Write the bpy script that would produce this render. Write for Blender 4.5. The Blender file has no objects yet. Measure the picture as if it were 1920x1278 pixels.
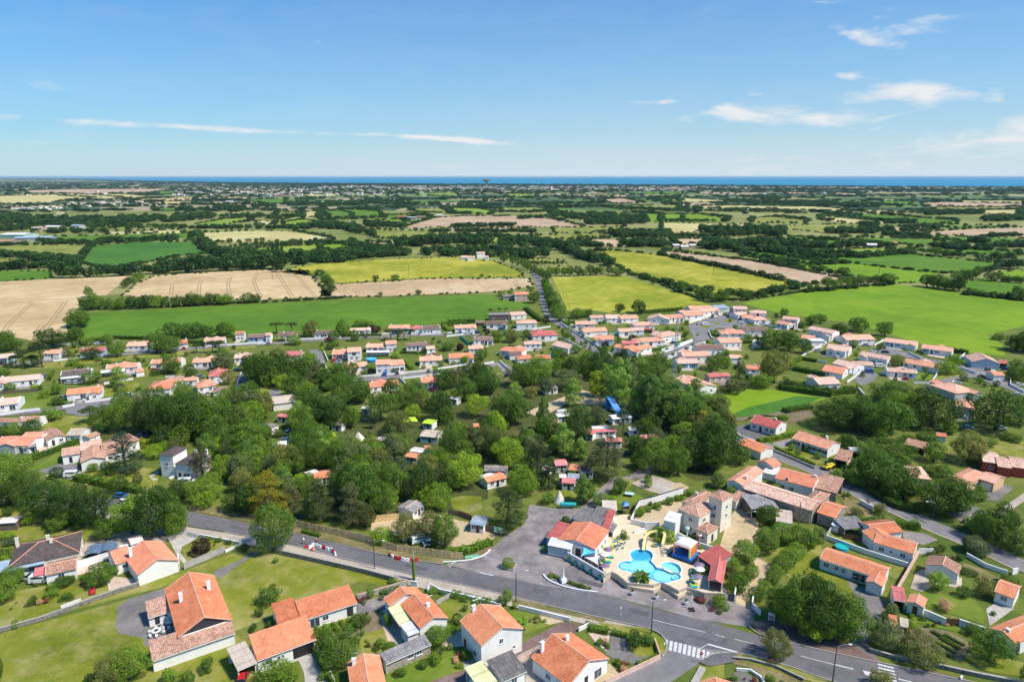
import bpy,bmesh,math,random,re
import numpy as np
from mathutils import Vector,Matrix
from mathutils.geometry import tessellate_polygon
R=math.radians
random.seed(7);RNG=np.random.RandomState(7)
sc=bpy.context.scene;COL=sc.collection
# ---------------------------------------------------------------- camera, sky, sun, exposure
CAMZ=95.0;FPX=1280.0;PITCH=math.atan(308.5/1280.0)
cam=bpy.data.cameras.new("camera");co=bpy.data.objects.new("camera",cam);COL.objects.link(co)
cam.sensor_width=36;cam.lens=24;cam.clip_start=1;cam.clip_end=400000
co.location=(0,0,CAMZ);co.rotation_euler=(math.pi/2-PITCH,0,0);sc.camera=co
SUN_AZ=112.0;SUN_EL=54.0        # degrees clockwise from the viewing direction, and above the horizon
w=bpy.data.worlds.new("World");sc.world=w;w.use_nodes=True
nt=w.node_tree;nt.nodes.clear();N=nt.nodes.new;L=nt.links.new
out=N('ShaderNodeOutputWorld');bg=N('ShaderNodeBackground');bg.inputs[1].default_value=0.15
sky=N('ShaderNodeTexSky');sky.sky_type='NISHITA';sky.sun_disc=False
sky.sun_elevation=R(SUN_EL);sky.sun_rotation=R(SUN_AZ);sky.altitude=0;sky.air_density=1.0;sky.dust_density=0.6;sky.ozone_density=3.0
def math_n(op,a,b=None,clamp=False,c=None):
 n=N('ShaderNodeMath');n.operation=op;n.use_clamp=clamp
 for i,v in enumerate((a,b,c)):
  if v is None:continue
  if isinstance(v,(int,float)):n.inputs[i].default_value=v
  else:L(v,n.inputs[i])
 return n.outputs[0]
tc=N('ShaderNodeTexCoord');sx=N('ShaderNodeSeparateXYZ');L(tc.outputs['Generated'],sx.inputs[0])
az=math_n('ARCTAN2',sx.outputs[0],sx.outputs[1]);el=math_n('ARCSINE',sx.outputs[2])
cb=N('ShaderNodeCombineXYZ');L(az,cb.inputs[0]);L(el,cb.inputs[1])
def noise_n(scale,det,rough,mp_scale,off=0.0,rot=0.0,dist=0.0):
 mp=N('ShaderNodeMapping');mp.inputs['Scale'].default_value=mp_scale;mp.inputs['Location'].default_value=(off,off*.7,off*1.3);mp.inputs['Rotation'].default_value=(0,0,rot)
 L(cb.outputs[0],mp.inputs[0]);n=N('ShaderNodeTexNoise');n.inputs['Scale'].default_value=scale
 n.inputs['Detail'].default_value=det;n.inputs['Roughness'].default_value=rough;n.inputs['Distortion'].default_value=dist;L(mp.outputs[0],n.inputs['Vector']);return n.outputs['Fac']
def dirpx(px,py):  # azimuth, elevation of a direction in the sky
 x=(px-960)/FPX;y=-(py-639)/FPX
 v=Vector((x,math.cos(PITCH)+y*math.sin(PITCH),-math.sin(PITCH)+y*math.cos(PITCH))).normalized()
 return math.atan2(v.x,v.y),math.asin(v.z)
def blob(px,py,sxp,syp,tilt,amp):
 a0,e0=dirpx(px,py);da=math_n('SUBTRACT',az,a0);de=math_n('SUBTRACT',el,e0)
 c,s=math.cos(R(tilt)),math.sin(R(tilt))
 u=math_n('ADD',math_n('MULTIPLY',da,c*FPX/sxp),math_n('MULTIPLY',de,s*FPX/sxp))
 v=math_n('ADD',math_n('MULTIPLY',da,-s*FPX/syp),math_n('MULTIPLY',de,c*FPX/syp))
 r2=math_n('ADD',math_n('MULTIPLY',u,u),math_n('MULTIPLY',v,v))
 return math_n('MULTIPLY',math_n('EXPONENT',math_n('MULTIPLY',r2,-1.0)),amp)
wisp=noise_n(1.0,9,.62,(7,34,1),3.1,R(-8),.9);fine=noise_n(1.0,8,.6,(16,46,1),9.4,R(4),.5)
tot=None
for b in[(1510,224,150,17,-2,2.2),(1370,207,45,13,-8,1.9),(1622,72,55,13,-18,1.9),(1560,190,90,9,3,.9),(1700,172,80,16,-20,1.5),(1800,175,60,14,-14,1.5),
  (1225,191,60,5,0,1.7),(1408,172,26,9,5,1.6),(1580,140,20,8,-12,1.5),(1620,20,120,30,-10,.75),(1873,178,14,14,-30,1.0),(955,105,55,4,-3,1.4),(1300,203,50,9,-4,.9),
  (420,242,300,6,-1.5,1.95),(830,260,150,6,-4,2.1),(1400,78,40,6,-5,.7),(640,90,150,20,-6,.45),(1880,250,240,26,6,1.1),(1750,300,420,36,4,1.0),(1230,60,160,20,-15,.4),(1740,60,80,14,-12,.75),(820,315,190,5,0,.8),(2400,170,300,60,-8,1.3),(-600,210,400,40,5,1.1)]:
 g=blob(*b);tot=g if tot is None else math_n('ADD',tot,g)
nz=math_n('ADD',math_n('MULTIPLY',wisp,.6),math_n('MULTIPLY',fine,.4))
cl=math_n('MULTIPLY',math_n('SUBTRACT',math_n('ADD',math_n('MULTIPLY',tot,.46),math_n('MULTIPLY',math_n('SUBTRACT',nz,.5),3.4)),.48),1.45,True)
veil=math_n('MULTIPLY',math_n('SUBTRACT',nz,.44,True),.25)  # thin overall cirrus
cl=math_n('MINIMUM',math_n('ADD',math_n('MULTIPLY',math_n('POWER',cl,1.15),.9),math_n('MULTIPLY',veil,1.0,True)),1.0)
# low white haze bank, stronger toward the sun's side
low=math_n('EXPONENT',math_n('MULTIPLY',math_n('MAXIMUM',el,0.0),-6.0))
side=math_n('ADD',.95,math_n('MULTIPLY',math_n('MULTIPLY',math_n('SINE',math_n('ADD',az,0.1)),1.0),.25))
lowf=math_n('MULTIPLY',low,math_n('MINIMUM',math_n('MAXIMUM',side,.5),1.0),True)
hs=N('ShaderNodeHueSaturation');hs.inputs['Saturation'].default_value=1.6;hs.inputs['Hue'].default_value=0.5;hs.inputs['Value'].default_value=0.68
tint=N('ShaderNodeMix');tint.data_type='RGBA';tint.blend_type='MULTIPLY';tint.inputs[0].default_value=1;tint.inputs[7].default_value=(.46,.77,1.0,1);L(sky.outputs[0],tint.inputs[6]);L(tint.outputs[2],hs.inputs['Color'])
m1=N('ShaderNodeMix');m1.data_type='RGBA';L(lowf,m1.inputs[0]);L(hs.outputs[0],m1.inputs[6]);m1.inputs[7].default_value=(2.9,3.45,3.85,1)
m2=N('ShaderNodeMix');m2.data_type='RGBA';L(cl,m2.inputs[0]);L(m1.outputs[2],m2.inputs[6]);m2.inputs[7].default_value=(3.9,3.95,4.0,1)
L(m2.outputs[2],bg.inputs[0]);L(bg.outputs[0],out.inputs[0])
sl=bpy.data.lights.new("sun",'SUN');sl.energy=3.7;sl.angle=R(8);sl.color=(1,.92,.80)
so=bpy.data.objects.new("sun",sl);COL.objects.link(so)
sd=Vector((math.sin(R(SUN_AZ))*math.cos(R(SUN_EL)),math.cos(R(SUN_AZ))*math.cos(R(SUN_EL)),math.sin(R(SUN_EL))))
so.rotation_euler=sd.to_track_quat('Z','Y').to_euler()
vs=sc.view_settings;vs.view_transform='Standard';vs.look='None';vs.exposure=0.55;vs.gamma=1;vs.use_curve_mapping=False
sc.cycles.max_bounces=5;sc.cycles.diffuse_bounces=2;sc.cycles.glossy_bounces=2;sc.cycles.transmission_bounces=3;sc.cycles.transparent_max_bounces=8;sc.cycles.volume_bounces=0
sc.cycles.use_denoising=True;sc.cycles.use_adaptive_sampling=True;sc.cycles.adaptive_threshold=0.02
# ---------------------------------------------------------------- pixel -> place
VW=[0,0,1.0]
def V(x,y,s):VW[0],VW[1],VW[2]=x,y,float(s)
def PX(x,y):return VW[0]+x/VW[2],VW[1]+y/VW[2]
def ray(px,py):
 x=(px-960)/FPX;y=-(py-639)/FPX
 return Vector((x,math.cos(PITCH)+y*math.sin(PITCH),-math.sin(PITCH)+y*math.cos(PITCH)))
def GP(px,py,z=0.0):
 d=ray(px,py);t=(z-CAMZ)/d.z;return Vector((d.x*t,d.y*t,z))
def G(x,y,z=0.0):return GP(*PX(x,y),z)
def pxof(p):
 f=p[1]*math.cos(PITCH)-(p[2]-CAMZ)*math.sin(PITCH);u=p[1]*math.sin(PITCH)+(p[2]-CAMZ)*math.cos(PITCH)
 return 960+FPX*p[0]/f,639-FPX*u/f
def hgt(base,px,py):  # height of the point above `base` that shows at row py
 d=ray(px,py);return CAMZ+d.z/d.y*base.y-base.z
def mpp(base):          # metres per full-picture pixel across, at a place
 return(base.y*math.cos(PITCH)+(CAMZ-base.z)*math.sin(PITCH))/FPX
# ---------------------------------------------------------------- materials
MATS={}
def newmat(name):
 m=bpy.data.materials.new(name);m.use_nodes=True;MATS[name]=m;t=m.node_tree;t.nodes.clear()
 o=t.nodes.new('ShaderNodeOutputMaterial');b=t.nodes.new('ShaderNodeBsdfPrincipled');t.links.new(b.outputs[0],o.inputs[0])
 return m,t,b,o
def c4(c):return(c[0],c[1],c[2],1)
def nse(t,scale,det=4,vec=None,rough=.55):
 n=t.nodes.new('ShaderNodeTexNoise');n.inputs['Scale'].default_value=scale;n.inputs['Detail'].default_value=det;n.inputs['Roughness'].default_value=rough
 if vec:t.links.new(vec,n.inputs['Vector'])
 return n.outputs['Fac']
def ramp(t,f,stops):
 r=t.nodes.new('ShaderNodeValToRGB');t.links.new(f,r.inputs[0]);e=r.color_ramp.elements
 e[0].position,e[0].color=stops[0][0],c4(stops[0][1]);e[1].position,e[1].color=stops[-1][0],c4(stops[-1][1])
 for p,c in stops[1:-1]:x=e.new(p);x.color=c4(c)
 return r.outputs[0]
def mixc(t,f,a,b,mode='MIX'):
 m=t.nodes.new('ShaderNodeMix');m.data_type='RGBA';m.blend_type=mode
 for s,v in((0,f),(6,a),(7,b)):
  if isinstance(v,(int,float)):m.inputs[s].default_value=v
  elif isinstance(v,tuple):m.inputs[s].default_value=c4(v)
  else:t.links.new(v,m.inputs[s])
 return m.outputs[2]
def mth(t,op,a,b=None,clamp=False):
 n=t.nodes.new('ShaderNodeMath');n.operation=op;n.use_clamp=clamp
 for i,v in enumerate((a,b)):
  if v is None:continue
  if isinstance(v,(int,float)):n.inputs[i].default_value=v
  else:t.links.new(v,n.inputs[i])
 return n.outputs[0]
def geo(t):return t.nodes.new('ShaderNodeNewGeometry').outputs['Position']
def bump(t,b,f,dist,strength=.5):
 n=t.nodes.new('ShaderNodeBump');n.inputs['Strength'].default_value=strength;n.inputs['Distance'].default_value=dist
 t.links.new(f,n.inputs['Height']);t.links.new(n.outputs[0],b.inputs['Normal'])
def flat(name,c,rough=.7,var=.12,scale=1.2,metal=0,obj=False):
 """paint, render, plastic: one colour with faint weathering"""
 m,t,b,o=newmat(name)
 v=t.nodes.new('ShaderNodeTexCoord').outputs['Object']if obj else geo(t)
 f=nse(t,scale,6,v);d=tuple(x*(1-var*2)for x in c);l=tuple(min(1,x*(1+var*.6))for x in c)
 t.links.new(ramp(t,f,[(.3,d),(.5,c),(.7,l)]),b.inputs['Base Color']);b.inputs['Roughness'].default_value=rough;b.inputs['Metallic'].default_value=metal
 return m
def ground(name,cols,s1=.05,s2=.6,s3=4.0,rough=.95,bmp=.15,stripe=None,spots=None,ct=.14):
 """turf, crops, gravel, asphalt: three scales of mottling, drill lines if stripe=(angle, period, strength, colour)"""
 m,t,b,o=newmat(name);p=geo(t)
 a=nse(t,s1,5,p);c=nse(t,s2,5,p);e=nse(t,s3,3,p)
 f=mth(t,'ADD',mth(t,'MULTIPLY',a,.5),mth(t,'ADD',mth(t,'MULTIPLY',c,.32),mth(t,'MULTIPLY',e,.18)))
 n=len(cols);col=ramp(t,f,[(.5-ct+2*ct*i/(n-1),cols[i])for i in range(n)])
 if stripe:
  for ang,per,stn,sc_ in stripe:
   mp=t.nodes.new('ShaderNodeMapping');mp.inputs['Rotation'].default_value=(0,0,R(ang));t.links.new(p,mp.inputs[0])
   sp=t.nodes.new('ShaderNodeSeparateXYZ');t.links.new(mp.outputs[0],sp.inputs[0])
   fr=mth(t,'FRACT',mth(t,'ADD',mth(t,'DIVIDE',sp.outputs[0],per),mth(t,'MULTIPLY',a,1.2 if per<8 else .35)))
   dd=mth(t,'ABSOLUTE',mth(t,'SUBTRACT',fr,.5))
   if per>8:  # pair of wheel tracks
    d2=mth(t,'ABSOLUTE',mth(t,'SUBTRACT',dd,.9/per));k=mth(t,'LESS_THAN',d2,.55/per);k=mth(t,'MULTIPLY',k,mth(t,'MULTIPLY',mth(t,'SUBTRACT',c,.36,True),5.0,True))
   else:k=mth(t,'MULTIPLY',dd,2)
   col=mixc(t,mth(t,'MULTIPLY',k,stn),col,sc_)
 if spots:
  q=mth(t,'MULTIPLY',mth(t,'SUBTRACT',nse(t,spots[0],7,p,.7),spots[1]-.08,True),6.0,True);col=mixc(t,mth(t,'MULTIPLY',q,spots[3]),col,spots[2])
 t.links.new(col,b.inputs['Base Color']);b.inputs['Roughness'].default_value=rough;b.inputs['Specular IOR Level'].default_value=.2
 if bmp:bump(t,b,mth(t,'ADD',mth(t,'MULTIPLY',c,.6),mth(t,'MULTIPLY',e,.4)),bmp,.6)
 return m
def tiles(name,base,dark,light,mott=.35,pu=.33,pv=.40,lich=.35):
 """clay tiles: every tile its own tone, rows and columns in relief, lichen patches. UV in metres."""
 m,t,b,o=newmat(name);uv=t.nodes.new('ShaderNodeUVMap').outputs[0]
 s=t.nodes.new('ShaderNodeSeparateXYZ');t.links.new(uv,s.inputs[0])
 u=mth(t,'DIVIDE',s.outputs[0],pu);v=mth(t,'DIVIDE',s.outputs[1],pv)
 cbn=t.nodes.new('ShaderNodeCombineXYZ');t.links.new(mth(t,'FLOOR',u),cbn.inputs[0]);t.links.new(mth(t,'FLOOR',v),cbn.inputs[1])
 wn=t.nodes.new('ShaderNodeTexWhiteNoise');t.links.new(cbn.outputs[0],wn.inputs[0]);p=geo(t)
 f=mth(t,'ADD',mth(t,'MULTIPLY',wn.outputs[0],mott),mth(t,'MULTIPLY',nse(t,.45,6,p),1-mott))
 oi=t.nodes.new('ShaderNodeObjectInfo').outputs['Random'];f=mth(t,'ADD',f,mth(t,'MULTIPLY',mth(t,'SUBTRACT',oi,.5),.30));col=ramp(t,f,[(.25,dark),(.5,base),(.78,light)])
 l=mth(t,'MULTIPLY',mth(t,'SUBTRACT',nse(t,.9,8,p,.7),.52,True),3.2*lich,True)
 col=mixc(t,l,col,tuple(x*.45+.03 for x in dark))
 rv=mth(t,'FRACT',v);ru=mth(t,'FRACT',u)
 edge=mth(t,'GREATER_THAN',rv,.86);col=mixc(t,mth(t,'MULTIPLY',edge,.35),col,tuple(x*.45 for x in dark))
 t.links.new(col,b.inputs['Base Color']);b.inputs['Roughness'].default_value=.85
 hh=mth(t,'ADD',mth(t,'SINE',mth(t,'MULTIPLY',ru,math.pi)),mth(t,'MULTIPLY',rv,-.35));bump(t,b,hh,.06,.55)
 return m
def leafmat(name,c,var=.45,hue=.02):
 m=bpy.data.materials.new(name);m.use_nodes=True;MATS[name]=m;t=m.node_tree;t.nodes.clear()
 o=t.nodes.new('ShaderNodeOutputMaterial');d=t.nodes.new('ShaderNodeBsdfDiffuse');tr=t.nodes.new('ShaderNodeBsdfTranslucent');mx=t.nodes.new('ShaderNodeMixShader')
 gl=t.nodes.new('ShaderNodeBsdfGlossy');gl.inputs['Roughness'].default_value=.5;mg=t.nodes.new('ShaderNodeMixShader');mg.inputs[0].default_value=.018
 p=geo(t);f=mth(t,'ADD',mth(t,'MULTIPLY',nse(t,.55,3,p),.55),mth(t,'MULTIPLY',nse(t,2.6,3,p),.45))
 oi=t.nodes.new('ShaderNodeObjectInfo').outputs['Random']
 f=mth(t,'ADD',f,mth(t,'MULTIPLY',mth(t,'SUBTRACT',oi,.42),.34))
 dk=tuple(x*(1-var)for x in c);lt=(c[0]*(1+var*2.1),c[1]*(1+var*1.5),c[2]*(1+var*.7))
 col=ramp(t,f,[(.3,dk),(.5,c),(.7,lt)])
 t.links.new(col,d.inputs[0]);t.links.new(mixc(t,.5,col,(c[0]*1.6,c[1]*1.7,c[2]*.6)),tr.inputs[0]);mx.inputs[0].default_value=.38
 t.links.new(d.outputs[0],mx.inputs[1]);t.links.new(tr.outputs[0],mx.inputs[2]);t.links.new(mx.outputs[0],mg.inputs[1]);t.links.new(gl.outputs[0],mg.inputs[2]);t.links.new(mg.outputs[0],o.inputs[0])
 return m
def M(name):return MATS[name]
LEAF={'oak':(0.070,0.144,0.019),'mid':(0.128,0.228,0.027),'bright':(0.194,0.318,0.027),'olive':(0.157,0.181,0.049),'grey':(0.137,0.188,0.078),'gold':(0.338,0.312,0.024),
  'purple':(0.046,0.015,0.022),'conifer':(0.053,0.089,0.022),'cedar':(0.132,0.148,0.055),'poplar':(0.178,0.297,0.060),'blue':(0.056,0.125,0.070),'lime':(0.260,0.338,0.024),'pinkish':(0.455,0.312,0.216),'red':(.24,.07,.06)}
for k,c in LEAF.items():leafmat('leaf_'+k,c)
flat('bark',(.11,.085,.06),.9,.3,3);flat('palebark',(.28,.24,.19),.9,.3,3)
tiles('t_orange',(.72,.25,.115),(.54,.16,.07),(.83,.36,.19),.25,lich=.2);tiles('t_bright',(.76,.27,.15),(.60,.19,.10),(.86,.38,.24),.22,lich=.1)
tiles('t_salmon',(.82,.39,.24),(.60,.27,.17),(.88,.54,.41),.3,lich=.15);tiles('t_pink',(.74,.46,.35),(.52,.30,.21),(.86,.64,.52),.5,lich=.18)
tiles('t_brown',(.22,.135,.105),(.12,.07,.055),(.32,.21,.17),.3);tiles('t_slate',(.115,.085,.075),(.065,.05,.045),(.19,.145,.13),.3,lich=.2)
tiles('t_old',(.50,.27,.185),(.32,.165,.11),(.68,.44,.33),.45,lich=.25);tiles('t_red',(.55,.13,.11),(.42,.09,.08),(.64,.20,.17),.1,.25,1.5,.1)
tiles('t_grey',(.25,.235,.225),(.13,.12,.115),(.40,.38,.37),.4,.18,1.2,.5);tiles('t_beige',(.60,.50,.40),(.46,.37,.28),(.70,.60,.50),.1,.25,2,.2)
tiles('t_white',(.78,.77,.76),(.62,.61,.60),(.84,.83,.82),.05,.3,3,.15);tiles('t_yellow',(.66,.66,.34),(.5,.5,.25),(.75,.75,.48),.1,.6,3,.3)
tiles('t_pinkred',(.70,.21,.21),(.55,.15,.15),(.78,.3,.3),.1,.25,2,.1);tiles('t_blue',(.32,.42,.52),(.22,.3,.38),(.42,.52,.6),.1,.25,2,.1);tiles('t_lime',(.5,.75,.03),(.38,.6,.02),(.62,.85,.1),.05,2,3,.05)
flat('w_white',(.87,.84,.79),.85,.06,.5);flat('w_cream',(.80,.73,.60),.85,.08,.5);flat('w_stone',(.36,.31,.24),.95,.3,1.5);flat('w_blue',(.50,.60,.74),.85,.08,.5);flat('w_dark',(.035,.035,.045),.8,.2,1)
flat('w_peach',(.72,.46,.26),.85,.1,.5);flat('w_red',(.42,.07,.04),.85,.12,.5);flat('w_grey',(.45,.45,.45),.85,.12,.6);flat('w_wood',(.16,.12,.09),.9,.25,2);flat('w_green',(.45,.62,.58),.7,.1,.6);flat('w_pinkwall',(.74,.52,.44),.85,.1,.6)
flat('white',(.82,.82,.82),.5,.05);flat('offwhite',(.72,.70,.64),.7,.1);flat('black',(.015,.015,.017),.4,.1);flat('darkgrey',(.07,.07,.075),.6,.15);flat('midgrey',(.25,.25,.26),.6,.15);flat('steel',(.5,.51,.52),.4,.1,2,.7)
flat('red',(.60,.03,.035),.45,.08);flat('orange',(.80,.22,.03),.5,.1);flat('teal',(.02,.42,.42),.5,.1);flat('limeplastic',(.52,.68,.03),.5,.08);flat('yellow',(.85,.66,.04),.35,.06);flat('softyellow',(.85,.75,.32),.35,.05)
flat('blue',(.02,.22,.65),.45,.08);flat('skyblue',(.10,.55,.85),.6,.06);flat('navy',(.03,.06,.15),.4,.1);flat('mauve',(.22,.16,.24),.7,.1);flat('shutterblue',(.03,.28,.60),.5,.1);flat('brownwood',(.14,.065,.035),.7,.2,3);flat('planks',(.34,.23,.13),.8,.25,3);flat('skin',(.5,.3,.2),.6,.05)
flat('reed',(.80,.57,.27),.9,.3,2.5);flat('coping',(.40,.37,.32),.9,.15);flat('pinkcoping',(.66,.40,.30),.9,.12);flat('concrete',(.42,.39,.36),.9,.18,.8);flat('drystone',(.24,.22,.19),.95,.35,1.8);flat('pipe',(.5,.3,.2),.8,.1);flat('canvas',(.68,.64,.56),.9,.08);flat('solar',(.02,.04,.12),.15,.1);flat('bluewhite',(.5,.68,.85),.6,.1)
flat('pink',(.70,.25,.28),.6,.1);flat('mint',(.25,.68,.48),.5,.08);flat('ridge',(.72,.45,.33),.85,.2,3);flat('ridgebright',(.85,.38,.24),.85,.15,3)
m,t,b,o=newmat('pane');b.inputs['Base Color'].default_value=(.05,.07,.09,1);b.inputs['Roughness'].default_value=.08;b.inputs['Specular IOR Level'].default_value=.8
m,t,b,o=newmat('carglass');b.inputs['Base Color'].default_value=(.015,.02,.025,1);b.inputs['Roughness'].default_value=.06
m,t,b,o=newmat('milkglass');b.inputs['Base Color'].default_value=(.38,.52,.50,1);b.inputs['Roughness'].default_value=.12
for k,c in{'white':(.78,.78,.78),'navy':(.03,.04,.08),'grey':(.22,.23,.25),'black':(.02,.02,.022),'blue':(.02,.12,.35),'red':(.5,.02,.03),'silver':(.5,.52,.54)}.items():
 m,t,b,o=newmat('car_'+k);b.inputs['Base Color'].default_value=c4(c);b.inputs['Roughness'].default_value=.25;b.inputs['Coat Weight'].default_value=.6
# ---------------------------------------------------------------- objects
def setp(o,label=None,cat=None,group=None,kind=None):
 if label:o['label']=label
 if cat:o['category']=cat
 if group:o['group']=group
 if kind:o['kind']=kind
 return o
def link(name,me,parent=None,Mx=None):
 o=bpy.data.objects.new(name,me);COL.objects.link(o)
 if parent is not None:o.parent=parent
 if Mx is not None:o.matrix_local=Mx
 return o
RM={}
def root(name,Mx,label=None,cat=None,group=None):
 o=bpy.data.objects.new(name,None);COL.objects.link(o);o.empty_display_size=.5
 o.matrix_world=Mx;RM[o.name]=Mx.copy();setp(o,label,cat,group);return o
def part(name,me,rt,Mw,lab=None):
 o=link(name,me,rt,RM[rt.name].inverted()@ Mw if rt.name in RM else Mw)
 if lab:o['label']=lab
 return o
def TR(x,y,z=0,rz=0,s=None):
 m=Matrix.Translation((x,y,z))@ Matrix.Rotation(rz,4,'Z')
 if s:m=m @ Matrix.Diagonal((s[0],s[1],s[2],1))
 return m
class MB:
 def __init__(s):s.v=[];s.f=[];s.uv={};s.mi=[]
 def face(s,pts,uv=None,mi=0):
  i=len(s.v);s.v+=[tuple(p)for p in pts];s.f.append(tuple(range(i,i+len(pts))));s.mi.append(mi)
  if uv:s.uv[len(s.f)-1]=uv
  return s
 def box(s,c,d,rz=0,mi=0,top=1.0):
  i=len(s.v);cs,sn=math.cos(rz),math.sin(rz)
  for z in(-1,1):
   k=top if z>0 else 1
   for x,y in((-1,-1),(1,-1),(1,1),(-1,1)):
    X,Y=x*d[0]/2*k,y*d[1]/2*k;s.v.append((c[0]+X*cs-Y*sn,c[1]+X*sn+Y*cs,c[2]+z*d[2]/2))
  for f in((0,3,2,1),(4,5,6,7),(0,1,5,4),(1,2,6,5),(2,3,7,6),(3,0,4,7)):s.f.append(tuple(i+k for k in f));s.mi.append(mi)
  return s
 def prism(s,poly,z0,z1,mi=0):
  """poly ccw"""
  n=len(poly);i=len(s.v);s.v+=[(p[0],p[1],z0)for p in poly]+[(p[0],p[1],z1)for p in poly]
  for k in range(n):s.f.append((i+k,i+(k+1)%n,i+n+(k+1)%n,i+n+k));s.mi.append(mi)
  for tr in tessellate_polygon([[Vector((p[0],p[1],0))for p in poly]]):
   a,b,c=tr
   if(Vector(poly[b][:2])-Vector(poly[a][:2])).cross(Vector(poly[c][:2])-Vector(poly[a][:2]))<0:b,c=c,b
   s.f.append((i+n+a,i+n+b,i+n+c));s.mi.append(mi);s.f.append((i+a,i+c,i+b));s.mi.append(mi)
  return s
 def tube(s,pts,r,n=6,mi=0,cap=True):
  pts=[Vector(p)for p in pts];rr=r if isinstance(r,(list,tuple))else[r]*len(pts);i=len(s.v)
  for k,p in enumerate(pts):
   d=(pts[min(k+1,len(pts)-1)]-pts[max(k-1,0)]).normalized();a=d.orthogonal().normalized()if abs(d.z)>.9 else d.cross(Vector((0,0,1))).normalized()
   if abs(d.z)>.9:a=Vector((1,0,0))-d*d.x;a.normalize()
   b=d.cross(a)
   for j in range(n):q=p+(a*math.cos(2*math.pi*j/n)+b*math.sin(2*math.pi*j/n))*rr[k];s.v.append(tuple(q))
  for k in range(len(pts)-1):
   for j in range(n):s.f.append((i+k*n+j,i+k*n+(j+1)%n,i+(k+1)*n+(j+1)%n,i+(k+1)*n+j));s.mi.append(mi)
  if cap:
   s.f.append(tuple(i+j for j in range(n))[::-1]);s.mi.append(mi);s.f.append(tuple(i+(len(pts)-1)*n+j for j in range(n)));s.mi.append(mi)
  return s
 def lathe(s,prof,n=16,c=(0,0,0),mi=0):
  i=len(s.v)
  for r,z in prof:
   for j in range(n):s.v.append((c[0]+r*math.cos(2*math.pi*j/n),c[1]+r*math.sin(2*math.pi*j/n),c[2]+z))
  for k in range(len(prof)-1):
   for j in range(n):s.f.append((i+k*n+j,i+k*n+(j+1)%n,i+(k+1)*n+(j+1)%n,i+(k+1)*n+j));s.mi.append(mi)
  return s
 def mesh(s,name,mats):
  me=bpy.data.meshes.new(name);me.from_pydata(s.v,[],s.f)
  for m_ in(mats if isinstance(mats,(list,tuple))else[mats]):me.materials.append(MATS[m_]if isinstance(m_,str)else m_)
  me.polygons.foreach_set('material_index',s.mi)
  if s.uv:
   ul=me.uv_layers.new(name='UVMap')
   for fi,uvs in s.uv.items():
    for k,li in enumerate(me.polygons[fi].loop_indices):ul.data[li].uv=uvs[k]
  me.validate();me.update();return me
 def build(s,name,mats,rt=None,Mw=None,lab=None):
  me=s.mesh(name,mats)
  return part(name,me,rt,Mw or Matrix(),lab)if rt is not None else link(name,me,None,Mw)
def npmesh(name,verts,faces4,mats,smooth=False,uv=None,mi=None):
 me=bpy.data.meshes.new(name);nv=len(verts);nf=len(faces4);k=faces4.shape[1]
 me.vertices.add(nv);me.vertices.foreach_set('co',np.ascontiguousarray(verts,dtype=np.float32).ravel())
 me.loops.add(nf*k);me.loops.foreach_set('vertex_index',np.ascontiguousarray(faces4,dtype=np.int32).ravel())
 me.polygons.add(nf);me.polygons.foreach_set('loop_start',np.arange(0,nf*k,k,dtype=np.int32))
 if uv is not None:
  ul=me.uv_layers.new(name='UVMap');ul.data.foreach_set('uv',np.ascontiguousarray(uv[faces4.ravel()],dtype=np.float32).ravel())
 if mi is not None:me.polygons.foreach_set('material_index',mi.astype(np.int32))
 me.update(calc_edges=True)
 for m_ in(mats if isinstance(mats,(list,tuple))else[mats]):me.materials.append(MATS[m_]if isinstance(m_,str)else m_)
 if smooth:me.polygons.foreach_set('use_smooth',np.ones(nf,dtype=bool))
 return me
ORD=['','first','second','third','fourth','fifth','sixth','seventh','eighth','ninth','tenth','eleventh','twelfth','thirteenth','fourteenth','fifteenth','sixteenth','seventeenth','eighteenth','nineteenth','twentieth']
def ordi(n):
 if n<=20:return ORD[n]
 t=n//10;u=n%10;T=['','','twent','thirt','fort','fift'][t]
 return T+'ieth' if u==0 else T+'y-'+ORD[u]
NUM=['zero','one','two','three','four','five','six','seven','eight','nine','ten','eleven','twelve']
# ground sheets ------------------------------------------------------------------
def sheet(name,pts,mat,z,label=None,kind='structure',cut=None):
 P=[GP(*PX(*p),z)for p in pts];me=bpy.data.meshes.new(name)
 tr=tessellate_polygon([[Vector((p.x,p.y,0))for p in P]]);fs=[]
 for a,b_,c in tr:
  if(P[b_]-P[a]).cross(P[c]-P[a]).z<0:b_,c=c,b_
  fs.append((a,b_,c))
 me.from_pydata([tuple(p)for p in P],[],fs);me.materials.append(M(mat));me.update()
 o=link(name,me);o['kind']=kind
 if label:o['label']=label
 return o
def offset_line(P,wl,wr):
 Lp,Rp=[],[]
 for i,p in enumerate(P):
  d=(P[min(i+1,len(P)-1)]-P[max(i-1,0)]);d.z=0;d.normalize();n=Vector((-d.y,d.x,0))
  Lp.append(p+n*wl);Rp.append(p-n*wr)
 return Lp,Rp
def smooth_line(P,k=3):
 for _ in range(k):
  Q=[P[0]]
  for a,b_ in zip(P,P[1:]):Q+=[a*.75+b_*.25,a*.25+b_*.75]
  Q.append(P[-1]);P=Q
 return P
def strip(name,pts,width,mat,z,label=None,sm=2,kind='structure',world=False):
 P=[Vector((p[0],p[1],z))if world else GP(*PX(*p),z)for p in pts]
 if sm:P=smooth_line(P,sm)
 A,B=offset_line(P,width/2,width/2);mb=MB()
 for i in range(len(P)-1):mb.face([B[i],B[i+1],A[i+1],A[i]])
 o=mb.build(name,mat);o['kind']=kind
 if label:o['label']=label
 return o
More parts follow.
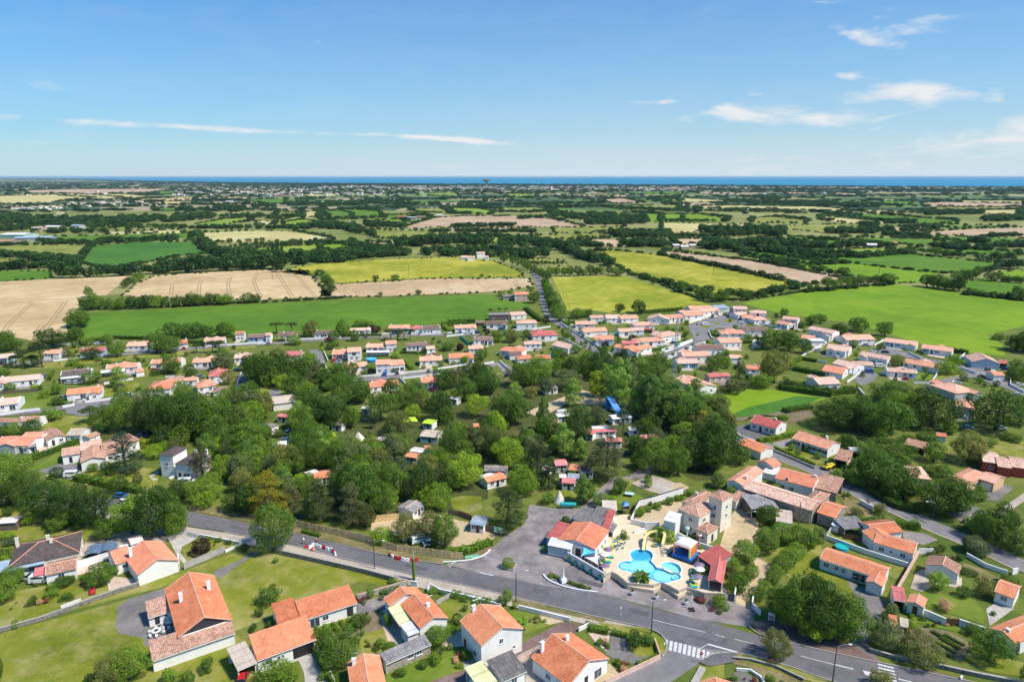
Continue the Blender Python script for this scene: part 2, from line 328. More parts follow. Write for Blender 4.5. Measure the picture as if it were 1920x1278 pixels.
def kerb(pts,mat='coping',wd=.2,h=.12,sm=1):
 P=[GP(*PX(*p),0)for p in pts];P=smooth_line(P,sm)if sm else P;A,B=offset_line(P,wd/2,wd/2);mb=MB()
 for i in range(len(P)-1):
  a,b_,c,d=A[i],A[i+1],B[i+1],B[i];up=Vector((0,0,h));lo=Vector((0,0,-.05))
  mb.face([d+up,c+up,b_+up,a+up]);mb.face([a+lo,b_+lo,b_+up,a+up][::-1]);mb.face([d+lo,c+lo,c+up,d+up])
 mb.face([A[0],B[0],B[0]+up,A[0]+up]);mb.face([B[-1],A[-1],A[-1]+up,B[-1]+up])
 o=mb.build('kerb',mat);o['kind']='structure';return o
# ---------------------------------------------------------------- ground materials
ground('g_base',[(.06,.095,.016),(.10,.14,.022),(.15,.175,.032),(.24,.21,.08)],.02,.25,2.5)
ground('g_lawn',[(.095,.125,.012),(.155,.185,.015),(.22,.235,.028),(.34,.29,.10)],.045,.3,2.5,spots=(.11,.56,(.40,.33,.15),.55),stripe=[(72,1.9,.12,(.10,.15,.012))])
ground('g_lawnfresh',[(.085,.15,.014),(.12,.19,.018),(.16,.215,.026),(.24,.24,.06)],.06,.5,3)
ground('g_dry',[(.10,.12,.030),(.20,.17,.07),(.32,.25,.13)],.15,1.0,5)
ground('g_asphalt',[(.115,.11,.115),(.15,.143,.148),(.19,.18,.184)],.08,.6,8,bmp=.02,spots=(.22,.62,(.07,.068,.074),.6))
ground('g_asphlight',[(.21,.18,.173),(.285,.25,.24),(.37,.33,.315)],.10,.5,6,bmp=.02,spots=(.13,.54,(.13,.115,.12),.75))
ground('g_street',[(.16,.15,.152),(.21,.20,.20),(.27,.255,.25)],.10,.5,6,bmp=.02)
ground('g_path',[(.34,.28,.225),(.44,.37,.30),(.53,.46,.38)],.15,1,6,bmp=.03)
ground('g_sand',[(.42,.31,.18),(.52,.40,.24),(.60,.48,.32)],.1,.8,5,bmp=.05)
ground('g_gravel',[(.13,.12,.115),(.19,.175,.165),(.27,.25,.23)],.15,1,8,bmp=.05,spots=(.3,.6,(.14,.15,.06),.3))
ground('g_palegravel',[(.34,.31,.27),(.46,.42,.37),(.56,.52,.46)],.15,1,8,bmp=.05)
ground('g_redgravel',[(.14,.085,.075),(.20,.13,.115),(.27,.19,.17)],.12,.8,6,bmp=.04)
ground('g_soil',[(.14,.10,.065),(.22,.165,.11),(.30,.23,.155)],.15,1,6,stripe=[(20,1.6,.35,(.10,.12,.03))])
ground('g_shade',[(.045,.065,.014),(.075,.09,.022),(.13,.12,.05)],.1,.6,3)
ground('g_deck',[(.66,.51,.34),(.72,.57,.39),(.78,.64,.46)],.2,1,8,bmp=.01)
ground('g_pave',[(.50,.38,.30),(.58,.45,.36),(.66,.53,.43)],.2,1,8,bmp=.02)
ground('g_woods',[(.03,.06,.014),(.05,.085,.018),(.09,.12,.028)],.004,.02,.2,bmp=0)
for nm,cols,st in[('f_green',[(.075,.165,.010),(.095,.195,.012),(.125,.225,.018)],[(78,5,.10,(.05,.14,.02))]),
     ('f_bright',[(.125,.225,.008),(.165,.275,.010),(.21,.31,.014)],[(66,6,.14,(.10,.24,.015)),(66,31,.2,(.22,.36,.05))]),
     ('f_dark',[(.045,.135,.014),(.06,.165,.018),(.08,.195,.024)],[(15,5,.16,(.03,.10,.015))]),
     ('f_tan',[(.44,.31,.155),(.55,.40,.21),(.65,.50,.29)],[(24,4,.10,(.46,.32,.18)),(24,26,.55,(.33,.24,.12))]),
     ('f_tan2',[(.42,.29,.155),(.52,.37,.21),(.60,.46,.28)],[(-12,4,.10,(.46,.32,.2)),(-12,30,.5,(.34,.25,.14))]),
     ('f_yellow',[(.17,.21,.014),(.33,.31,.026),(.50,.43,.075)],[(-58,3.5,.3,(.28,.32,.02)),(-58,28,.5,(.22,.26,.03))]),
     ('f_yellow2',[(.19,.24,.014),(.33,.325,.028),(.47,.43,.075)],[(80,3.5,.3,(.28,.32,.02)),(80,30,.5,(.22,.28,.03))]),
     ('f_straw',[(.42,.36,.14),(.52,.45,.19),(.60,.53,.25)],[(30,6,.15,(.36,.34,.12))]),
     ('f_olive',[(.17,.20,.035),(.24,.26,.05),(.33,.32,.08)],None),
     ('f_yg',[(.17,.26,.025),(.23,.31,.03),(.28,.35,.05)],[(60,6,.1,(.16,.24,.03))]),
     ('f_brown',[(.40,.28,.17),(.47,.335,.21),(.54,.39,.26)],[(50,7,.15,(.33,.21,.15))])]:
 ground(nm,cols,.012,.09,.9,stripe=st,bmp=.1,ct=.085)
# ---------------------------------------------------------------- land, sea, fields
V(0,0,1)
m,t,b,o=newmat('sea');p=geo(t)
f=nse(t,.0006,4,p);t.links.new(ramp(t,f,[(.35,(.0,.19,.33)),(.65,(.0,.24,.40))]),b.inputs['Base Color']);b.inputs['Roughness'].default_value=.5;b.inputs['Specular IOR Level'].default_value=.25;bump(t,b,nse(t,.01,5,p),3,.4)
mb=MB();mb.face([(-90000,3000,-3),(90000,3000,-3),(90000,70000,-3),(-90000,70000,-3)]);setp(mb.build('sea','sea'),kind='structure')
shore=[(-900,332.3),(-300,332.5),(60,333.2),(150,335.0),(230,338.2),(320,340.0),(430,341.8),(560,343.5),(700,344.2),(900,345.0),(1100,345.8),(1300,347.0),(1500,348.6),(1700,349.8),(1920,350.3),(2300,351),(2900,352)]
sp=[GP(x,y,0)for x,y in shore];base=sp+[Vector((sp[-1].x+3000,-300,0)),Vector((sp[0].x-3000,-300,0))]
me=bpy.data.meshes.new('land');fs=[tuple(x)for x in tessellate_polygon([[Vector((q.x,q.y,0))for q in base]])]
fs=[f_ if(base[f_[1]]-base[f_[0]]).cross(base[f_[2]]-base[f_[0]]).z>0 else(f_[0],f_[2],f_[1])for f_ in fs]
# the woods-and-meadow land; close ground is its own sheet above it
me.from_pydata([(q.x,q.y,-.9)for q in base],[],fs);me.materials.append(M('g_woods'));me.update();setp(link('land',me),kind='structure')
hm=bpy.data.materials.new('haze');hm.use_nodes=True;hn=hm.node_tree;hn.nodes.clear();ho=hn.nodes.new('ShaderNodeOutputMaterial');hv=hn.nodes.new('ShaderNodeVolumePrincipled')
hv.inputs['Color'].default_value=(.55,.82,1,1);hv.inputs['Density'].default_value=2.1e-5;hn.links.new(hv.outputs[0],ho.inputs['Volume'])
MATS['haze']=hm;mb=MB();mb.box((0,35000,44),(190000,74000,112));setp(mb.build('haze','haze'),'thin blue haze over the plain and the sea',kind='stuff')
mb=MB();mb.face([(-900,60,-.215),(1100,60,-.215),(1100,520,-.215),(700,640,-.215),(0,560,-.215),(-900,560,-.215)]);mb.face([(-200,-60,-.22),(200,-60,-.22),(900,60,-.215),(-900,60,-.215)]);setp(mb.build('ground','g_base'),kind='structure')
mb=MB();ml=[GP(-500,622,-.4),GP(2500,622,-.4),GP(2700,395,-.4),GP(-800,395,-.4)];mb.face([ml[0],ml[1],ml[2],ml[3]])
ground('g_meadow',[(.10,.14,.03),(.17,.20,.045),(.27,.27,.09),(.38,.33,.15)],.004,.02,.2,bmp=0);setp(mb.build('meadow','g_meadow'),kind='structure')
FIELDS=[]
def field(pts,mat,z,name='field'):
 FIELDS.append([PX(*p)for p in pts]);sheet(name,pts,mat,z)
m,t,b,o=newmat('g_patch');p=geo(t);vv=t.nodes.new('ShaderNodeTexVoronoi');vv.inputs['Scale'].default_value=.0032;vv.distance='CHEBYCHEV';t.links.new(p,vv.inputs['Vector']);sv=t.nodes.new('ShaderNodeSeparateColor');t.links.new(vv.outputs['Color'],sv.inputs[0])
cr_=t.nodes.new('ShaderNodeValToRGB');cr_.color_ramp.interpolation='CONSTANT';t.links.new(sv.outputs[0],cr_.inputs[0]);e_=cr_.color_ramp.elements;e_[0].color=(.03,.065,.018,1);e_[1].position=.9;e_[1].color=(.48,.36,.22,1)
for q_,c_ in((.28,(.10,.17,.02)),(.42,(.20,.23,.05)),(.54,(.45,.38,.20)),(.64,(.06,.10,.022)),(.74,(.12,.22,.02)),(.82,(.33,.32,.11))):x_=e_.new(q_);x_.color=(*c_,1)
t.links.new(mixc(t,mth(t,'MULTIPLY',nse(t,.02,4,p),.6),cr_.outputs[0],(.045,.085,.025)),b.inputs['Base Color']);b.inputs['Roughness'].default_value=1
bpy.data.objects['land'].data.materials[0]=MATS['g_patch']
z=-.15
V(0,0,1)
field([(168,586),(480,570),(640,563),(918,552),(935,561),(995,568),(990,578),(920,583),(910,600),(700,615),(400,632),(150,636)],'f_green',z)
field([(-300,530),(0,528),(245,517),(200,553),(143,558),(150,573),(123,607),(130,633),(66,640),(0,626),(-300,650)],'f_tan',z)
field([(287,517),(400,510),(515,505),(573,507),(623,555),(480,562),(230,555),(253,533)],'f_tan',z)
field([(604,535),(812,522),(990,522),(1000,536),(940,546),(720,555),(630,556),(600,557)],'f_tan2',z)
field([(527,510),(560,500),(600,494),(730,486),(848,482),(929,490),(982,511),(980,518),(777,522),(640,531),(600,519)],'f_yellow',z)
field([(1036,520),(1167,517),(1290,555),(1330,572),(1290,577),(1150,587),(1110,581),(1064,582)],'f_yellow2',z)
field([(1100,474),(1150,469),(1240,478),(1508,534),(1490,541),(1410,556),(1300,545),(1190,517),(1160,500)],'f_yellow',z)
field([(1240,478),(1248,470),(1420,490),(1590,517),(1600,526),(1508,534)],'f_brown',z+.01)
field([(1392,568),(1509,547),(1679,532),(1730,540),(1920,566),(2150,590),(2150,612),(1920,612),(1850,628),(1880,645),(1885,668),(1760,655),(1600,605),(1480,590),(1440,582)],'f_bright',z)
field([(1480,497),(1545,491),(1600,494),(1760,512),(1720,530),(1680,530),(1600,515),(1500,503)],'f_bright',z+.01)
field([(1392,469),(1430,470),(1495,482),(1700,476),(1870,493),(1877,503),(1840,511),(1760,512),(1594,493),(1488,497),(1450,488),(1392,480)],'f_green',z+.02)
V(1240,320,2.8235)
for pts,mt in[([(860,415),(1160,410),(1330,435),(1060,462),(850,420)],'f_yg'),([(1580,590),(1700,570),(1920,600),(2300,640),(2300,690),(1920,665),(1630,640)],'f_green'),([(1790,535),(1920,525),(2200,540),(2200,600),(1920,585),(1800,570)],'f_bright'),
    ([(680,345),(960,365),(1080,390),(860,410),(700,390)],'f_green'),([(870,220),(1100,228),(1570,265),(1560,285),(1200,270),(880,235)],'f_green'),([(1370,172),(1500,166),(1920,175),(1920,192),(1400,190)],'f_brown'),
    ([(1390,325),(1650,308),(1920,300),(2200,310),(2200,360),(1920,350),(1420,335)],'f_brown'),([(1400,343),(1920,360),(2200,370),(2200,395),(1920,385),(1720,385),(1400,358)],'f_green'),([(950,350),(1380,362),(1620,390),(1580,398),(1200,385),(1000,362)],'f_green'),
    ([(1300,408),(1600,412),(1900,432),(1900,446),(1600,440),(1400,428)],'f_green'),([(0,228),(200,230),(355,250),(340,268),(0,270)],'f_bright'),([(480,250),(600,243),(780,262),(760,282),(470,275)],'f_olive'),([(730,420),(900,440),(920,460),(860,462),(740,440)],'f_straw'),
    ([(620,290),(1060,280),(1060,330),(880,330),(640,305)],'f_olive'),([(0,275),(540,285),(560,300),(400,320),(0,330)],'f_straw'),([(1190,300),(1420,290),(1380,325),(1230,328)],'f_tan2'),([(50,360),(290,362),(300,378),(240,398),(90,395)],'f_tan2'),([(840,240),(1200,270),(1190,280),(1000,280),(850,262)],'f_straw'),
    ([(1480,288),(1830,290),(1830,300),(1500,302)],'f_green'),([(1000,205),(1400,215),(1900,205),(1900,228),(1500,226),(1100,222)],'f_straw'),([(170,188),(360,184),(800,190),(980,202),(960,210),(600,205),(180,200)],'f_straw'),([(1430,195),(1920,190),(1920,205),(1450,208)],'f_olive'),
    ([(640,112),(830,120),(840,128),(660,122)],'f_brown'),([(190,112),(400,116),(390,123),(200,121)],'f_brown'),([(0,108),(150,112),(120,126),(0,126)],'f_green'),([(740,132),(860,138),(850,146),(760,142)],'f_green'),([(1160,158),(1330,165),(1310,182),(1180,180)],'f_green'),([(60,142),(390,160),(380,168),(100,164)],'f_straw'),([(1590,100),(1800,102),(1780,106),(1600,106)],'f_green'),
    ([(905,118),(1050,122),(1040,128),(910,126)],'f_tan'),([(1100,148),(1300,156),(1250,159),(1110,154)],'f_tan'),([(1560,158),(1920,160),(1920,170),(1580,166)],'f_straw'),([(430,420),(560,430),(760,470),(1000,488),(820,500),(620,476),(440,444)],'f_dark')]:
 z-=.0018;field(pts,mt,z)
V(600,320,2.8235)
for pts,mt in[([(440,300),(600,250),(760,240),(1050,240),(1250,258),(1400,297),(1000,300),(680,296),(500,305)],'f_brown'),([(260,315),(530,318),(760,345),(1000,350),(1520,330),(1500,345),(900,385),(500,375),(300,355)],'f_olive'),([(0,215),(200,205),(320,213),(325,248),(50,262),(0,255)],'f_green'),
    ([(1710,230),(1800,227),(1920,228),(1920,270),(1740,272)],'f_bright'),([(1220,385),(1500,360),(1700,378),(1660,400),(1580,404),(1300,395)],'f_tan2'),([(160,370),(370,385),(370,420),(240,402)],'f_tan2'),([(0,388),(160,385),(190,430),(100,437),(0,432)],'f_bright'),
    ([(1470,155),(1600,145),(1720,170),(1560,176)],'f_brown'),([(670,305),(1090,305),(1080,318),(670,318)],'f_brown'),([(475,200),(690,200),(700,222),(515,218)],'f_olive'),([(950,195),(1150,195),(1260,212),(1100,222),(960,212)],'f_olive'),([(1230,300),(1500,300),(1620,292),(1600,304),(1400,330),(1240,330)],'f_olive'),
    ([(510,120),(720,118),(740,132),(520,130)],'f_yg'),([(1000,122),(1150,126),(1140,136),(980,132)],'f_yg'),([(870,152),(1020,152),(1000,160),(880,162)],'f_tan2'),([(610,165),(760,172),(740,182),(630,180)],'f_brown'),([(1280,128),(1640,130),(1620,136),(1300,138)],'f_tan'),([(1600,112),(1920,112),(1920,124),(1700,124)],'f_green'),
    ([(470,172),(600,172),(600,182),(500,182)],'f_yg'),([(1170,170),(1300,175),(1330,195),(1200,190)],'f_yg'),([(330,235),(560,232),(590,240),(460,248),(350,248)],'f_green'),([(790,170),(900,182),(880,190),(800,186)],'f_tan2'),([(1100,505),(1340,505),(1330,540),(1200,532),(1110,520)],'f_olive'),([(1100,468),(1280,470),(1300,490),(1110,488)],'f_olive'),
    ([(1490,186),(1900,180),(1900,210),(1600,205)],'f_olive'),([(1790,140),(1920,150),(1920,160),(1800,158)],'f_yg'),([(80,162),(190,165),(180,175),(100,174)],'f_straw'),([(640,195),(840,200),(930,215),(900,232),(700,226)],'f_yg'),([(300,262),(430,256),(470,272),(420,290),(330,288)],'f_yg')]:
 z-=.0018;field(pts,mt,z)
V(0,320,3)
for pts,mt in[([(200,390),(270,370),(1080,350),(1080,378),(560,402),(540,412),(280,404)],'f_green'),([(520,420),(800,402),(1100,398),(1130,436),(1190,462),(1000,480),(800,520),(720,555),(620,565),(440,510)],'f_dark'),([(-300,425),(0,420),(520,415),(440,500),(280,480),(0,470),(-300,480)],'f_olive'),
    ([(-300,565),(0,565),(290,560),(290,602),(0,622),(-300,640)],'f_green'),([(1140,350),(1400,338),(1650,340),(1900,385),(1500,395),(1190,410),(1150,390)],'f_straw'),([(1270,450),(1600,425),(1920,410),(1990,430),(1920,452),(1300,485)],'f_yg'),([(600,345),(1040,332),(1040,350),(600,360)],'f_straw'),
    ([(-300,480),(0,490),(190,515),(180,542),(0,530),(-300,530)],'f_olive'),([(-200,150),(0,142),(400,132),(700,132),(900,150),(750,160),(430,160),(300,178),(0,185),(-200,185)],'f_straw'),([(120,112),(400,104),(1000,103),(820,126),(500,128),(160,124)],'f_brown'),([(760,160),(1100,150),(1090,165),(800,174)],'f_tan'),([(860,210),(1020,210),(1000,226),(880,226)],'f_green'),
    ([(910,172),(1100,176),(1080,188),(920,190)],'f_straw'),([(1090,302),(1250,272),(1420,262),(1400,285),(1250,306)],'f_yg'),([(1590,290),(1700,272),(1810,290),(1700,312),(1600,308)],'f_yg'),([(1810,226),(1920,223),(1980,240),(1980,268),(1860,274)],'f_green'),([(1520,272),(1560,235),(1680,232),(1690,245),(1600,275)],'f_olive'),([(1700,232),(1800,228),(1850,255),(1700,262)],'f_straw'),
    ([(1370,165),(1610,155),(1600,185),(1480,186)],'f_green'),([(1390,172),(1460,172),(1490,190),(1400,190)],'f_tan'),([(1100,152),(1400,148),(1400,158),(1120,162)],'f_tan'),([(520,315),(760,312),(740,326),(540,326)],'f_yg'),([(180,325),(330,315),(360,335),(200,345)],'f_tan'),([(330,140),(520,136),(700,150),(540,152)],'f_yg'),([(870,118),(1000,116),(990,132),(880,134)],'f_green'),
    ([(1440,282),(1560,285),(1540,305),(1440,308)],'f_straw'),([(1190,182),(1270,178),(1260,196),(1190,192)],'f_tan2'),([(1690,135),(1920,132),(1920,140),(1720,143)],'f_straw')]:
 z-=.0018;field(pts,mt,z)
def track(pts,mat='g_track',g_=1.15,w_=.85):
 P=smooth_line([G(*p,0)for p in pts],2)
 for s_ in(-g_,g_):A,B=offset_line(P,s_+w_/2,-(s_-w_/2));mb=MB();[mb.face([Vector((q.x,q.y,-.125))for q in(B[i],B[i+1],A[i+1],A[i])])for i in range(len(P)-1)];setp(mb.build('wheel_track',mat),kind='structure')
ground('g_track',[(.26,.19,.10),(.33,.25,.135),(.40,.30,.17)],.1,.5,3);ground('g_trackgreen',[(.20,.22,.02),(.26,.27,.035),(.32,.31,.05)],.1,.5,3)
V(0,320,3)
for q in([(1130,615),(1118,660),(1120,705)],[(1300,590),(1280,640),(1292,700)],[(1450,572),(1425,615),(1440,660),(1470,705)],[(1560,575),(1600,640),(1645,712)],[(1650,572),(1710,635),(1770,702)],[(970,640),(960,700)],[(1480,575),(1520,560),(1545,556)],[(0,745),(200,728),(430,716)],[(10,915),(60,850),(180,745)],[(255,890),(300,830),(370,735)],[(200,915),(235,868)]):track(q)
V(600,320,2.8235)
track([(1245,568),(1290,610),(1302,680),(1318,742)],'g_trackgreen');track([(1330,566),(1600,600),(1900,668)],'g_trackgreen');track([(1420,440),(1600,500),(1900,580)],'g_trackgreen');track([(1030,572),(1050,625)]);track([(100,640),(170,620),(200,650)]);track([(30,560),(500,520),(1060,545)],'g_trackgreen');V(1240,320,2.8235);track([(0,490),(300,545),(640,600)],'g_trackgreen');track([(470,690),(900,740),(1300,830),(1700,870)],'f_yg');track([(1000,870),(1100,810),(1700,790)],'f_yg')
# ---------------------------------------------------------------- near ground sheets
V(0,0,1)
ZS=[-.20]
def gs(name,mat,pts,lab=None):ZS[0]+=.0012;return sheet(name,pts,mat,ZS[0],lab)
V(0,560,4)
gs('verge','g_lawn',[(-60,512),(400,475),(900,420),(1400,378),(1917,340),(1917,365),(1500,410),(1000,450),(400,520),(-60,540)])
gs('lawn','g_lawn',[(780,640),(1010,600),(1060,660),(880,740),(780,730)]);gs('lawn','g_lawnfresh',[(160,730),(400,690),(390,800),(160,850)]);gs('lawn','g_lawn',[(1090,490),(1300,510),(1290,560),(1090,570)])
gs('lawn','g_lawn',[(300,900),(500,870),(730,890),(730,960),(520,1000),(330,990)]);gs('lawn','g_lawn',[(480,360),(590,350),(600,420),(480,430)])
V(0,720,4)
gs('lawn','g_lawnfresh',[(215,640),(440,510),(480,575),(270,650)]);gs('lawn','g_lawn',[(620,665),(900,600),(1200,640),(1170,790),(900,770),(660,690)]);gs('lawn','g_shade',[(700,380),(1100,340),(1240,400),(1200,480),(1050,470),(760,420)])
gs('lawn','g_lawn',[(-100,930),(200,900),(300,960),(-100,1040)]);gs('driveway','g_street',[(280,650),(480,585),(580,600),(640,680),(560,720),(380,670)]);gs('lawn','g_lawn',[(0,1080),(250,1010),(700,1100),(640,1180),(0,1270)])
gs('terrace','g_pave',[(260,480),(350,440),(450,470),(300,505)]);gs('garden_path','g_palegravel',[(1115,690),(1180,650),(1195,660),(1140,695),(1190,712),(1150,722)])
# bottom left plots
V(0,960,4)
gs('lawn','g_lawn',[(-60,620),(400,540),(700,570),(1050,530),(1380,440),(1880,260),(1940,290),(1640,440),(1300,540),(900,640),(300,800),(0,890),(-80,900)])
gs('lawn','g_lawn',[(-80,960),(0,905),(400,800),(1000,640),(1300,545),(1880,320),(1960,290),(2100,320),(2960,500),(3000,560),(2680,520),(2240,700),(1740,900),(1900,1000),(1900,1400),(-80,1400)])
gs('track','g_gravel',[(1900,300),(1940,300),(1800,390),(1640,500),(1600,440),(1750,380)])
gs('gravel_yard','g_gravel',[(880,700),(960,650),(1260,560),(1300,640),(1500,600),(1700,900),(1120,1010),(1085,1000),(1085,960),(1050,935),(900,910),(868,860)])
gs('driveway','g_path',[(640,220),(980,130),(1400,100),(1500,170),(1380,230),(1250,210),(900,290),(700,320),(600,330)]);gs('driveway','g_palegravel',[(1270,215),(1400,160),(1480,190),(1370,260),(1350,300),(1410,370),(1380,385),(1330,330),(1290,250)])
gs('lawn','g_lawn',[(1360,260),(1480,195),(1800,240),(1680,290),(1400,370)]);gs('terrace','g_pave',[(800,520),(860,480),(1040,500),(1020,545),(820,590)]);gs('terrace','g_pave',[(560,420),(650,400),(900,360),(900,400),(580,470)])
V(420,960,4)
gs('driveway','g_palegravel',[(480,1130),(560,1090),(700,1030),(740,1120),(800,1272),(780,1400),(620,1400),(600,1200),(560,1110)]);gs('driveway','g_asphlight',[(1000,680),(1320,590),(1210,640),(1220,720),(1010,770)])
gs('garden_soil','g_soil',[(660,850),(960,760),(1180,740),(1200,880),(1000,920),(700,1000)]);gs('terrace','g_pave',[(1160,740),(1230,720),(1350,900),(1330,1000),(1220,960)]);gs('lawn','g_lawn',[(1000,920),(1200,870),(1240,1000),(1060,1110),(980,1080)])
gs('driveway','g_pave',[(1620,1000),(1700,900),(1820,880),(1790,1000),(1640,1030)]);gs('lawn','g_lawn',[(1600,680),(1920,640),(1960,740),(1760,830),(1680,780)]);gs('lawn','g_lawnfresh',[(1240,1190),(1700,990),(1900,1080),(1900,1160),(1500,1280),(1200,1280)])
gs('terrace','g_palegravel',[(1780,1110),(1860,1080),(1900,1140),(1820,1190)]);gs('lawn','g_lawn',[(380,870),(700,800),(1000,760),(1000,860),(480,1000)])
V(840,960,4)
gs('driveway','g_redgravel',[(-200,1290),(200,1150),(500,1040),(600,950),(860,820),(1000,840),(1020,870),(760,980),(520,1090),(300,1180),(0,1340),(-200,1400)]);gs('lawn','g_lawnfresh',[(440,740),(680,750),(780,840),(580,910),(520,860)]);gs('terrace','g_sand',[(690,765),(900,810),(760,842),(710,820)])
gs('driveway','g_path',[(480,1100),(720,1010),(760,1100),(900,1280),(880,1400),(560,1400),(590,1190)]);gs('gravel_garden','g_gravel',[(1200,920),(1330,930),(1370,1050),(1560,1070),(1400,1140),(1250,1100),(1180,1060)]);gs('garden_soil','g_pave',[(1050,900),(1220,890),(1190,1040),(1120,990)])
gs('lawn','g_lawn',[(1360,1000),(1560,960),(1580,1060),(1420,1082)]);gs('terrace','g_sand',[(1210,1130),(1300,1220),(1180,1300),(1040,1400),(960,1300)])
# apron, campsite roads
gs('forecourt','g_asphlight',[(-20,395),(120,370),(260,330),(335,260),(420,180),(560,100),(620,0),(900,-40),(1250,40),(1500,100),(1900,350),(2100,600),(2180,640),(2320,700),(2280,860),(1920,812),(1540,712),(1120,605),(720,548),(340,474),(0,405)])
V(880,720,4)
gs('campsite_road','g_asphlight',[(400,1110),(450,900),(640,930),(800,940),(850,920),(940,830),(1000,760),(1080,700),(1200,690),(1240,660),(1300,620),(1290,560),(1330,550),(1390,640),(1300,700),(1120,730),(1050,800),(960,960),(760,980),(720,1020),(600,1140)])
gs('campsite_road','g_street',[(-340,330),(-260,320),(-160,480),(0,500),(150,520),(150,545),(0,540),(-200,520),(-360,400)])
V(440,720,4)
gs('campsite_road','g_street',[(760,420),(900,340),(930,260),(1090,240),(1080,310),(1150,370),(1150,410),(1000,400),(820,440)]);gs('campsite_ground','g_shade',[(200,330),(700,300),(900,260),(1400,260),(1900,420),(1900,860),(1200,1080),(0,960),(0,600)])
gs('car_park','g_sand',[(1030,1010),(1250,990),(1500,960),(1680,1020),(1920,1060),(2060,1100),(1900,1180),(1640,1220),(1300,1150),(1020,1100)]);gs('lawn','g_lawn',[(1610,860),(1700,835),(1850,840),(1860,930),(1800,965),(1650,960)])
V(840,520,4)
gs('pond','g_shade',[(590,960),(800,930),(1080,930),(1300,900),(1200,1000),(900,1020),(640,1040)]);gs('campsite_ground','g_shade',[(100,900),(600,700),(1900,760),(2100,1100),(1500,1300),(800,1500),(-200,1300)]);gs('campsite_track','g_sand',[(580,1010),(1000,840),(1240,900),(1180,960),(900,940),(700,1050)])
V(880,720,4)
gs('petanque_court','g_path',[(1210,740),(1380,680),(1550,740),(1650,775),(1500,840),(1350,800)]);gs('petanque_court','g_sand',[(1500,750),(1580,735),(1650,772),(1560,800)]);gs('petanque_court','g_palegravel',[(1360,755),(1400,735),(1550,800),(1500,830)])
gs('lawn','g_lawnfresh',[(1030,820),(1180,780),(1340,870),(1180,900),(1060,900)]);gs('lawn','g_lawn',[(620,820),(760,770),(940,740),(980,780),(830,900),(660,910)]);gs('lawn','g_lawn',[(1150,700),(1240,720),(1180,790),(1130,780)])
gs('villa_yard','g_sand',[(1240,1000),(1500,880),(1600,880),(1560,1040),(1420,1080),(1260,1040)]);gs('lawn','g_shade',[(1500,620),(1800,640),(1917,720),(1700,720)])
V(1300,960,3.097)
gs('villa_yard','g_sand',[(140,240),(200,40),(280,-60),(380,60),(370,180),(330,240),(440,300),(450,340),(400,400),(330,490),(330,560),(250,530),(250,480),(310,420),(370,340),(340,260),(200,230),(190,300),(100,230)])
gs('lawn','g_lawn',[(400,230),(720,160),(760,230),(740,330),(890,390),(990,580),(940,540),(890,460),(680,350),(560,380),(450,290)]);gs('driveway','g_gravel',[(890,390),(990,440),(1120,510),(1090,620),(1030,640),(1010,760),(1090,870),(930,840),(900,770),(960,680),(1000,600),(990,560),(930,470)])
gs('lawn','g_lawn',[(1140,300),(1230,320),(1200,400),(1120,360)]);gs('driveway','g_asphlight',[(1215,110),(1340,120),(1420,160),(1330,190),(1310,180),(1220,150)]);gs('lawn','g_lawn',[(780,120),(870,90),(980,120),(1000,210),(860,170)])
gs('lawn','g_lawnfresh',[(1220,580),(1300,540),(1480,610),(1580,680),(1560,700),(1300,640)]);gs('lawn','g_lawnfresh',[(1240,450),(1380,470),(1620,500),(1700,580),(1680,650),(1540,600),(1380,560)]);gs('garden_soil','g_soil',[(1140,680),(1360,670),(1480,690),(1610,760),(1560,860),(1420,820),(1200,740)])
gs('terrace','g_path',[(1260,440),(1290,350),(1330,330),(1560,380),(1560,440),(1400,420),(1330,460)]);gs('lawn','g_lawn',[(1570,850),(1610,800),(1920,870),(1940,960),(1700,920)]);gs('terrace','g_palegravel',[(1700,560),(1760,520),(1860,560),(1720,660)]);gs('driveway','g_dry',[(1560,290),(1680,330),(1770,380),(1700,400),(1570,330)])
gs('pavement','g_redgravel',[(330,640),(470,610),(760,740),(930,770),(1100,880),(1380,915),(1550,960),(1600,1000),(1380,950),(1100,890),(930,845),(560,765),(400,715)])
gs('lawn','g_lawn',[(0,930),(60,890),(180,880),(180,960),(60,990),(-60,1100)]);gs('garden_pond','g_gravel',[(230,930),(290,920),(350,960),(340,1040),(240,1040)]);gs('garden_soil','g_dry',[(230,830),(420,870),(650,970),(640,1040),(400,1040),(330,900),(230,880)])
V(1320,720,3.195)
gs('field','f_bright',[(0,70),(330,20),(740,85),(560,140),(150,190),(180,240),(130,250),(60,130)]);gs('vegetable_plot','f_dark',[(160,185),(260,140),(560,70),(700,80),(560,150),(230,195)]);gs('garden_soil','g_soil',[(160,200),(300,195),(520,150),(660,160),(640,200),(520,235),(440,190),(300,180),(230,225)])
gs('driveway','g_asphalt',[(165,265),(270,232),(400,300),(330,340),(200,300)]);gs('driveway','g_asphlight',[(410,350),(520,325),(520,350),(470,385),(420,375)]);gs('lawn','g_lawn',[(440,390),(540,360),(720,470),(650,490)])
gs('driveway','g_gravel',[(1700,640),(1800,600),(1860,620),(1760,700),(1690,690)]);gs('lane','g_path',[(1740,770),(1917,650),(2000,620),(2000,660),(1917,700),(1800,780)]);gs('driveway','g_gravel',[(1430,770),(1600,720),(1700,770),(1560,830)]);gs('lawn','g_lawn',[(1400,350),(1500,350),(1920,340),(1920,440),(1850,440),(1600,370),(1440,420)])
gs('lawn','g_lawn',[(1150,680),(1300,650),(1310,760),(1200,740)]);gs('lawn','g_dry',[(790,650),(900,690),(1000,740),(1160,820),(900,830),(830,810),(840,720)]);gs('villa_yard','g_dry',[(640,480),(760,500),(850,590),(700,570)])
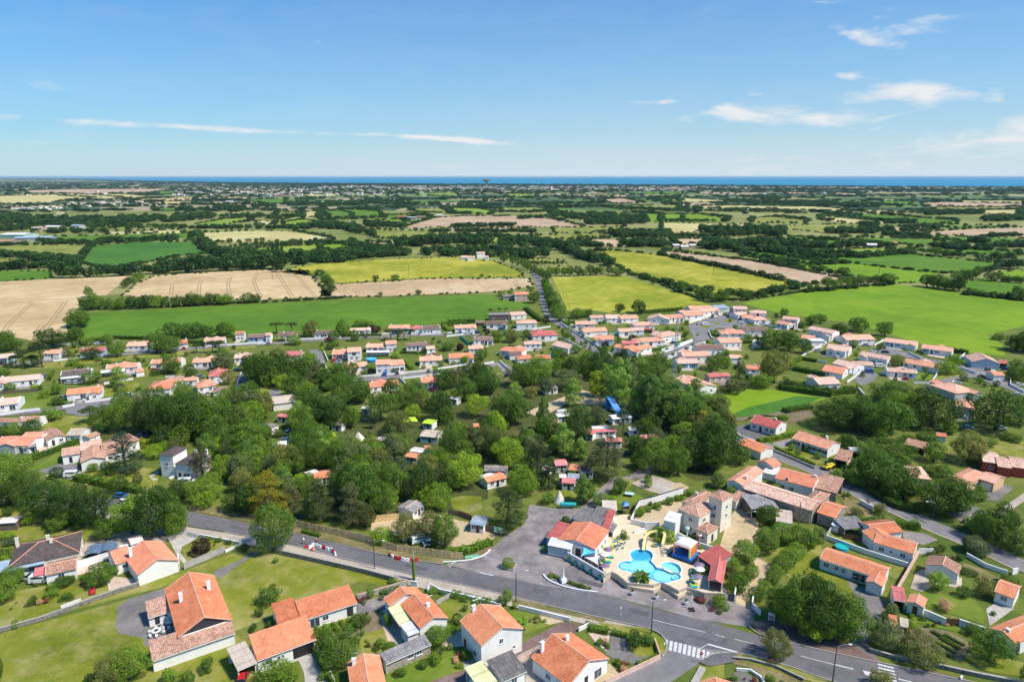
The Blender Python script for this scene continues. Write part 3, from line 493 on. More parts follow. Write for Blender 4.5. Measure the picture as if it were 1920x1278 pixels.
gs('lawn','g_base',[(1780,800),(1917,700),(2100,760),(2100,1050),(1917,960)])
# ---------------------------------------------------------------- roads
ZR=-.06
V(0,0,1)
sheet('main_road',[(-60,880),(0,893),(160,925),(250,944),(355,958),(470,981),(595,1011),(745,1046),(840,1060),(925,1077),(1020,1097),(1120,1111),(1215,1138),(1320,1162),(1429,1192),(1600,1232),(1745,1262),(1920,1300),(2060,1330),(2060,1400),(1900,1390),(1800,1345),(1650,1300),(1545,1270),(1474,1245),(1384,1222),(1330,1216),(1256,1200),(1215,1175),(1140,1160),(975,1120),(900,1102),(770,1075),(645,1046),(540,1018),(420,996),(350,985),(250,968),(160,948),(0,918),(-60,910)],'g_asphalt',ZR)
sheet('side_road',[(1240,1190),(1256,1200),(1330,1216),(1384,1222),(1320,1236),(1300,1250),(1240,1290),(1120,1400),(960,1400),(1100,1290),(1236,1232),(1248,1218)],'g_street',ZR-.006)
sheet('pavement',[(-60,912),(0,920),(160,950),(250,970),(350,987),(420,998),(540,1020),(645,1048),(770,1077),(900,1104),(975,1122),(1140,1162),(1215,1178),(1100,1170),(960,1136),(860,1118),(740,1090),(660,1068),(530,1034),(420,1012),(350,1000),(160,962),(-60,925)],'g_path',ZR-.004)
sheet('verge',[(355,956),(470,979),(600,1009),(745,1044),(830,1056),(850,1048),(740,1032),(600,995),(470,962),(350,945)],'g_dry',ZR-.008)
sheet('verge',[(1120,1165),(1215,1178),(1250,1200),(1248,1222),(1232,1230),(1210,1195),(1130,1175)],'g_lawn',ZR-.002);sheet('verge',[(960,1120),(1140,1160),(1130,1166),(960,1130)],'g_dry',ZR-.003)
sheet('verge',[(1384,1223),(1474,1247),(1545,1272),(1650,1302),(1600,1302),(1500,1270),(1370,1232)],'g_lawn',ZR-.002)
sheet('pavement',[(1310,1240),(1340,1224),(1384,1223),(1378,1240),(1330,1248)],'g_asphalt',ZR+.1);sheet('verge',[(1730,1258),(1920,1295),(1920,1310),(1740,1268)],'g_dry',ZR-.001)
# upper right road, village roads
V(1320,720,3.195)
strip('upper_road',[(180,320),(330,360),(450,430),(700,520),(900,640),(1150,740),(1350,840),(1600,940),(1917,1090),(2300,1250)],6.5,'g_street',ZR,sm=3)
strip('pavement',[(430,440),(700,545),(900,665),(1150,770),(1340,865),(1590,965),(1900,1115)],2.2,'g_path',ZR-.01,sm=3)
V(0,560,4)
strip('village_street',[(-200,520),(60,490),(400,460),(800,425),(1200,390),(1800,345)],5.5,'g_street',ZR,sm=2);strip('village_street',[(-200,885),(0,865),(300,840),(560,800),(880,755)],6.5,'g_street',ZR,sm=2)
sheet('turning_head',[(500,860),(480,810),(600,780),(880,750),(900,780),(720,860),(620,880)],'g_street',ZR-.004)
strip('village_street',[(1830,560),(1800,640),(1830,700),(1900,740),(1990,755),(2060,730),(2060,680)],5.0,'g_street',ZR,sm=3)
V(400,560,4)
strip('village_street',[(200,345),(500,330),(800,305),(1100,290),(1500,270),(1917,270),(2200,260)],5.5,'g_street',ZR-.002,sm=2);strip('village_street',[(760,380),(790,460),(800,560),(770,640)],6,'g_street',ZR+.004,sm=1);strip('village_street',[(1050,610),(1300,590),(1700,550),(1950,520),(2060,560)],5.5,'g_street',ZR-.004,sm=2)
sheet('verge',[(300,650),(620,600),(640,690),(400,740)],'g_lawn',ZR-.003)
V(840,520,4)
strip('country_road',[(640,-60),(680,30),(712,140),(725,220),(780,310),(860,360),(960,440),(1050,520),(1180,600),(1230,640)],6.5,'g_street',ZR+.002,sm=3)
strip('country_road',[(1620,590),(1750,540),(1880,480),(1960,440)],6,'g_street',ZR,sm=1);strip('village_street',[(300,660),(400,640),(470,720)],6,'g_asphlight',ZR,sm=1);sheet('driveway',[(860,355),(930,345),(1010,420),(960,440)],'g_path',ZR-.01)
V(1240,560,5.324)
sheet('village_square',[(265,270),(420,210),(560,165),(660,160),(740,190),(860,230),(840,280),(700,300),(560,290),(460,350),(490,400),(440,440),(300,490),(0,590),(0,530),(200,460),(330,410),(310,360)],'g_street',ZR+.004)
for q in[[(380,275),(410,255),(470,262),(495,285),(440,292)],[(505,235),(540,222),(600,245),(560,255)],[(610,215),(680,195),(750,215),(700,235),(640,232)]]:sheet('flower_bed',q,'g_lawn',ZR+.02)
V(1540,560,4.916)
sheet('cul_de_sac',[(440,470),(560,440),(800,500),(1040,560),(1280,600),(1560,660),(1700,740),(1917,860),(1917,900),(1600,790),(1400,720),(1280,650),(1060,590),(700,520),(560,510),(470,500)],'g_street',ZR);sheet('cul_de_sac',[(300,740),(360,690),(470,670),(530,700),(480,760),(360,800)],'g_street',ZR)
strip('village_street',[(1000,830),(1120,760),(1260,720),(1480,690),(1560,720)],6,'g_street',ZR+.003,sm=2);strip('village_street',[(0,520),(200,540)],4,'g_street',ZR,sm=0);sheet('verge',[(1060,720),(1240,650),(1300,690),(1260,715),(1100,740),(1010,800)],'g_lawn',ZR+.01)
sheet('lawn',[(870,660),(1000,690),(1060,680),(1010,760),(860,750)],'g_lawnfresh',ZR-.01);sheet('lawn',[(1190,790),(1280,800),(1260,850),(1180,840)],'g_lawn',ZR-.01)
# kerbs and paint
V(0,0,1)
kerb([(420,997),(540,1019),(645,1047),(770,1076),(900,1103),(975,1121),(1140,1161),(1215,1176),(1240,1188),(1250,1202),(1250,1218),(1242,1230)]);kerb([(470,980),(595,1010),(745,1045),(830,1057)]);kerb([(1310,1237),(1340,1223),(1384,1222),(1474,1246),(1545,1271),(1640,1300)])
kerb([(1400,1168),(1408,1178),(1429,1191),(1500,1209),(1600,1231),(1745,1261),(1920,1298)])
ZP=ZR+.008
def paint(x0,y0,x1,y1,wd=.14,name='road_marking',mat='roadpaint',z=ZP):
 strip(name,[(x0,y0),(x1,y1)],wd,mat,z,sm=0)
flat('roadpaint',(.62,.61,.60),.8,.22,3);ground('g_patchdark',[(.095,.09,.095),(.115,.11,.114),(.135,.13,.134)],.3,2,9,bmp=.01)
for a_ in[(500,1003,640,1034,.10),(700,1048,860,1080,.09),(930,1095,1120,1135,.10),(1000,1104,1030,1111,1.6),(760,1058,800,1067,1.3),(1180,1142,1215,1152,1.8),(1400,1208,1470,1228,.9),(430,985,460,992,1.4),(1130,1140,1300,1182,.09),(1085,1085,1130,1098,1.5),(1290,1190,1340,1204,1.1)]:paint(*a_,'asphalt_patch','g_patchdark',ZR+.004)
V(1320,720,3.195)
for a_ in[(500,455,640,500,.1),(760,560,840,610,1.0),(960,665,1100,735,.1),(1250,790,1330,830,1.2)]:paint(*a_,'asphalt_patch','g_patchdark',ZR+.004)
V(1200,1100,6.4)
paint(140,388,785,541,.16);paint(903,567,1018,598,.16);paint(1130,621,1435,696,.16);paint(1760,780,1930,822,.16);paint(820,683,1165,780,.5);paint(718,735,815,683,.15)
for i,(x,y,y1)in enumerate([(318,632,690),(375,645,760),(430,658,772),(484,672,786),(540,686,803),(596,702,818),(651,718,834),(706,735,850),(762,751,866),(820,770,850),(877,788,832)]):
 paint(x+3,y,x-12,y1,.62,'crossing_stripe')
V(840,960,4);paint(20,404,340,472,.35);paint(0,388,70,366,.2);V(420,960,4);paint(1690,402,1917,452,.35);paint(1700,385,1740,372,.3)
V(1300,960,3.097);paint(540,810,930,912,.16);paint(820,880,930,906,.16)
for k in range(6):paint(1070+k*3,880+k*20,1165+k*4,903+k*19,.5,'crossing_stripe')
for k in range(3):paint(985+k*5,918+k*9,1060+k*8,940+k*9,.4,'crossing_stripe')
paint(1190,965,1270,985,.3);paint(955,712,1010,730,.5)
V(840,520,4)
paint(790,320,800,335,.4)
# ---------------------------------------------------------------- tree and hedge meshes
def leaf_quads(P,Nn,size,rng,aspect=.7):
 n=len(P);a=np.cross(Nn,rng.normal(size=(n,3)));a/=np.linalg.norm(a,axis=1,keepdims=True)+1e-9;b_=np.cross(Nn,a);b_/=np.linalg.norm(b_,axis=1,keepdims=True)+1e-9
 s=size*rng.uniform(.6,1.3,(n,1));a=a*s;b_=b_*s*aspect
 v=np.stack([P-a*.5-b_*.3,P+a*.1-b_*.5,P+a*.55+b_*.1,P-a*.1+b_*.5],1)
 return v.reshape(-1,3),np.arange(4*n).reshape(n,4)
def lobes_for(kind,rng):
 Lb=[]
 def add(x,y,z,r,sq=1.0):Lb.append((x,y,z,r,sq))
 if kind in('oak','oakwide'):
  ax,ay,sk=rng.uniform(.84,1.08),rng.uniform(.84,1.08),rng.uniform(-.10,.10)
  for i in range(30):
   t=rng.uniform(0,2*math.pi);zz=rng.uniform(-.75,1);rr=math.sqrt(max(0,1-zz*zz))*rng.uniform(.55,1.06);r=rng.uniform(.07,.17)
   add(math.cos(t)*rr*(.56-r*.8)*ax+sk*zz,math.sin(t)*rr*(.56-r*.8)*ay,.52+zz*(.45-r*.6)*rng.uniform(.8,1.05),r)
  for i in range(5):add(rng.uniform(-.15,.15),rng.uniform(-.15,.15),rng.uniform(.35,.6),.26)
 elif kind=='dense':
  add(0,0,.52,.38,1.1)
  for i in range(22):
   t=rng.uniform(0,2*math.pi);zz=rng.uniform(-.7,1);rr=math.sqrt(max(0,1-zz*zz));r=rng.uniform(.09,.14);add(math.cos(t)*rr*.37,math.sin(t)*rr*.37,.52+zz*.37,r)
 elif kind=='poplar':
  for i in range(34):
   z=rng.uniform(.12,.97);env=.42*math.sin(math.pi*min(1,(z*.93+.10)))**.7;t=rng.uniform(0,2*math.pi);rr=rng.uniform(.35,1)*env;add(math.cos(t)*rr,math.sin(t)*rr,z,rng.uniform(.07,.13),.7)
  for z in(.3,.5,.7):add(0,0,z,.2,.8)
 elif kind=='umbrella':
  for i in range(17):
   t=rng.uniform(0,2*math.pi);rr=rng.uniform(0,.38);add(math.cos(t)*rr,math.sin(t)*rr,.83+rng.uniform(-.06,.05)-rr*rr*.4,rng.uniform(.10,.16),.5)
 elif kind=='pine':
  for i in range(24):
   z=rng.uniform(.35,.97);env=.42*(1.15-z)+.12;t=rng.uniform(0,2*math.pi);rr=rng.uniform(.3,1)*env;add(math.cos(t)*rr,math.sin(t)*rr,z,rng.uniform(.08,.15),.4)
 elif kind=='cypress':
  for i in range(46):
   z=rng.uniform(.10,.98)**.9;env=.44*(1-max(0,z-.25)/.80)**.75;t=rng.uniform(0,2*math.pi);rr=rng.uniform(.55,1)*env;add(math.cos(t)*rr,math.sin(t)*rr,z,rng.uniform(.07,.13)*(1.1-z*.4),.45)
  for z,r in((.25,.27),(.45,.22),(.65,.15)):add(0,0,z,r,.9)
 elif kind=='ball':
  add(0,0,.5,.46)
  for i in range(16):
   d=rng.normal(size=3);d/=np.linalg.norm(d);add(d[0]*.37,d[1]*.37,.5+d[2]*.37,.11)
 elif kind=='bush':
  for i in range(16):
   t=rng.uniform(0,2*math.pi);rr=rng.uniform(.05,.34);add(math.cos(t)*rr,math.sin(t)*rr,rng.uniform(.25,.72)-rr*.3,rng.uniform(.14,.24))
 elif kind=='column':
  for i in range(12):add(rng.uniform(-.08,.08),rng.uniform(-.08,.08),.1+i*.072,.36*math.sin(math.pi*(.12+.86*i/12))**.6,.5)
 return np.array(Lb)
def crown_arrays(kind,seed,n,size,droop=0.0,thin=0.0):
 rng=np.random.RandomState(seed);Lb=lobes_for(kind,rng)
 wgt=Lb[:,3]**2;wgt/=wgt.sum();k=rng.choice(len(Lb),int(n*1.9),p=wgt);d=rng.normal(size=(len(k),3));d/=np.linalg.norm(d,axis=1,keepdims=True)
 rad=Lb[k,3:4]*rng.uniform(.74,1.16,(len(k),1));P=Lb[k,:3]+d*rad*np.stack([np.ones(len(k)),np.ones(len(k)),Lb[k,4]],1)
 inside=np.zeros(len(P),bool)
 for l in Lb:
  q=(P-l[:3])/np.array([1,1,l[4]]);inside |=(q**2).sum(1)<(l[3]*.78)**2
 keep=~inside |(rng.uniform(size=len(P))<.06);P=P[keep][:n];d=d[keep][:n]
 Nn=d+rng.normal(size=d.shape)*.55+np.array([0,0,.35]);Nn/=np.linalg.norm(Nn,axis=1,keepdims=True)
 if droop:Nn[:,2]=np.abs(Nn[:,2])+droop;Nn/=np.linalg.norm(Nn,axis=1,keepdims=True)
 return P,Nn,size,rng
CR={}
def crown(kind,lod,var):
 key=(kind,lod,var)
 if key not in CR:
  n,s={'h':(7500,.030),'m':(3000,.046),'l':(700,.095)}[lod]
  if kind in('ball','bush','column'):n=int(n*.55);s*=1.3
  if kind in('cypress','pine','umbrella'):s*=.95
  P,Nn,s,rng=crown_arrays(kind,var*31+len(kind),n,s,.5 if kind in('cypress','pine','umbrella')else 0)
  v,f=leaf_quads(P,Nn,s,rng,.5 if kind in('cypress','pine','umbrella')else .75);CR[key]=(v,f)
 return CR[key]
CM={}
def crown_mesh(kind,lod,var,leaf):
 key=(kind,lod,var,leaf)
 if key not in CM:v,f=crown(kind,lod,var);CM[key]=npmesh('crown',v,f,'leaf_'+leaf)
 return CM[key]
TM={}
def trunk_mesh(kind,var):
 key=(kind,var)
 if key not in TM:
  rng=random.Random(var*7+len(kind));mb=MB();r0={'umbrella':.030,'pine':.028,'poplar':.03,'ball':.05,'bush':.04,'column':.05}.get(kind,.036);top={'umbrella':.82,'pine':.9,'poplar':.85,'cypress':.85,'ball':.6,'bush':.5,'column':.6}.get(kind,.62)
  pts=[(0,0,-.02)];x=y=0
  for i in range(1,5):x+=rng.uniform(-.02,.02);y+=rng.uniform(-.02,.02);pts.append((x,y,top*i/4))
  mb.tube(pts,[r0*1.35,r0,r0*.8,r0*.55,r0*.25],7)
  for i in range(6 if kind not in('ball','bush','column')else 3):
   t=rng.uniform(0,6.28)+i;z=top*rng.uniform(.38,.85);k=z/top*4;a=Vector(pts[int(k)]).lerp(Vector(pts[min(4,int(k)+1)]),k-int(k));ln=rng.uniform(.18,.32);up=rng.uniform(.08,.2)
   b_=a+Vector((math.cos(t)*ln,math.sin(t)*ln,up));m_=a.lerp(b_,.5)+Vector((0,0,-.01));mb.tube([a,m_,b_],[r0*.45,r0*.3,r0*.1],5)
  TM[key]=mb.mesh('trunk','palebark' if kind=='poplar' else 'bark')
 return TM[key]
# kind code -> crown shape, leaf colour, words, category, object name
TK={'oak':('oak','oak','dark green oak','tree','oak_tree'),'mid':('oak','mid','mid green broadleaf tree','tree','broadleaf_tree'),'bright':('oak','bright','bright green leafy tree','tree','leafy_tree'),
 'olive':('oak','olive','olive brown tinted tree','tree','olive_toned_tree'),'grey':('oak','grey','grey green silvery tree','tree','silvery_tree'),'dense':('dense','mid','dense rounded tree','tree','round_tree'),'densed':('dense','oak','dark compact rounded tree','tree','round_tree'),
 'poplar':('poplar','poplar','tall light green poplar','tree','poplar_tree'),'goldw':('poplar','lime','yellow green willow','tree','willow_tree'),'con':('cypress','conifer','dark green conifer','tree','conifer_tree'),'cedar':('cypress','cedar','brownish green layered cypress','tree','cypress_tree'),
 'gold':('cypress','gold','golden yellow cypress','tree','cypress_tree'),'blue':('cypress','blue','blue green spreading cedar','tree','cedar_tree'),'umb':('umbrella','conifer','umbrella pine with bare trunk','tree','pine_tree'),'pine':('pine','blue','slender pine','tree','pine_tree'),
 'purple':('dense','purple','dark purple leaved tree','tree','purple_tree'),'ball':('ball','mid','clipped round shrub','shrub','round_shrub'),'balld':('ball','oak','dark round shrub','shrub','round_shrub'),'ballb':('ball','bright','bright round shrub','shrub','round_shrub'),
 'bush':('bush','mid','loose green bush','shrub','garden_bush'),'bushb':('bush','bright','bright green bush','shrub','laurel_bush'),'bushg':('bush','grey','grey green bush','shrub','silver_bush'),'bushr':('bush','pinkish','pale pinkish flowering bush','shrub','garden_bush'),'bushd':('bush','oak','dark green bush','shrub','evergreen_bush'),'busho':('bush','olive','olive brown bush','shrub','olive_bush'),
 'busho2':('bush','gold','yellow leaved bush','shrub','garden_bush'),'col':('column','oak','narrow columnar cypress','tree','cypress_tree'),'redb':('bush','red','red flowering shrub','shrub','flowering_shrub')}
AUTO=[]      # things whose label is worded at the end, from what they stand beside
NTREE=[0]
def tree_at(code,p,w_,h,group=None,label=None,lod=None):
 sh,leaf,words_,cat,nm=TK[code];NTREE[0]+=1;i=NTREE[0];d=p.length;var=(i*7)%(8 if sh in('oak','dense')else 4)
 lod=lod or('h' if w_/mpp(p)>46 else 'm');rz=random.uniform(0,6.28)
 o=root(nm,Matrix.Translation(p)@ Matrix.Rotation(rz,4,'Z')@ Matrix.Diagonal((w_,w_,h,1)),label,cat,group)
 t=link('trunk' if sh not in('ball','bush')else 'stem',trunk_mesh(sh,var),o);c=link('crown' if sh not in('ball','bush')else 'foliage',crown_mesh(sh,lod,var,leaf),o)
 if not label:AUTO.append([o,words_,p.copy(),w_*.5+h*.5])
 return o
def T(code,x,top,basey,w_,group=None,label=None):
 """a tree by where it stands: foot at (x, basey), top row, width, in the current close-up"""
 px,py=PX(x,basey);p=GP(px,py,-.1);tx,ty=PX(x,top);W=w_/VW[2]*mpp(p)*(1.12 if code in('oak','mid','bright','olive','grey','poplar')else 1.03);h=hgt(p,tx,ty+0)
 # the crown's near half hides the foot: what is seen between top and base row is height plus half the crown's depth
 if TK[code][0]not in('umbrella','pine','poplar'):p=p+Vector((p.x,p.y,0)).normalized()*W*.22;h=hgt(p,tx,ty)
 return tree_at(code,p,W,max(.6,h),group,label)
def TT(code,*rows,group=None):
 for r in rows:T(code,*r,group=group)
BELT0=[]
def row(code,pts,n,hp,wp,jit=.25,group=None,label=None):
 """n trees along a line of feet; hp, wp = height and width in close-up pixels"""
 P=[G(*p)for p in pts];Ls=[(b_-a).length for a,b_ in zip(P,P[1:])];tot=sum(Ls)
 for k in range(n):
  d=(k+.5)/n*tot;i=0
  while i<len(Ls)-1 and d>Ls[i]:d-=Ls[i];i+=1
  p=P[i].lerp(P[i+1],min(1,d/Ls[i]));s=random.uniform(1-jit,1+jit);W=wp/VW[2]*mpp(p)*s
  if p.y>640 and group is None:BELT0.append((p.x,p.y,-.4,W,hp/VW[2]*mpp(p)*s));continue
  tree_at(code if isinstance(code,str)else random.choice(code),p+Vector((random.uniform(-1,1),random.uniform(-1,1),-.1)),W,hp/VW[2]*mpp(p)/math.cos(PITCH*1.2)*random.uniform(1-jit,1+jit)+.3,group)
def hedge(pts,w_,h,leaf='mid',label=None,z=0,dens=26,group=None,name='hedge',size=.26):
 P=[G(*p,z)for p in pts];rng=np.random.RandomState(len(pts)*7+int(abs(P[0].x)));Vv,Nn=[],[]
 for a,b_ in zip(P,P[1:]):
  ln=(b_-a).length;u=np.array((b_-a)/ln);nn=np.array([-u[1],u[0],0]);m_=int(dens*ln*(w_+2*h))+4
  s=rng.uniform(0,1,m_)*(w_+2*h);t=rng.uniform(-.1,ln+.1,m_);bumpy=1+.16*np.sin(t*1.7+1)+.10*np.sin(t*4.1)
  off=np.where(s<h,-w_/2,np.where(s<h+w_,s-h-w_/2,w_/2));zz=np.where(s<h,s,np.where(s<h+w_,h,2*h+w_-s))*bumpy
  p=np.array(a)+np.outer(t,u)+np.outer(off*bumpy,nn)+np.outer(zz,[0,0,1])+rng.normal(size=(m_,3))*.07
  n0=np.where((s<h)[:,None],-nn,np.where((s<h+w_)[:,None],np.array([0,0,1]),nn));Vv.append(p);Nn.append(n0+rng.normal(size=(m_,3))*.5)
 Vv=np.concatenate(Vv);Nn=np.concatenate(Nn);Nn/=np.linalg.norm(Nn,axis=1,keepdims=True);c0=P[len(P)//2]
 v,f=leaf_quads(Vv-np.array(c0),Nn,size,rng,.8);o=root(name,Matrix.Translation(c0),label,'hedge' if name=='hedge' else 'vegetable row',group)
 link('foliage',npmesh('foliage',v,f,'leaf_'+leaf),o);mb=MB();A,B=offset_line(P,w_*.42,w_*.42)
 for i in range(len(P)-1):
  up=Vector((0,0,h*.8));mb.prism([(q.x-c0.x,q.y-c0.y)for q in(B[i],B[i+1],A[i+1],A[i])],0-c0.z+z,h*.82-c0.z+z)
 mb.build('branches','leaf_oak' if leaf !='purple' else 'leaf_purple',o,RM[o.name])  # solid inner box; the shade within the hedge is put into its dark colour
 if not label:AUTO.append([o,{'mid':'green hedge','bright':'bright green hedge','oak':'dark green hedge','olive':'olive hedge'}.get(leaf,'hedge')if name=='hedge' else 'low row of vegetables',c0,1])
 return o
def palm(x,top,basey,w_,label):
 px,py=PX(x,basey);p=GP(px,py,0);h=hgt(p,*PX(x,top));W=w_/VW[2]*mpp(p);o=root('palm_tree',Matrix.Translation(p),label,'palm')
 MB().tube([(0,0,-.05),(0.05,0,h*.3),(0,0,h*.55)],[.28,.24,.22],9).build('trunk','bark',o,RM[o.name]);rng=random.Random(int(x));mb=MB()
 for k in range(34):
  a=rng.uniform(0,6.28);up=rng.uniform(-.1,1.2);ln=W*.55;pts=[]
  for j in range(7):
   t=j/6;pts.append(Vector((math.cos(a)*ln*t*math.cos(up*(1-t*.6)),math.sin(a)*ln*t*math.cos(up*(1-t*.6)),h*.55+ln*(math.sin(up)*t*1.0-t*t*.55))))
  sd_=Vector((-math.sin(a),math.cos(a),0))
  for j in range(6):
   wl=.22*math.sin(math.pi*(j+.5)/6.5)+.05;w2=.22*math.sin(math.pi*(j+1.5)/6.5)+.02
   for sg in(-1,1):mb.face([pts[j],pts[j+1],pts[j+1]+sd_*sg*w2*1.5-Vector((0,0,w2*.6)),pts[j]+sd_*sg*wl*1.5-Vector((0,0,wl*.6))])
 f=mb.build('fronds','leaf_mid',o,RM[o.name]);f['kind']='stuff';return o
# ---------------------------------------------------------------- the trees of the picture, foot by foot
V(0,720,4)
TT('oak',(785,140,370,185),(1080,110,370,200),(1210,90,390,260),(1345,60,400,260),(1480,45,420,290),(1830,110,330,210),(1640,220,470,220))
TT('mid',(930,80,360,210),(1610,60,420,260),(1720,130,400,190),(1790,320,540,240),(1880,470,720,240),(1560,690,880,270),(1880,330,540,200))
TT('bright',(1890,150,350,170),(1600,400,590,190),(1690,520,740,170),(1000,830,1150,300),(1330,940,1150,200),(1540,800,940,150),(1240,430,520,190),(1160,450,560,160))
TT('oak',(400,720,1020,320),(560,740,1060,320),(720,770,1080,270),(1160,760,1180,340),(1290,810,1140,230),(800,1010,1180,160),(1370,720,870,200),(1850,700,1000,160),(1740,820,960,140))
TT('mid',(60,500,900,330),(190,640,930,240),(470,960,1100,200));TT('grey',(90,720,910,240),(250,760,900,160));TT('con',(1700,370,620,130),(1760,560,760,120));TT('cedar',(1530,460,730,230))
T('blue',950,350,690,300);T('dense',900,690,815,145);T('balld',430,620,705,105);T('busho',1035,655,755,95);TT('olive',(1320,400,530,120));T('bush',800,570,690,120);T('busho2',740,650,700,90);T('bushb',700,580,660,90)
T('umb',680,165,290,150);T('bush',390,150,280,160);T('oak',250,260,390,150);T('mid',100,290,390,130);T('oak',20,300,400,120);T('balld',60,920,990,75);T('busho2',190,900,970,70);T('bush',220,970,1060,110);T('bushb',60,1100,1170,120);T('bushg',80,1140,1200,110)
T('dense',430,325,360,60);T('bushr',640,740,790,60)
V(440,720,4)
T('gold',250,650,1010,400);T('gold',90,740,960,200);T('cedar',420,700,960,220);T('con',640,700,1050,300);T('cedar',880,730,1080,280);T('olive',990,890,1090,130);T('con',560,800,1030,160)
T('dense',300,895,1275,330);T('ballb',1108,1075,1200,175);T('olive',1290,970,1190,190);T('olive',1440,950,1190,240);T('mid',1580,960,1230,200);T('col',1500,1090,1235,80)
TT('oak',(560,20,270,240),(630,80,340,300),(770,110,350,240),(1540,60,290,190),(1600,150,310,120),(1390,590,890,270),(960,570,960,330),(820,590,900,200),(1050,700,960,220))
TT('mid',(80,290,550,340),(570,290,600,310),(620,410,650,250),(1100,50,290,225),(1480,470,700,220),(1640,610,820,170),(1620,290,570,210),(1110,740,990,200),(430,480,700,210),(1290,50,200,160),(330,330,400,70))
TT('bright',(120,120,330,220),(180,480,670,200),(1225,365,560,190),(1740,505,790,260),(1520,740,960,200),(880,150,340,120),(1340,150,260,120));TT('olive',(1230,180,400,200),(1780,320,500,180),(1400,60,190,140));TT('grey',(40,520,690,130),(840,370,510,200),(1210,530,760,180));T('con',1000,460,620,330);T('con',1010,350,400,60)
T('mid',1730,480,640,120);T('ball',1145,285,330,60);T('umb',1050,240,330,90);T('oak',20,0,200,140)
V(400,560,4)
TT('oak',(400,385,640,330),(1000,565,800,310),(850,530,700,160),(1340,590,780,150),(1730,510,690,160),(1690,680,860,150),(1880,590,780,200),(660,460,620,150),(1100,620,790,150));TT('mid',(560,420,640,260),(1520,610,800,200),(700,620,790,180),(330,420,620,190));TT('bright',(710,400,530,160),(610,265,350,110));T('con',850,520,690,150)
T('umb',480,170,260,110);T('umb',590,172,255,90);T('olive',735,152,295,120);T('col',705,230,300,80);T('dense',975,150,290,115);T('mid',1110,158,210,130);T('mid',1180,165,210,90);T('dense',905,235,325,95);T('dense',1060,228,320,80);T('purple',1215,200,258,95)
for x,t_,w_ in((1330,222,100),(1380,228,80),(1430,222,80),(1478,220,80)):T('umb',x,t_,310,w_)
TT('dense',(1055,478,555,85),(920,495,560,100),(1165,488,545,60),(1760,318,390,110),(880,330,380,80),(1585,358,410,50),(80,175,290,130));T('purple',1850,335,388,60);T('purple',1180,525,565,50);T('purple',960,540,575,40);T('bushb',1365,380,450,80);T('ball',1265,528,555,40);T('ball',1350,520,555,40);T('bushb',1880,430,490,70);T('bush',1130,530,570,50);T('busho',900,590,620,60)
T('ball',1800,462,497,40);T('olive',1850,500,560,50);T('umb',50,310,400,90)
V(0,560,4)
TT('oak',(60,260,400,140),(395,220,370,240),(590,75,220,190),(690,358,460,125),(1290,170,280,130),(1470,172,300,150),(1560,200,285,110),(1180,228,410,140),(1270,275,410,170),(1400,178,280,100));TT('dense',(1370,203,292,110),(880,298,440,125),(810,265,340,100),(1700,172,282,140),(690,535,640,150));T('blue',1680,425,500,80)
TT('bush',(570,200,300,120),(640,285,350,130),(560,300,370,60),(1120,330,380,60),(1170,525,570,110),(20,520,580,170),(430,620,720,90),(1310,480,515,50),(550,430,500,110),(800,450,490,100),(600,480,520,80),(260,320,370,90),(130,310,370,90),(80,620,690,120),(1040,430,480,40),(740,430,470,60),(1230,395,435,45));T('busho',510,330,440,70)
for x,t_,w_ in((190,370,120),(245,420,120),(320,332,150),(125,415,110),(1480,330,90),(1530,325,70),(1595,308,80),(1645,305,90)):T('umb',x,t_,515 if x<1000 else 405,w_)
T('bushd',430,725,800,100);T('bushb',350,670,740,110)
V(840,520,4)
TT('oak',(210,630,820,220),(290,690,880,240),(550,620,830,190),(1120,545,740,220),(1560,560,740,190),(470,845,1130,290),(970,950,1250,230),(1500,1040,1200,200),(1780,890,1180,300));TT('mid',(680,590,780,240),(860,600,740,190),(970,575,760,180),(1480,615,760,210),(1880,960,1180,200),(600,640,760,160),(1850,1100,1320,330))
TT('bright',(215,870,1060,170),(345,1000,1260,210),(820,1180,1300,130),(1480,1050,1190,100));TT('grey',(890,690,850,200),(730,740,880,130),(1120,965,1110,140));T('goldw',1115,695,890,170);T('gold',1890,1000,1240,230)
for x,t_,b_,w_ in((1270,615,960,230),(1330,610,880,160),(940,750,960,165),(1510,735,1080,260),(1700,775,1080,270),(1600,760,1020,180),(500,780,940,150),(715,905,1150,135),(1440,740,1060,180),(1790,800,1060,150),(1210,650,900,150)):T('poplar',x,t_,b_,w_)
T('con',1310,505,680,120);T('con',1385,555,720,110);T('pine',1312,940,1190,140);T('olive',400,900,1080,180);T('busho',620,810,900,110);T('con',480,390,490,1)if 0 else None
T('olive',480,390,490,120);T('mid',590,388,450,60);T('dense',885,375,468,90);T('bush',940,428,478,45);T('mid',250,530,630,110);T('ballb',130,583,648,65);TT('purple',(735,292,350,60),(285,385,432,72),(92,495,552,60),(1003,372,412,50),(1380,425,475,60),(1180,480,520,60));TT('oak',(1288,190,262,80),(1430,165,272,120),(645,95,195,90),(1745,30,110,75),(1890,70,150,80));TT('mid',(970,225,310,110),(1045,228,300,80),(620,65,100,60));TT('dense',(400,95,145,60),(465,90,130,50))
for k,(x,t_,w_)in enumerate(((815,195,130),(795,160,100),(780,130,90),(768,105,80),(755,80,70),(748,55,65),(742,30,60),(737,10,55),(840,230,90))):T(('mid','oak')[k%2],x,t_,t_+105,w_)
T('umb',318,228,290,45);T('umb',385,225,270,40);T('umb',435,225,265,40);T('mid',370,395,470,80);T('dense',1730,645,710,50);T('mid',960,500,570,80);T('mid',820,520,600,100);T('con',1065,505,560,40)
V(1240,560,5.324)
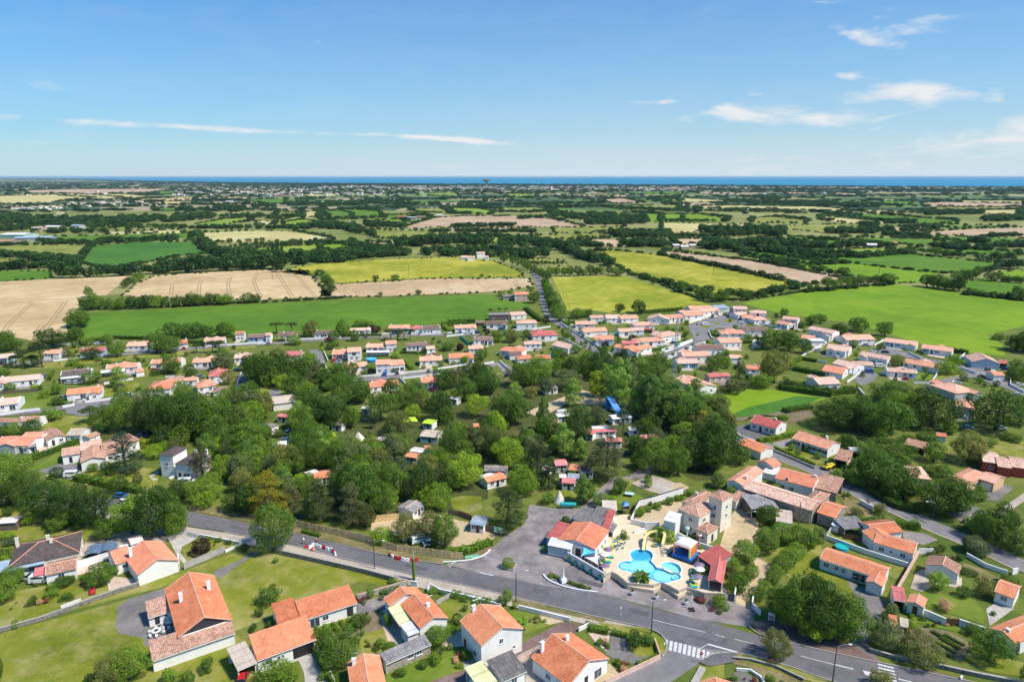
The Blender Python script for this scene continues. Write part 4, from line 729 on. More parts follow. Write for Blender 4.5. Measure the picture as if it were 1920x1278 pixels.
TT('oak',(1130,300,520,290),(1270,320,540,220),(1430,395,550,140),(1400,222,290,110),(1590,142,250,100),(1500,150,268,130),(1770,240,385,150),(1000,360,500,120));T('olive',1120,490,860,270);T('olive',1060,560,820,180);T('con',775,580,800,150);T('mid',1000,740,900,230);TT('busho',(690,780,950,220),(800,780,920,200));TT('dense',(520,560,715,200),(590,530,640,120));TT('bushb',(655,570,650,90),(640,500,570,90),(510,135,195,40));T('mid',1225,88,185,80)
TT('bush',(240,310,380,80),(210,260,320,70),(180,645,740,60),(1090,200,250,90),(1150,130,190,60),(850,540,600,60),(650,630,700,80),(740,250,300,70),(1350,300,330,50),(1430,300,330,50),(240,380,420,60),(340,720,770,50),(60,270,310,60),(120,280,320,60),(250,200,260,60),(870,340,400,80),(950,350,400,60),(460,400,440,60),(540,300,340,50),(330,540,580,40),(1690,370,410,80),(200,530,570,40))
TT('con',(600,960,1250,1))if 0 else None;T('olive',620,1110,1260,130);T('bush',1200,1150,1220,90);T('bushd',1260,1080,1140,90)
row('bushd',[(1200,880),(1450,920),(1700,960)],9,90,110)
V(1540,560,4.916)
T('mid',160,225,350,145);T('oak',335,158,310,185);T('oak',585,203,350,145);T('olive',700,510,625,130);T('bright',1150,570,700,190);T('bright',1220,500,640,110);T('dense',1310,688,755,80);T('purple',1470,698,750,75);T('bushb',1465,715,785,65);T('balld',1610,748,812,60);T('mid',290,375,455,90);T('dense',538,412,470,70)
TT('bush',(970,675,720,40),(960,620,680,40),(320,480,530,60),(600,580,620,50),(200,590,640,50),(250,790,860,110),(1640,300,380,100),(1600,320,380,70),(300,660,690,40));TT('oak',(1790,320,480,210),(1860,300,500,200));TT('mid',(1810,560,720,190),(1760,620,760,130),(1870,600,760,150));T('bushd',930,480,515,40)
V(1320,720,3.195)
TT('oak',(40,190,520,330),(210,365,490,120),(900,60,250,260),(790,85,280,250),(1060,85,330,320),(1120,-10,130,260),(1360,25,270,270),(1750,45,295,310),(1040,400,640,280),(930,430,600,190),(1150,470,690,250),(1430,540,790,290),(860,300,400,120),(960,100,300,200),(1250,130,270,160),(1660,760,940,170),(1750,700,930,200),(1850,860,1020,200),(1480,590,790,180))
TT('mid',(1100,335,470,270),(1000,350,480,180),(1370,335,470,130),(60,300,540,160),(1890,60,250,120),(1190,560,700,150),(900,500,620,120),(780,520,600,80));TT('bright',(1190,30,200,180),(1050,230,350,80));TT('olive',(1580,285,480,210),(0,170,400,160),(130,150,340,90));T('grey',1620,910,1020,150);T('con',150,200,380,70)
T('mid',1650,790,900,160);T('balld',1692,565,625,38);T('ball',1650,600,665,55);T('bush',1640,640,700,110);T('mid',85,525,620,85)
T('dense',375,725,845,150);T('grey',420,740,840,120);TT('dense',(460,830,960,160),(560,850,970,150),(630,880,985,120));T('dense',370,865,1020,165);T('dense',243,935,1075,160)
for q in[(515,975,1085,120),(555,950,1045,110),(465,1020,1125,120),(282,1080,1165,90),(238,1122,1195,95),(200,1145,1250,130),(432,1085,1150,90),(405,1125,1200,90),(358,1178,1255,90),(312,1215,1300,110)]:T('ball',*q)
T('olive',160,1090,1160,90);T('mid',165,1030,1130,90);T('bushg',690,840,950,90);TT('olive',(912,740,800,70),(1050,708,785,70));T('bush',1050,775,830,110);T('bush',160,600,680,80);T('ballb',435,590,640,70)
T('bushg',560,370,430,60);T('bush',525,350,400,55);T('ball',680,405,450,50);T('balld',615,365,405,40);T('bushb',860,290,370,120);TT('bush',(720,290,330,70),(1330,280,350,150),(1230,300,360,120),(1470,210,300,120),(1420,470,560,110),(1350,470,540,110),(1700,320,380,100),(1850,290,350,130),(1140,600,700,120),(1300,700,770,100),(480,180,210,70))
T('bush',790,500,580,60);T('bushb',0,1000,1060,60)
V(1300,960,3.097)
TT('oak',(560,380,700,210),(640,330,640,200),(740,420,740,260),(870,470,765,270),(500,430,640,150),(820,560,770,180),(640,480,730,200),(690,370,560,150));T('bright',700,590,745,200);T('olive',470,690,870,165);T('olive',1085,920,1040,140);T('grey',1105,620,805,190);T('olive',1305,720,890,240);T('mid',1705,680,885,200);T('col',1870,745,838,36)
T('bushb',1275,625,675,55);T('bushr',1452,498,575,95);T('bright',1417,340,460,110);T('olive',1688,380,495,120);T('balld',1565,430,497,78);T('mid',1620,645,715,80);T('bushg',1140,520,640,100);T('bush',1830,360,430,140);T('bush',1740,570,600,40);T('balld',1440,190,225,50);T('ball',1410,200,235,50);T('bushg',1620,130,250,150);T('bushd',1545,240,280,70);T('bush',440,930,1000,60);T('bushb',155,480,560,120);T('bushg',155,550,590,50);T('redb',50,495,530,60);T('redb',110,545,575,40);T('redb',20,490,515,40)
T('bush',1360,640,670,30);T('bushb',1230,610,660,50);T('balld',1600,335,365,90);T('bush',1850,740,830,30)if 0 else None;T('mid',1920,870,1010,70);T('bush',60,300,380,90);T('bush',200,270,340,60)
V(0,960,4)
TT('dense',(760,385,562,215),(870,390,470,60));T('purple',1515,200,330,140);TT('mid',(95,420,560,190),(60,500,680,160),(990,1030,1290,260),(480,480,560,150),(30,270,380,100));TT('olive',(850,1090,1320,240));T('bushd',680,1200,1290,90);T('mid',0,960,1300,80)
TT('bush',(400,520,590,110),(390,570,650,110),(500,610,660,110),(620,465,510,45),(1640,185,225,60),(1715,205,240,60),(1770,225,260,50),(1560,175,210,50),(520,470,530,110),(250,620,700,80),(110,810,870,80),(1280,1160,1290,160),(1420,1180,1310,140),(1560,1090,1200,130),(1900,830,900,60),(80,250,290,60));T('bushd',1840,225,300,80);T('bushg',90,190,250,120);T('bushb',50,310,390,110);T('oak',1310,260,310,60)if 0 else None
TT('redb',(640,315,340,25),(645,290,310,20))
V(420,960,4)
T('mid',350,550,700,155);T('balld',265,712,785,72);T('balld',225,832,878,50);T('bushd',368,800,880,90);T('mid',885,900,1180,300);T('bushb',400,1120,1360,320);T('mid',1600,850,1010,200);T('bush',780,835,925,110);T('mid',1010,765,880,130);T('ball',1072,768,832,70);T('bush',1180,940,1020,110);T('bushb',1590,1050,1140,130);T('mid',740,880,1040,140);T('bush',740,1060,1130,90);T('bush',1230,740,850,90)
TT('bush',(1270,480,540,80),(1570,560,610,90),(1640,580,615,60),(1760,580,640,80),(1830,610,650,60),(1890,620,660,50),(840,820,890,60),(950,810,900,90),(1500,1100,1180,90),(1320,1170,1240,100),(1440,1040,1090,80),(760,1180,1260,110),(1040,860,930,50),(1820,1030,1120,100),(1700,840,920,110),(390,330,380,60),(1100,560,640,90),(1200,560,610,90),(1240,970,1030,100));T('redb',1050,620,665,50);T('balld',1808,690,745,48);T('balld',1750,760,850,90);T('bushd',1340,510,550,80)
V(840,960,4)
T('mid',432,575,705,105);T('ballb',450,340,425,90);T('bushd',1395,885,1020,160);T('bush',1500,905,1000,120);T('bushr',1315,1140,1205,80);T('bush',500,668,725,50);T('bushb',1050,810,860,60);T('balld',885,30,80,65);T('ballb',720,250,295,40);T('bushb',1315,1145,1200,60)if 0 else None
TT('bush',(1000,530,570,60),(770,460,490,45),(870,490,520,40),(930,510,540,40),(1060,555,580,40),(50,590,640,90),(130,620,670,80),(210,630,690,70),(300,640,695,90),(90,1130,1170,60),(720,1020,1070,60),(1180,960,1000,30),(640,1070,1100,50),(1140,940,980,50));T('bush',1320,125,225,80);T('mid',1580,115,230,160);T('bushb',1660,120,260,120);T('balld',1860,160,210,80);T('bush',1740,150,190,60);T('bushb',1890,240,300,60);T('bush',1510,120,200,60)
palm(1448,440,530,140,'spiky green palm in the pool terrace bed behind the cream wall');palm(560,765,865,100,'small palm on the lawn beside the tall white gabled house')
V(880,720,4)
T('con',285,780,1110,350);T('con',510,380,780,290);T('mid',620,540,640,120);T('bright',400,605,850,240);T('bright',665,378,520,130);T('bright',290,400,650,230);T('cedar',1020,375,745,390);T('dense',1252,520,630,115);T('bush',590,800,900,115);T('poplar',845,680,890,170);T('mid',1000,815,930,165);T('ball',1340,708,778,62);T('mid',1340,670,740,60)
T('balld',725,990,1040,60);TT('bush',(1500,830,910,80),(1280,920,1000,90),(1340,920,960,50),(1410,890,940,70),(1360,870,910,40),(1560,820,880,60),(1650,790,840,60));T('bushb',1590,820,870,40);T('grey',1860,660,790,90);T('olive',1000,1080,1200,1)if 0 else None;T('mid',1130,700,830,120);T('mid',870,700,900,120);T('mid',770,640,720,50)
TT('mid',(1310,470,660,170),(1400,390,600,200),(1450,500,680,170),(1560,450,690,170),(1500,380,580,160),(1240,380,480,100),(1610,400,600,140));TT('oak',(1800,330,660,300),(1690,120,400,260),(1690,380,600,160),(830,410,560,90));T('gold',1730,200,440,30)if 0 else None;T('olive',1760,190,430,250);T('bright',1330,250,400,110);TT('grey',(1620,380,560,120),)
T('con',600,600,800,160)

# undergrowth trees filling the camp wood
rgf=random.Random(21);WOOD=[(200,700),(420,690),(640,700),(800,720),(1000,690),(1180,680),(1330,760),(1380,840),(1300,880),(1180,850),(1040,880),(900,900),(760,960),(560,960),(380,900),(240,800)]
OPEN=[(640,960,740,830),(660,725,800,800),(500,560,800,850),(1130,800,1200,900),(1180,860,1400,960),(840,920,960,960),(1000,940,870,1000),(960,1160,730,790),(1030,1110,920,960)]
# ---------------------------------------------------------------- mid-distance hedgerow trees one by one, farther woods as masses
V(0,320,3)
row(['oak','mid','oak'],[(455,775),(600,780),(760,775),(1000,765),(1300,745)],18,68,68,group='trees of the long field hedgerow',label='rounded tree in the hedgerow between the stubble field and the long green field')
T('oak',1400,683,745,75);T('oak',1440,690,742,55);T('mid',1265,690,755,80);T('mid',425,880,960,80)
row(['mid','oak'],[(490,700),(560,760),(450,800)],4,50,70);row('oak',[(0,960),(60,960)],2,60,90)
row(['oak','mid','oak'],[(330,600),(450,600),(620,595),(720,585),(860,578)],11,80,80,)
row(['oak','mid','oak'],[(860,580),(1000,575),(1200,562),(1400,555),(1540,550)],15,90,85,)
row('oak',[(640,588),(740,588)],3,62,50);row('mid',[(1440,540),(1560,560),(1580,575)],4,100,70);row('poplar',[(1500,480),(1600,478)],4,75,25);row(['mid','oak'],[(760,600),(800,610),(730,640),(690,665)],5,42,60)
row(['mid','oak'],[(1780,595),(1840,630),(1870,690)],4,55,50)
row(['oak','mid'],[(1280,435),(1500,425),(1700,415),(1890,405)],22,34,32,)
V(600,320,2.8235)
T('oak',295,548,582,36);T('oak',396,546,580,44);T('oak',522,628,656,36);T('oak',320,640,668,26);T('oak',857,543,565,22);T('oak',60,600,655,50);T('oak',40,550,610,70)
T('oak',1570,508,558,80);T('oak',1765,562,600,34);T('oak',1905,590,640,44)
row(['oak','mid'],[(960,480),(1040,500),(1110,530),(1170,560),(1210,590)],9,46,48,group='trees beside the lane bend',label='round tree along the lane where it bends past the white hamlet')
row(['oak','mid','oak'],[(1200,555),(1300,556),(1400,552),(1540,545)],10,46,50,group='trees above the yellow field',label='rounded tree along the top edge of the small yellow field')
row(['oak','mid'],[(1190,600),(1210,660),(1250,740)],6,50,55,group='roadside trees by the lane',label='leafy tree on the verge between the lane and yellow field')
row('mid',[(1100,498),(1290,492)],9,24,22);T('oak',1380,335,372,44);T('oak',1418,340,370,22)
V(1240,320,2.8235)
T('oak',105,590,645,62);T('oak',220,618,690,70);T('oak',270,640,695,70);T('oak',325,622,695,70);T('oak',430,618,685,85);T('oak',525,622,668,42);T('oak',785,598,635,34);T('oak',822,598,635,30);T('oak',880,560,620,72);T('mid',920,570,618,40);T('oak',1192,538,604,82)
T('oak',965,505,553,64);T('oak',852,496,532,54);T('oak',798,490,522,42);T('oak',640,480,508,60);T('oak',695,500,516,30)
row(['oak','mid','oak'],[(940,612),(1060,602),(1180,600)],8,42,50,group='trees at the corner of the bright field',label='tree in the hedgerow ending at the bright green field corner')
row(['oak','oak','mid'],[(1390,610),(1480,625),(1600,640)],6,74,80,group='copse beside the bright field',label='dark tree in the copse poking into the bright green field');row(['oak','mid'],[(1540,580),(1600,578),(1670,565)],5,62,62,group='copse beside the bright field',label='dark tree in the copse poking into the bright green field')
T('oak',1745,528,585,80);row('oak',[(1800,585),(1920,595)],4,30,50);row(['oak','mid'],[(1640,655),(1780,670),(1917,690)],8,30,40,group='low hedgerow trees right of the copse',label='low tree in the hedgerow below the copse');row('oak',[(1870,680),(1920,680)],2,60,60)
row(['oak','mid'],[(1660,470),(1760,475),(1880,470)],6,40,50);row('oak',[(1820,520),(1920,515)],3,55,60);T('oak',1452,402,448,60);row('oak',[(1490,452),(1600,460)],4,32,44)
# masses --------------------------------------------------------------------------
def mass(name,pts4,leaf,label,seed=1):
 """pts4: array of x, y, z, width, height. Leafy crowns and clumps, set out by a geometry-nodes tree on a point mesh."""
 me=bpy.data.meshes.new(name);a=np.array(pts4,dtype=np.float32);me.vertices.add(len(a));me.vertices.foreach_set('co',np.ascontiguousarray(a[:,:3]).ravel())
 at=me.attributes.new('sz','FLOAT_VECTOR','POINT');at.data.foreach_set('vector',np.ascontiguousarray(np.stack([a[:,3],a[:,3],a[:,4]],1)).ravel())
 o=link(name,me);setp(o,label,None,None,'stuff');col=bpy.data.collections.new('src_'+name)
 for i in range(4):
  v,f=CLUMPS[i];col.objects.link(bpy.data.objects.new('clump',npmesh('clump',v,f,leaf)))
 ng=bpy.data.node_groups.new(name,'GeometryNodeTree');ng.interface.new_socket('Geometry',in_out='INPUT',socket_type='NodeSocketGeometry');ng.interface.new_socket('Geometry',in_out='OUTPUT',socket_type='NodeSocketGeometry')
 n=ng.nodes.new;l=ng.links.new;gi,go,ip,ci,na,rv=n('NodeGroupInput'),n('NodeGroupOutput'),n('GeometryNodeInstanceOnPoints'),n('GeometryNodeCollectionInfo'),n('GeometryNodeInputNamedAttribute'),n('FunctionNodeRandomValue')
 ci.inputs['Collection'].default_value=col;ci.inputs['Separate Children'].default_value=True;ip.inputs['Pick Instance'].default_value=True;na.data_type='FLOAT_VECTOR';na.inputs['Name'].default_value='sz';rv.data_type='FLOAT_VECTOR';rv.inputs[0].default_value=(0,0,0);rv.inputs[1].default_value=(0,0,6.283)
 l(gi.outputs[0],ip.inputs['Points']);l(ci.outputs[0],ip.inputs['Instance']);l(na.outputs[0],ip.inputs['Scale']);l(rv.outputs[0],ip.inputs['Rotation']);l(ip.outputs[0],go.inputs[0])
 md=o.modifiers.new('scatter','NODES');md.node_group=ng;return o
CLUMPS=[]
for i in range(4):
 P,Nn,s,rng=crown_arrays('oak' if i<3 else 'bush',50+i,520,.12);v,f=leaf_quads(P,Nn,s,rng,.85);v[:,2]=v[:,2]*.92+.02;CLUMPS.append((v,f))
def inpoly(P,x,y):
 c=False;j=len(P)-1
 for i in range(len(P)):
  if(P[i][1]>y)!=(P[j][1]>y)and x<(P[j][0]-P[i][0])*(y-P[i][1])/(P[j][1]-P[i][1]+1e-9)+P[i][0]:c=not c
  j=i
 return c
FB=[(min(p[0]for p in F),max(p[0]for p in F),min(p[1]for p in F),max(p[1]for p in F),F)for F in FIELDS]
def infield(px,py):return any(a-1<=px<=b_+1 and c-.3<=py<=d and inpoly(F,px,py)for a,b_,c,d,F in FB)
rg=random.Random(5);far=[];belts=list(BELT0)
def put(L_,px,py,w_,h):
 p=GP(px,py,-.5);L_.append((p.x,p.y,-.5,w_,h))
# every field edge carries a hedge or a line of trees
for a,b_,c,d,F in FB:
 if d>570:continue
 for(x0,y0),(x1,y1)in zip(F,F[1:]+F[:1]):
  if c>480 and rg.random()<.0:continue
  p0,p1=GP(x0,y0),GP(x1,y1);ln=(p1-p0).length;big=rg.random()<.55;n=int(ln/(6 if c>440 else 12 if c>380 else 22))+1
  for k in range(n):
   if rg.random()<.12:continue
   q=p0.lerp(p1,(k+rg.random())/n);far_=q.y>1500;s=rg.uniform(.6,1.3)
   if c>470:w_,h=3.0*s,1.7*s
   else:w_,h=(9*s,6*s)if big else(7*s,3.2*s)
   if far_:w_*=2.0;h*=1.25
   if abs(q.x)<12000:belts.append((q.x+rg.uniform(-2,2),q.y+rg.uniform(-3,3),-.5,w_,h))
# belts and woods traced as bands: (close-up points, thickness in rows, count, width m, height m)
def band(pts,th,n,w_,h,L_=None):
 L_=belts if L_ is None else L_;Q=[PX(*p)for p in pts];ls=[math.dist(a,b_)for a,b_ in zip(Q,Q[1:])];t_=sum(ls)
 for k in range(int(n*(.58 if th>12 else .8))):
  d=rg.random()*t_;i=0
  while i<len(ls)-1 and d>ls[i]:d-=ls[i];i+=1
  f=d/ls[i];x=Q[i][0]+(Q[i+1][0]-Q[i][0])*f;y=Q[i][1]+(Q[i+1][1]-Q[i][1])*f+rg.uniform(-.5,.5)*th*.62/VW[2]
  s=rg.uniform(.65,1.25);put(L_,x,y,w_*s,h*rg.uniform(.7,1.2))
V(0,320,3)
band([(0,478),(200,500),(330,520),(430,520)],26,60,13,10);band([(0,555),(280,545),(330,560)],16,30,13,10);band([(270,412),(500,410)],10,26,12,8);band([(550,408),(820,395),(1080,385)],12,46,13,9);band([(1100,345),(1140,420),(1240,480)],30,44,14,12)
band([(870,560),(1200,540),(1540,530)],44,120,13,12);band([(1200,480),(1400,505),(1700,500),(1990,490)],44,190,14,13);band([(1560,530),(1700,520),(1920,510),(2000,500)],26,70,12,9)
band([(0,270),(300,290),(600,290),(900,280),(1200,260)],50,460,18,13);band([(0,300),(500,315),(800,320)],26,160,16,11);band([(1020,230),(1250,215),(1550,210)],40,170,17,13);band([(250,350),(600,345)],14,50,13,9);band([(1250,260),(1500,262)],16,50,14,11);band([(830,318),(1250,325),(1700,325)],12,110,13,8);band([(1560,262),(1700,258)],12,24,14,11);band([(1700,320),(1920,320),(2000,330)],34,90,15,12)
band([(0,215),(400,195),(900,200)],14,110,15,10);band([(620,130),(900,128)],10,50,18,10);band([(640,160),(960,155)],7,40,15,9);band([(1600,190),(1800,185),(1920,190)],26,120,18,12);band([(-100,340),(160,330)],26,60,14,10);band([(340,575),(420,560)],26,20,14,12);band([(510,775),(1000,765),(1460,742)],4,110,3,2.2);band([(1480,744),(1700,730),(1930,718)],5,60,4,2.2)
V(600,320,2.8235)
band([(0,470),(300,450),(620,440)],30,110,13,11);band([(400,400),(640,385),(900,385)],40,170,13,15);band([(640,440),(900,445),(1100,455),(1200,450)],40,150,13,12);band([(940,400),(1130,385),(1290,420),(1370,450)],44,150,13,12);band([(1360,455),(1540,500)],30,50,13,11);band([(1250,400),(1480,400)],16,50,13,9);band([(1530,340),(1850,350)],40,150,14,12);band([(1590,395),(1850,400)],26,80,14,11)
band([(0,300),(120,300),(290,345)],40,120,14,12);band([(190,415),(370,430)],26,50,13,10);band([(230,290),(450,295)],30,110,14,10);band([(1210,230),(1400,250),(1720,260)],40,330,16,11);band([(1410,280),(1720,275)],30,160,15,11);band([(700,298),(1040,292)],10,70,12,8);band([(580,322),(1130,325)],10,90,12,7);band([(1050,255),(1240,245)],12,50,13,9);band([(760,350),(1020,350)],9,50,12,7)
band([(0,190),(200,170),(480,165)],36,240,18,12);band([(200,200),(500,195)],14,80,16,10);band([(700,190),(900,195)],20,60,15,10);band([(1000,180),(1500,190),(1900,215)],12,160,16,9);band([(1730,150),(1920,145)],30,110,18,11);band([(640,150),(1000,145),(1500,140)],14,140,18,10);band([(950,220),(1240,215)],6,60,12,7)
V(1240,320,2.8235)
band([(0,410),(200,440),(560,490),(900,560),(1060,590)],5,200,4,2.6);band([(0,605),(200,680),(430,690),(760,640),(1230,600)],5,240,3.4,2.2);band([(300,340),(480,330),(650,340)],50,190,14,14);band([(220,400),(420,420)],50,120,14,13);band([(430,390),(650,400),(860,405)],46,180,14,12);band([(520,430),(740,440)],22,70,13,10);band([(740,445),(1060,460)],24,80,12,9);band([(880,330),(1220,325)],22,110,14,11);band([(210,320),(330,325)],26,50,15,13)
band([(1060,395),(1230,400)],12,40,11,7);band([(1200,275),(1340,280)],18,60,14,10);band([(1270,320),(1470,305)],20,60,14,11);band([(1050,290),(1140,295)],18,30,14,11);band([(1400,230),(1700,225)],26,130,15,11);band([(1700,265),(1920,255)],34,160,15,12);band([(330,160),(700,175),(1160,190)],34,520,17,11);band([(400,140),(700,150)],20,120,18,10);band([(30,215),(400,215),(700,220)],14,160,15,9);band([(0,175),(160,185)],20,50,16,10);band([(0,346),(300,350)],7,60,11,6)
band([(0,265),(250,268)],5,50,10,6);band([(700,355),(1000,372),(1220,400)],7,70,10,6);band([(900,410),(1060,390)],16,50,12,9);band([(1700,350),(1920,345)],6,30,12,7);band([(1180,340),(1400,350)],12,50,12,8);band([(860,225),(1060,240)],12,60,13,8);band([(1760,400),(1920,405)],6,40,11,7);band([(1440,405),(1640,420),(1750,420)],14,60,12,9);band([(1620,375),(1720,385)],12,30,12,9);band([(760,645),(1230,604)],12,60,6,4);band([(1600,655),(1920,690)],10,70,7,4)
# the wooded country out to the coast
for k in range(13500):
 px=rg.uniform(-60,1980);py=341.5+(rg.random()**1.35)*62
 sy=333+(px/1920)*14 if px>200 else 333.5
 if py<sy+6:py=sy+6+rg.random()*6
 if infield(px,py):continue
 nv=math.sin(px*.021+py*.9)+math.sin(px*.047-py*1.7+2)+math.sin(py*.62+px*.004)
 if py>361 and nv<.1+(py-361)*.045:continue
 s=rg.uniform(.7,1.4);d=GP(px,py).y;put(far,px,py,15*s+d*.0042,8.5*rg.uniform(.7,1.3))
for k in range(2600):  # the coastal pines and the wooded left horizon
 px=rg.uniform(-60,1980);p=shore;i=max(j for j in range(len(p))if p[j][0]<=px);f=(px-p[i][0])/(p[i+1][0]-p[i][0]);py=p[i][1]+(p[i+1][1]-p[i][1])*f+rg.uniform(.3,3.2)
 d=GP(px,py).y
 if d>30000:continue
 put(far,px,py,20+d*.004,rg.uniform(8,13))
leafmat('leaf_far',(.034,.085,.035),.45);leafmat('leaf_belt',(.044,.105,.028),.5)
mass('far_woods',far,'leaf_far','dark woods and hedgerows spreading over the plain toward the sea')
mass('hedgerow_belts',belts,'leaf_belt','dark hedges and tree belts dividing the farm fields')
# scattered garden shrubbery of the villages is placed with the houses
# ---------------------------------------------------------------- houses
WC={}
def cached(key,fn):
 if key not in WC:WC[key]=fn()
 return WC[key]
def frame_mesh(w_,h,mat,cross=True,sill=True):
 def f():
  mb=MB();t=.07
  mb.box((0,-.02,h-t/2),(w_,.10,t)).box((0,-.02,t/2),(w_,.10,t)).box((-w_/2+t/2,-.02,h/2),(t,.098,h-2*t)).box((w_/2-t/2,-.02,h/2),(t,.098,h-2*t))
  if cross:mb.box((0,-.02,h/2),(.07,.09,h-2*t))
  if sill:mb.box((0,-.06,-.04),(w_+.2,.2,.08))
  return mb.mesh('window_frame',mat)
 return cached(('fr',w_,h,mat,cross,sill),f)
def slab_mesh(name,w_,d,h,mat):return cached((name,w_,d,h,mat),lambda:MB().box((0,0,h/2),(w_,d,h)).mesh(name,mat))
def opening(kind,rt,Mw,shut=None,frame='white',door='w_dark',garage='white',z=0):
 W={'w':(1.3,1.15,.95),'W':(2.1,2.1,.06),'d':(.95,2.1,.04),'g':(2.5,2.15,.04),'s':(.65,.65,1.3),'t':(.9,1.2,.9),'D':(1.4,2.15,.04)}[kind]
 w_,h,zs=W;Mz=Mw @ Matrix.Translation((0,0,zs+z))
 if kind in 'wWst':
  o=part('window',frame_mesh(w_,h,frame,kind !='s',kind !='W'),rt,Mz);link('pane',slab_mesh('pane',w_-.1,.04,h-.1,'pane'),o,Matrix.Translation((0,-.012,.05)))
  if shut and kind !='s':
   for sg in(-1,1):part('shutter',slab_mesh('shutter',w_*.5,.05,h,shut),rt,Mz @ Matrix.Translation((sg*(w_*.76+.03),-.035,0)))
 elif kind=='g':
  o=part('garage_door',cached(('gd',garage),lambda:MB().box((0,-.02,h/2),(w_,.06,h)).box((0,-.06,h*.25),(w_*.94,.02,.46)).box((0,-.06,h*.5),(w_*.94,.02,.46)).box((0,-.06,h*.75),(w_*.94,.02,.46)).mesh('garage_door',garage)),rt,Mz)
 else:
  o=part('door',cached(('dr',door,w_),lambda:MB().box((0,-.02,h/2),(w_,.07,h)).box((0,-.06,h*.7),(w_*.6,.02,h*.35)).box((0,-.06,h*.25),(w_*.6,.02,h*.28)).mesh('door',door)),rt,Mz)
  link('handle',slab_mesh('handle',.04,.06,.14,'steel'),o,Matrix.Translation((w_*.38,-.09,.98)))
def slope(mb,p0,u,v,Lx,S,det,mi=0,per=.66):
 """ridge corner p0, along-ridge unit u, down-slope unit v"""
 n=u.cross(v);n=-n if n.z<0 else n
 if not det:
  q=[p0,p0+u*Lx,p0+u*Lx+v*S,p0+v*S];uv=[(0,0),(Lx,0),(Lx,S),(0,S)]
  if(q[1]-q[0]).cross(q[2]-q[0]).z<0:q.reverse();uv.reverse()
  mb.face(q,uv,mi);return
 nc=max(2,int(Lx/.165));nr=max(2,int(S/.42))if det>1 else 1
 base=len(mb.v);flip=u.cross(v).z<0
 for r in range(nr):
  for e in(0,1):
   vv=S*(r+e)/nr;dz=.045 if(e and det>1)else 0.0
   for c in range(nc+1):
    uu=Lx*c/nc;hz=(.055 if c%2 else 0.0)+dz;mb.v.append(tuple(p0+u*uu+v*(vv+(.02 if e else 0))+n*hz))
  r0=base+r*2*(nc+1)
  for c in range(nc):
   f=(r0+c,r0+c+1,r0+nc+1+c+1,r0+nc+1+c);u0,u1,v0,v1=Lx*c/nc,Lx*(c+1)/nc,S*r/nr,S*(r+1)/nr;uv=[(u0,v0),(u1,v0),(u1,v1),(u0,v1)]
   if flip:f=f[::-1];uv.reverse()
   mb.f.append(f);mb.mi.append(mi);mb.uv[len(mb.f)-1]=uv
PADS={'f':0,'r':1,'b':2,'l':3}
AER=set();FOOT=[]  # footprints, to keep garden shrubs off the houses
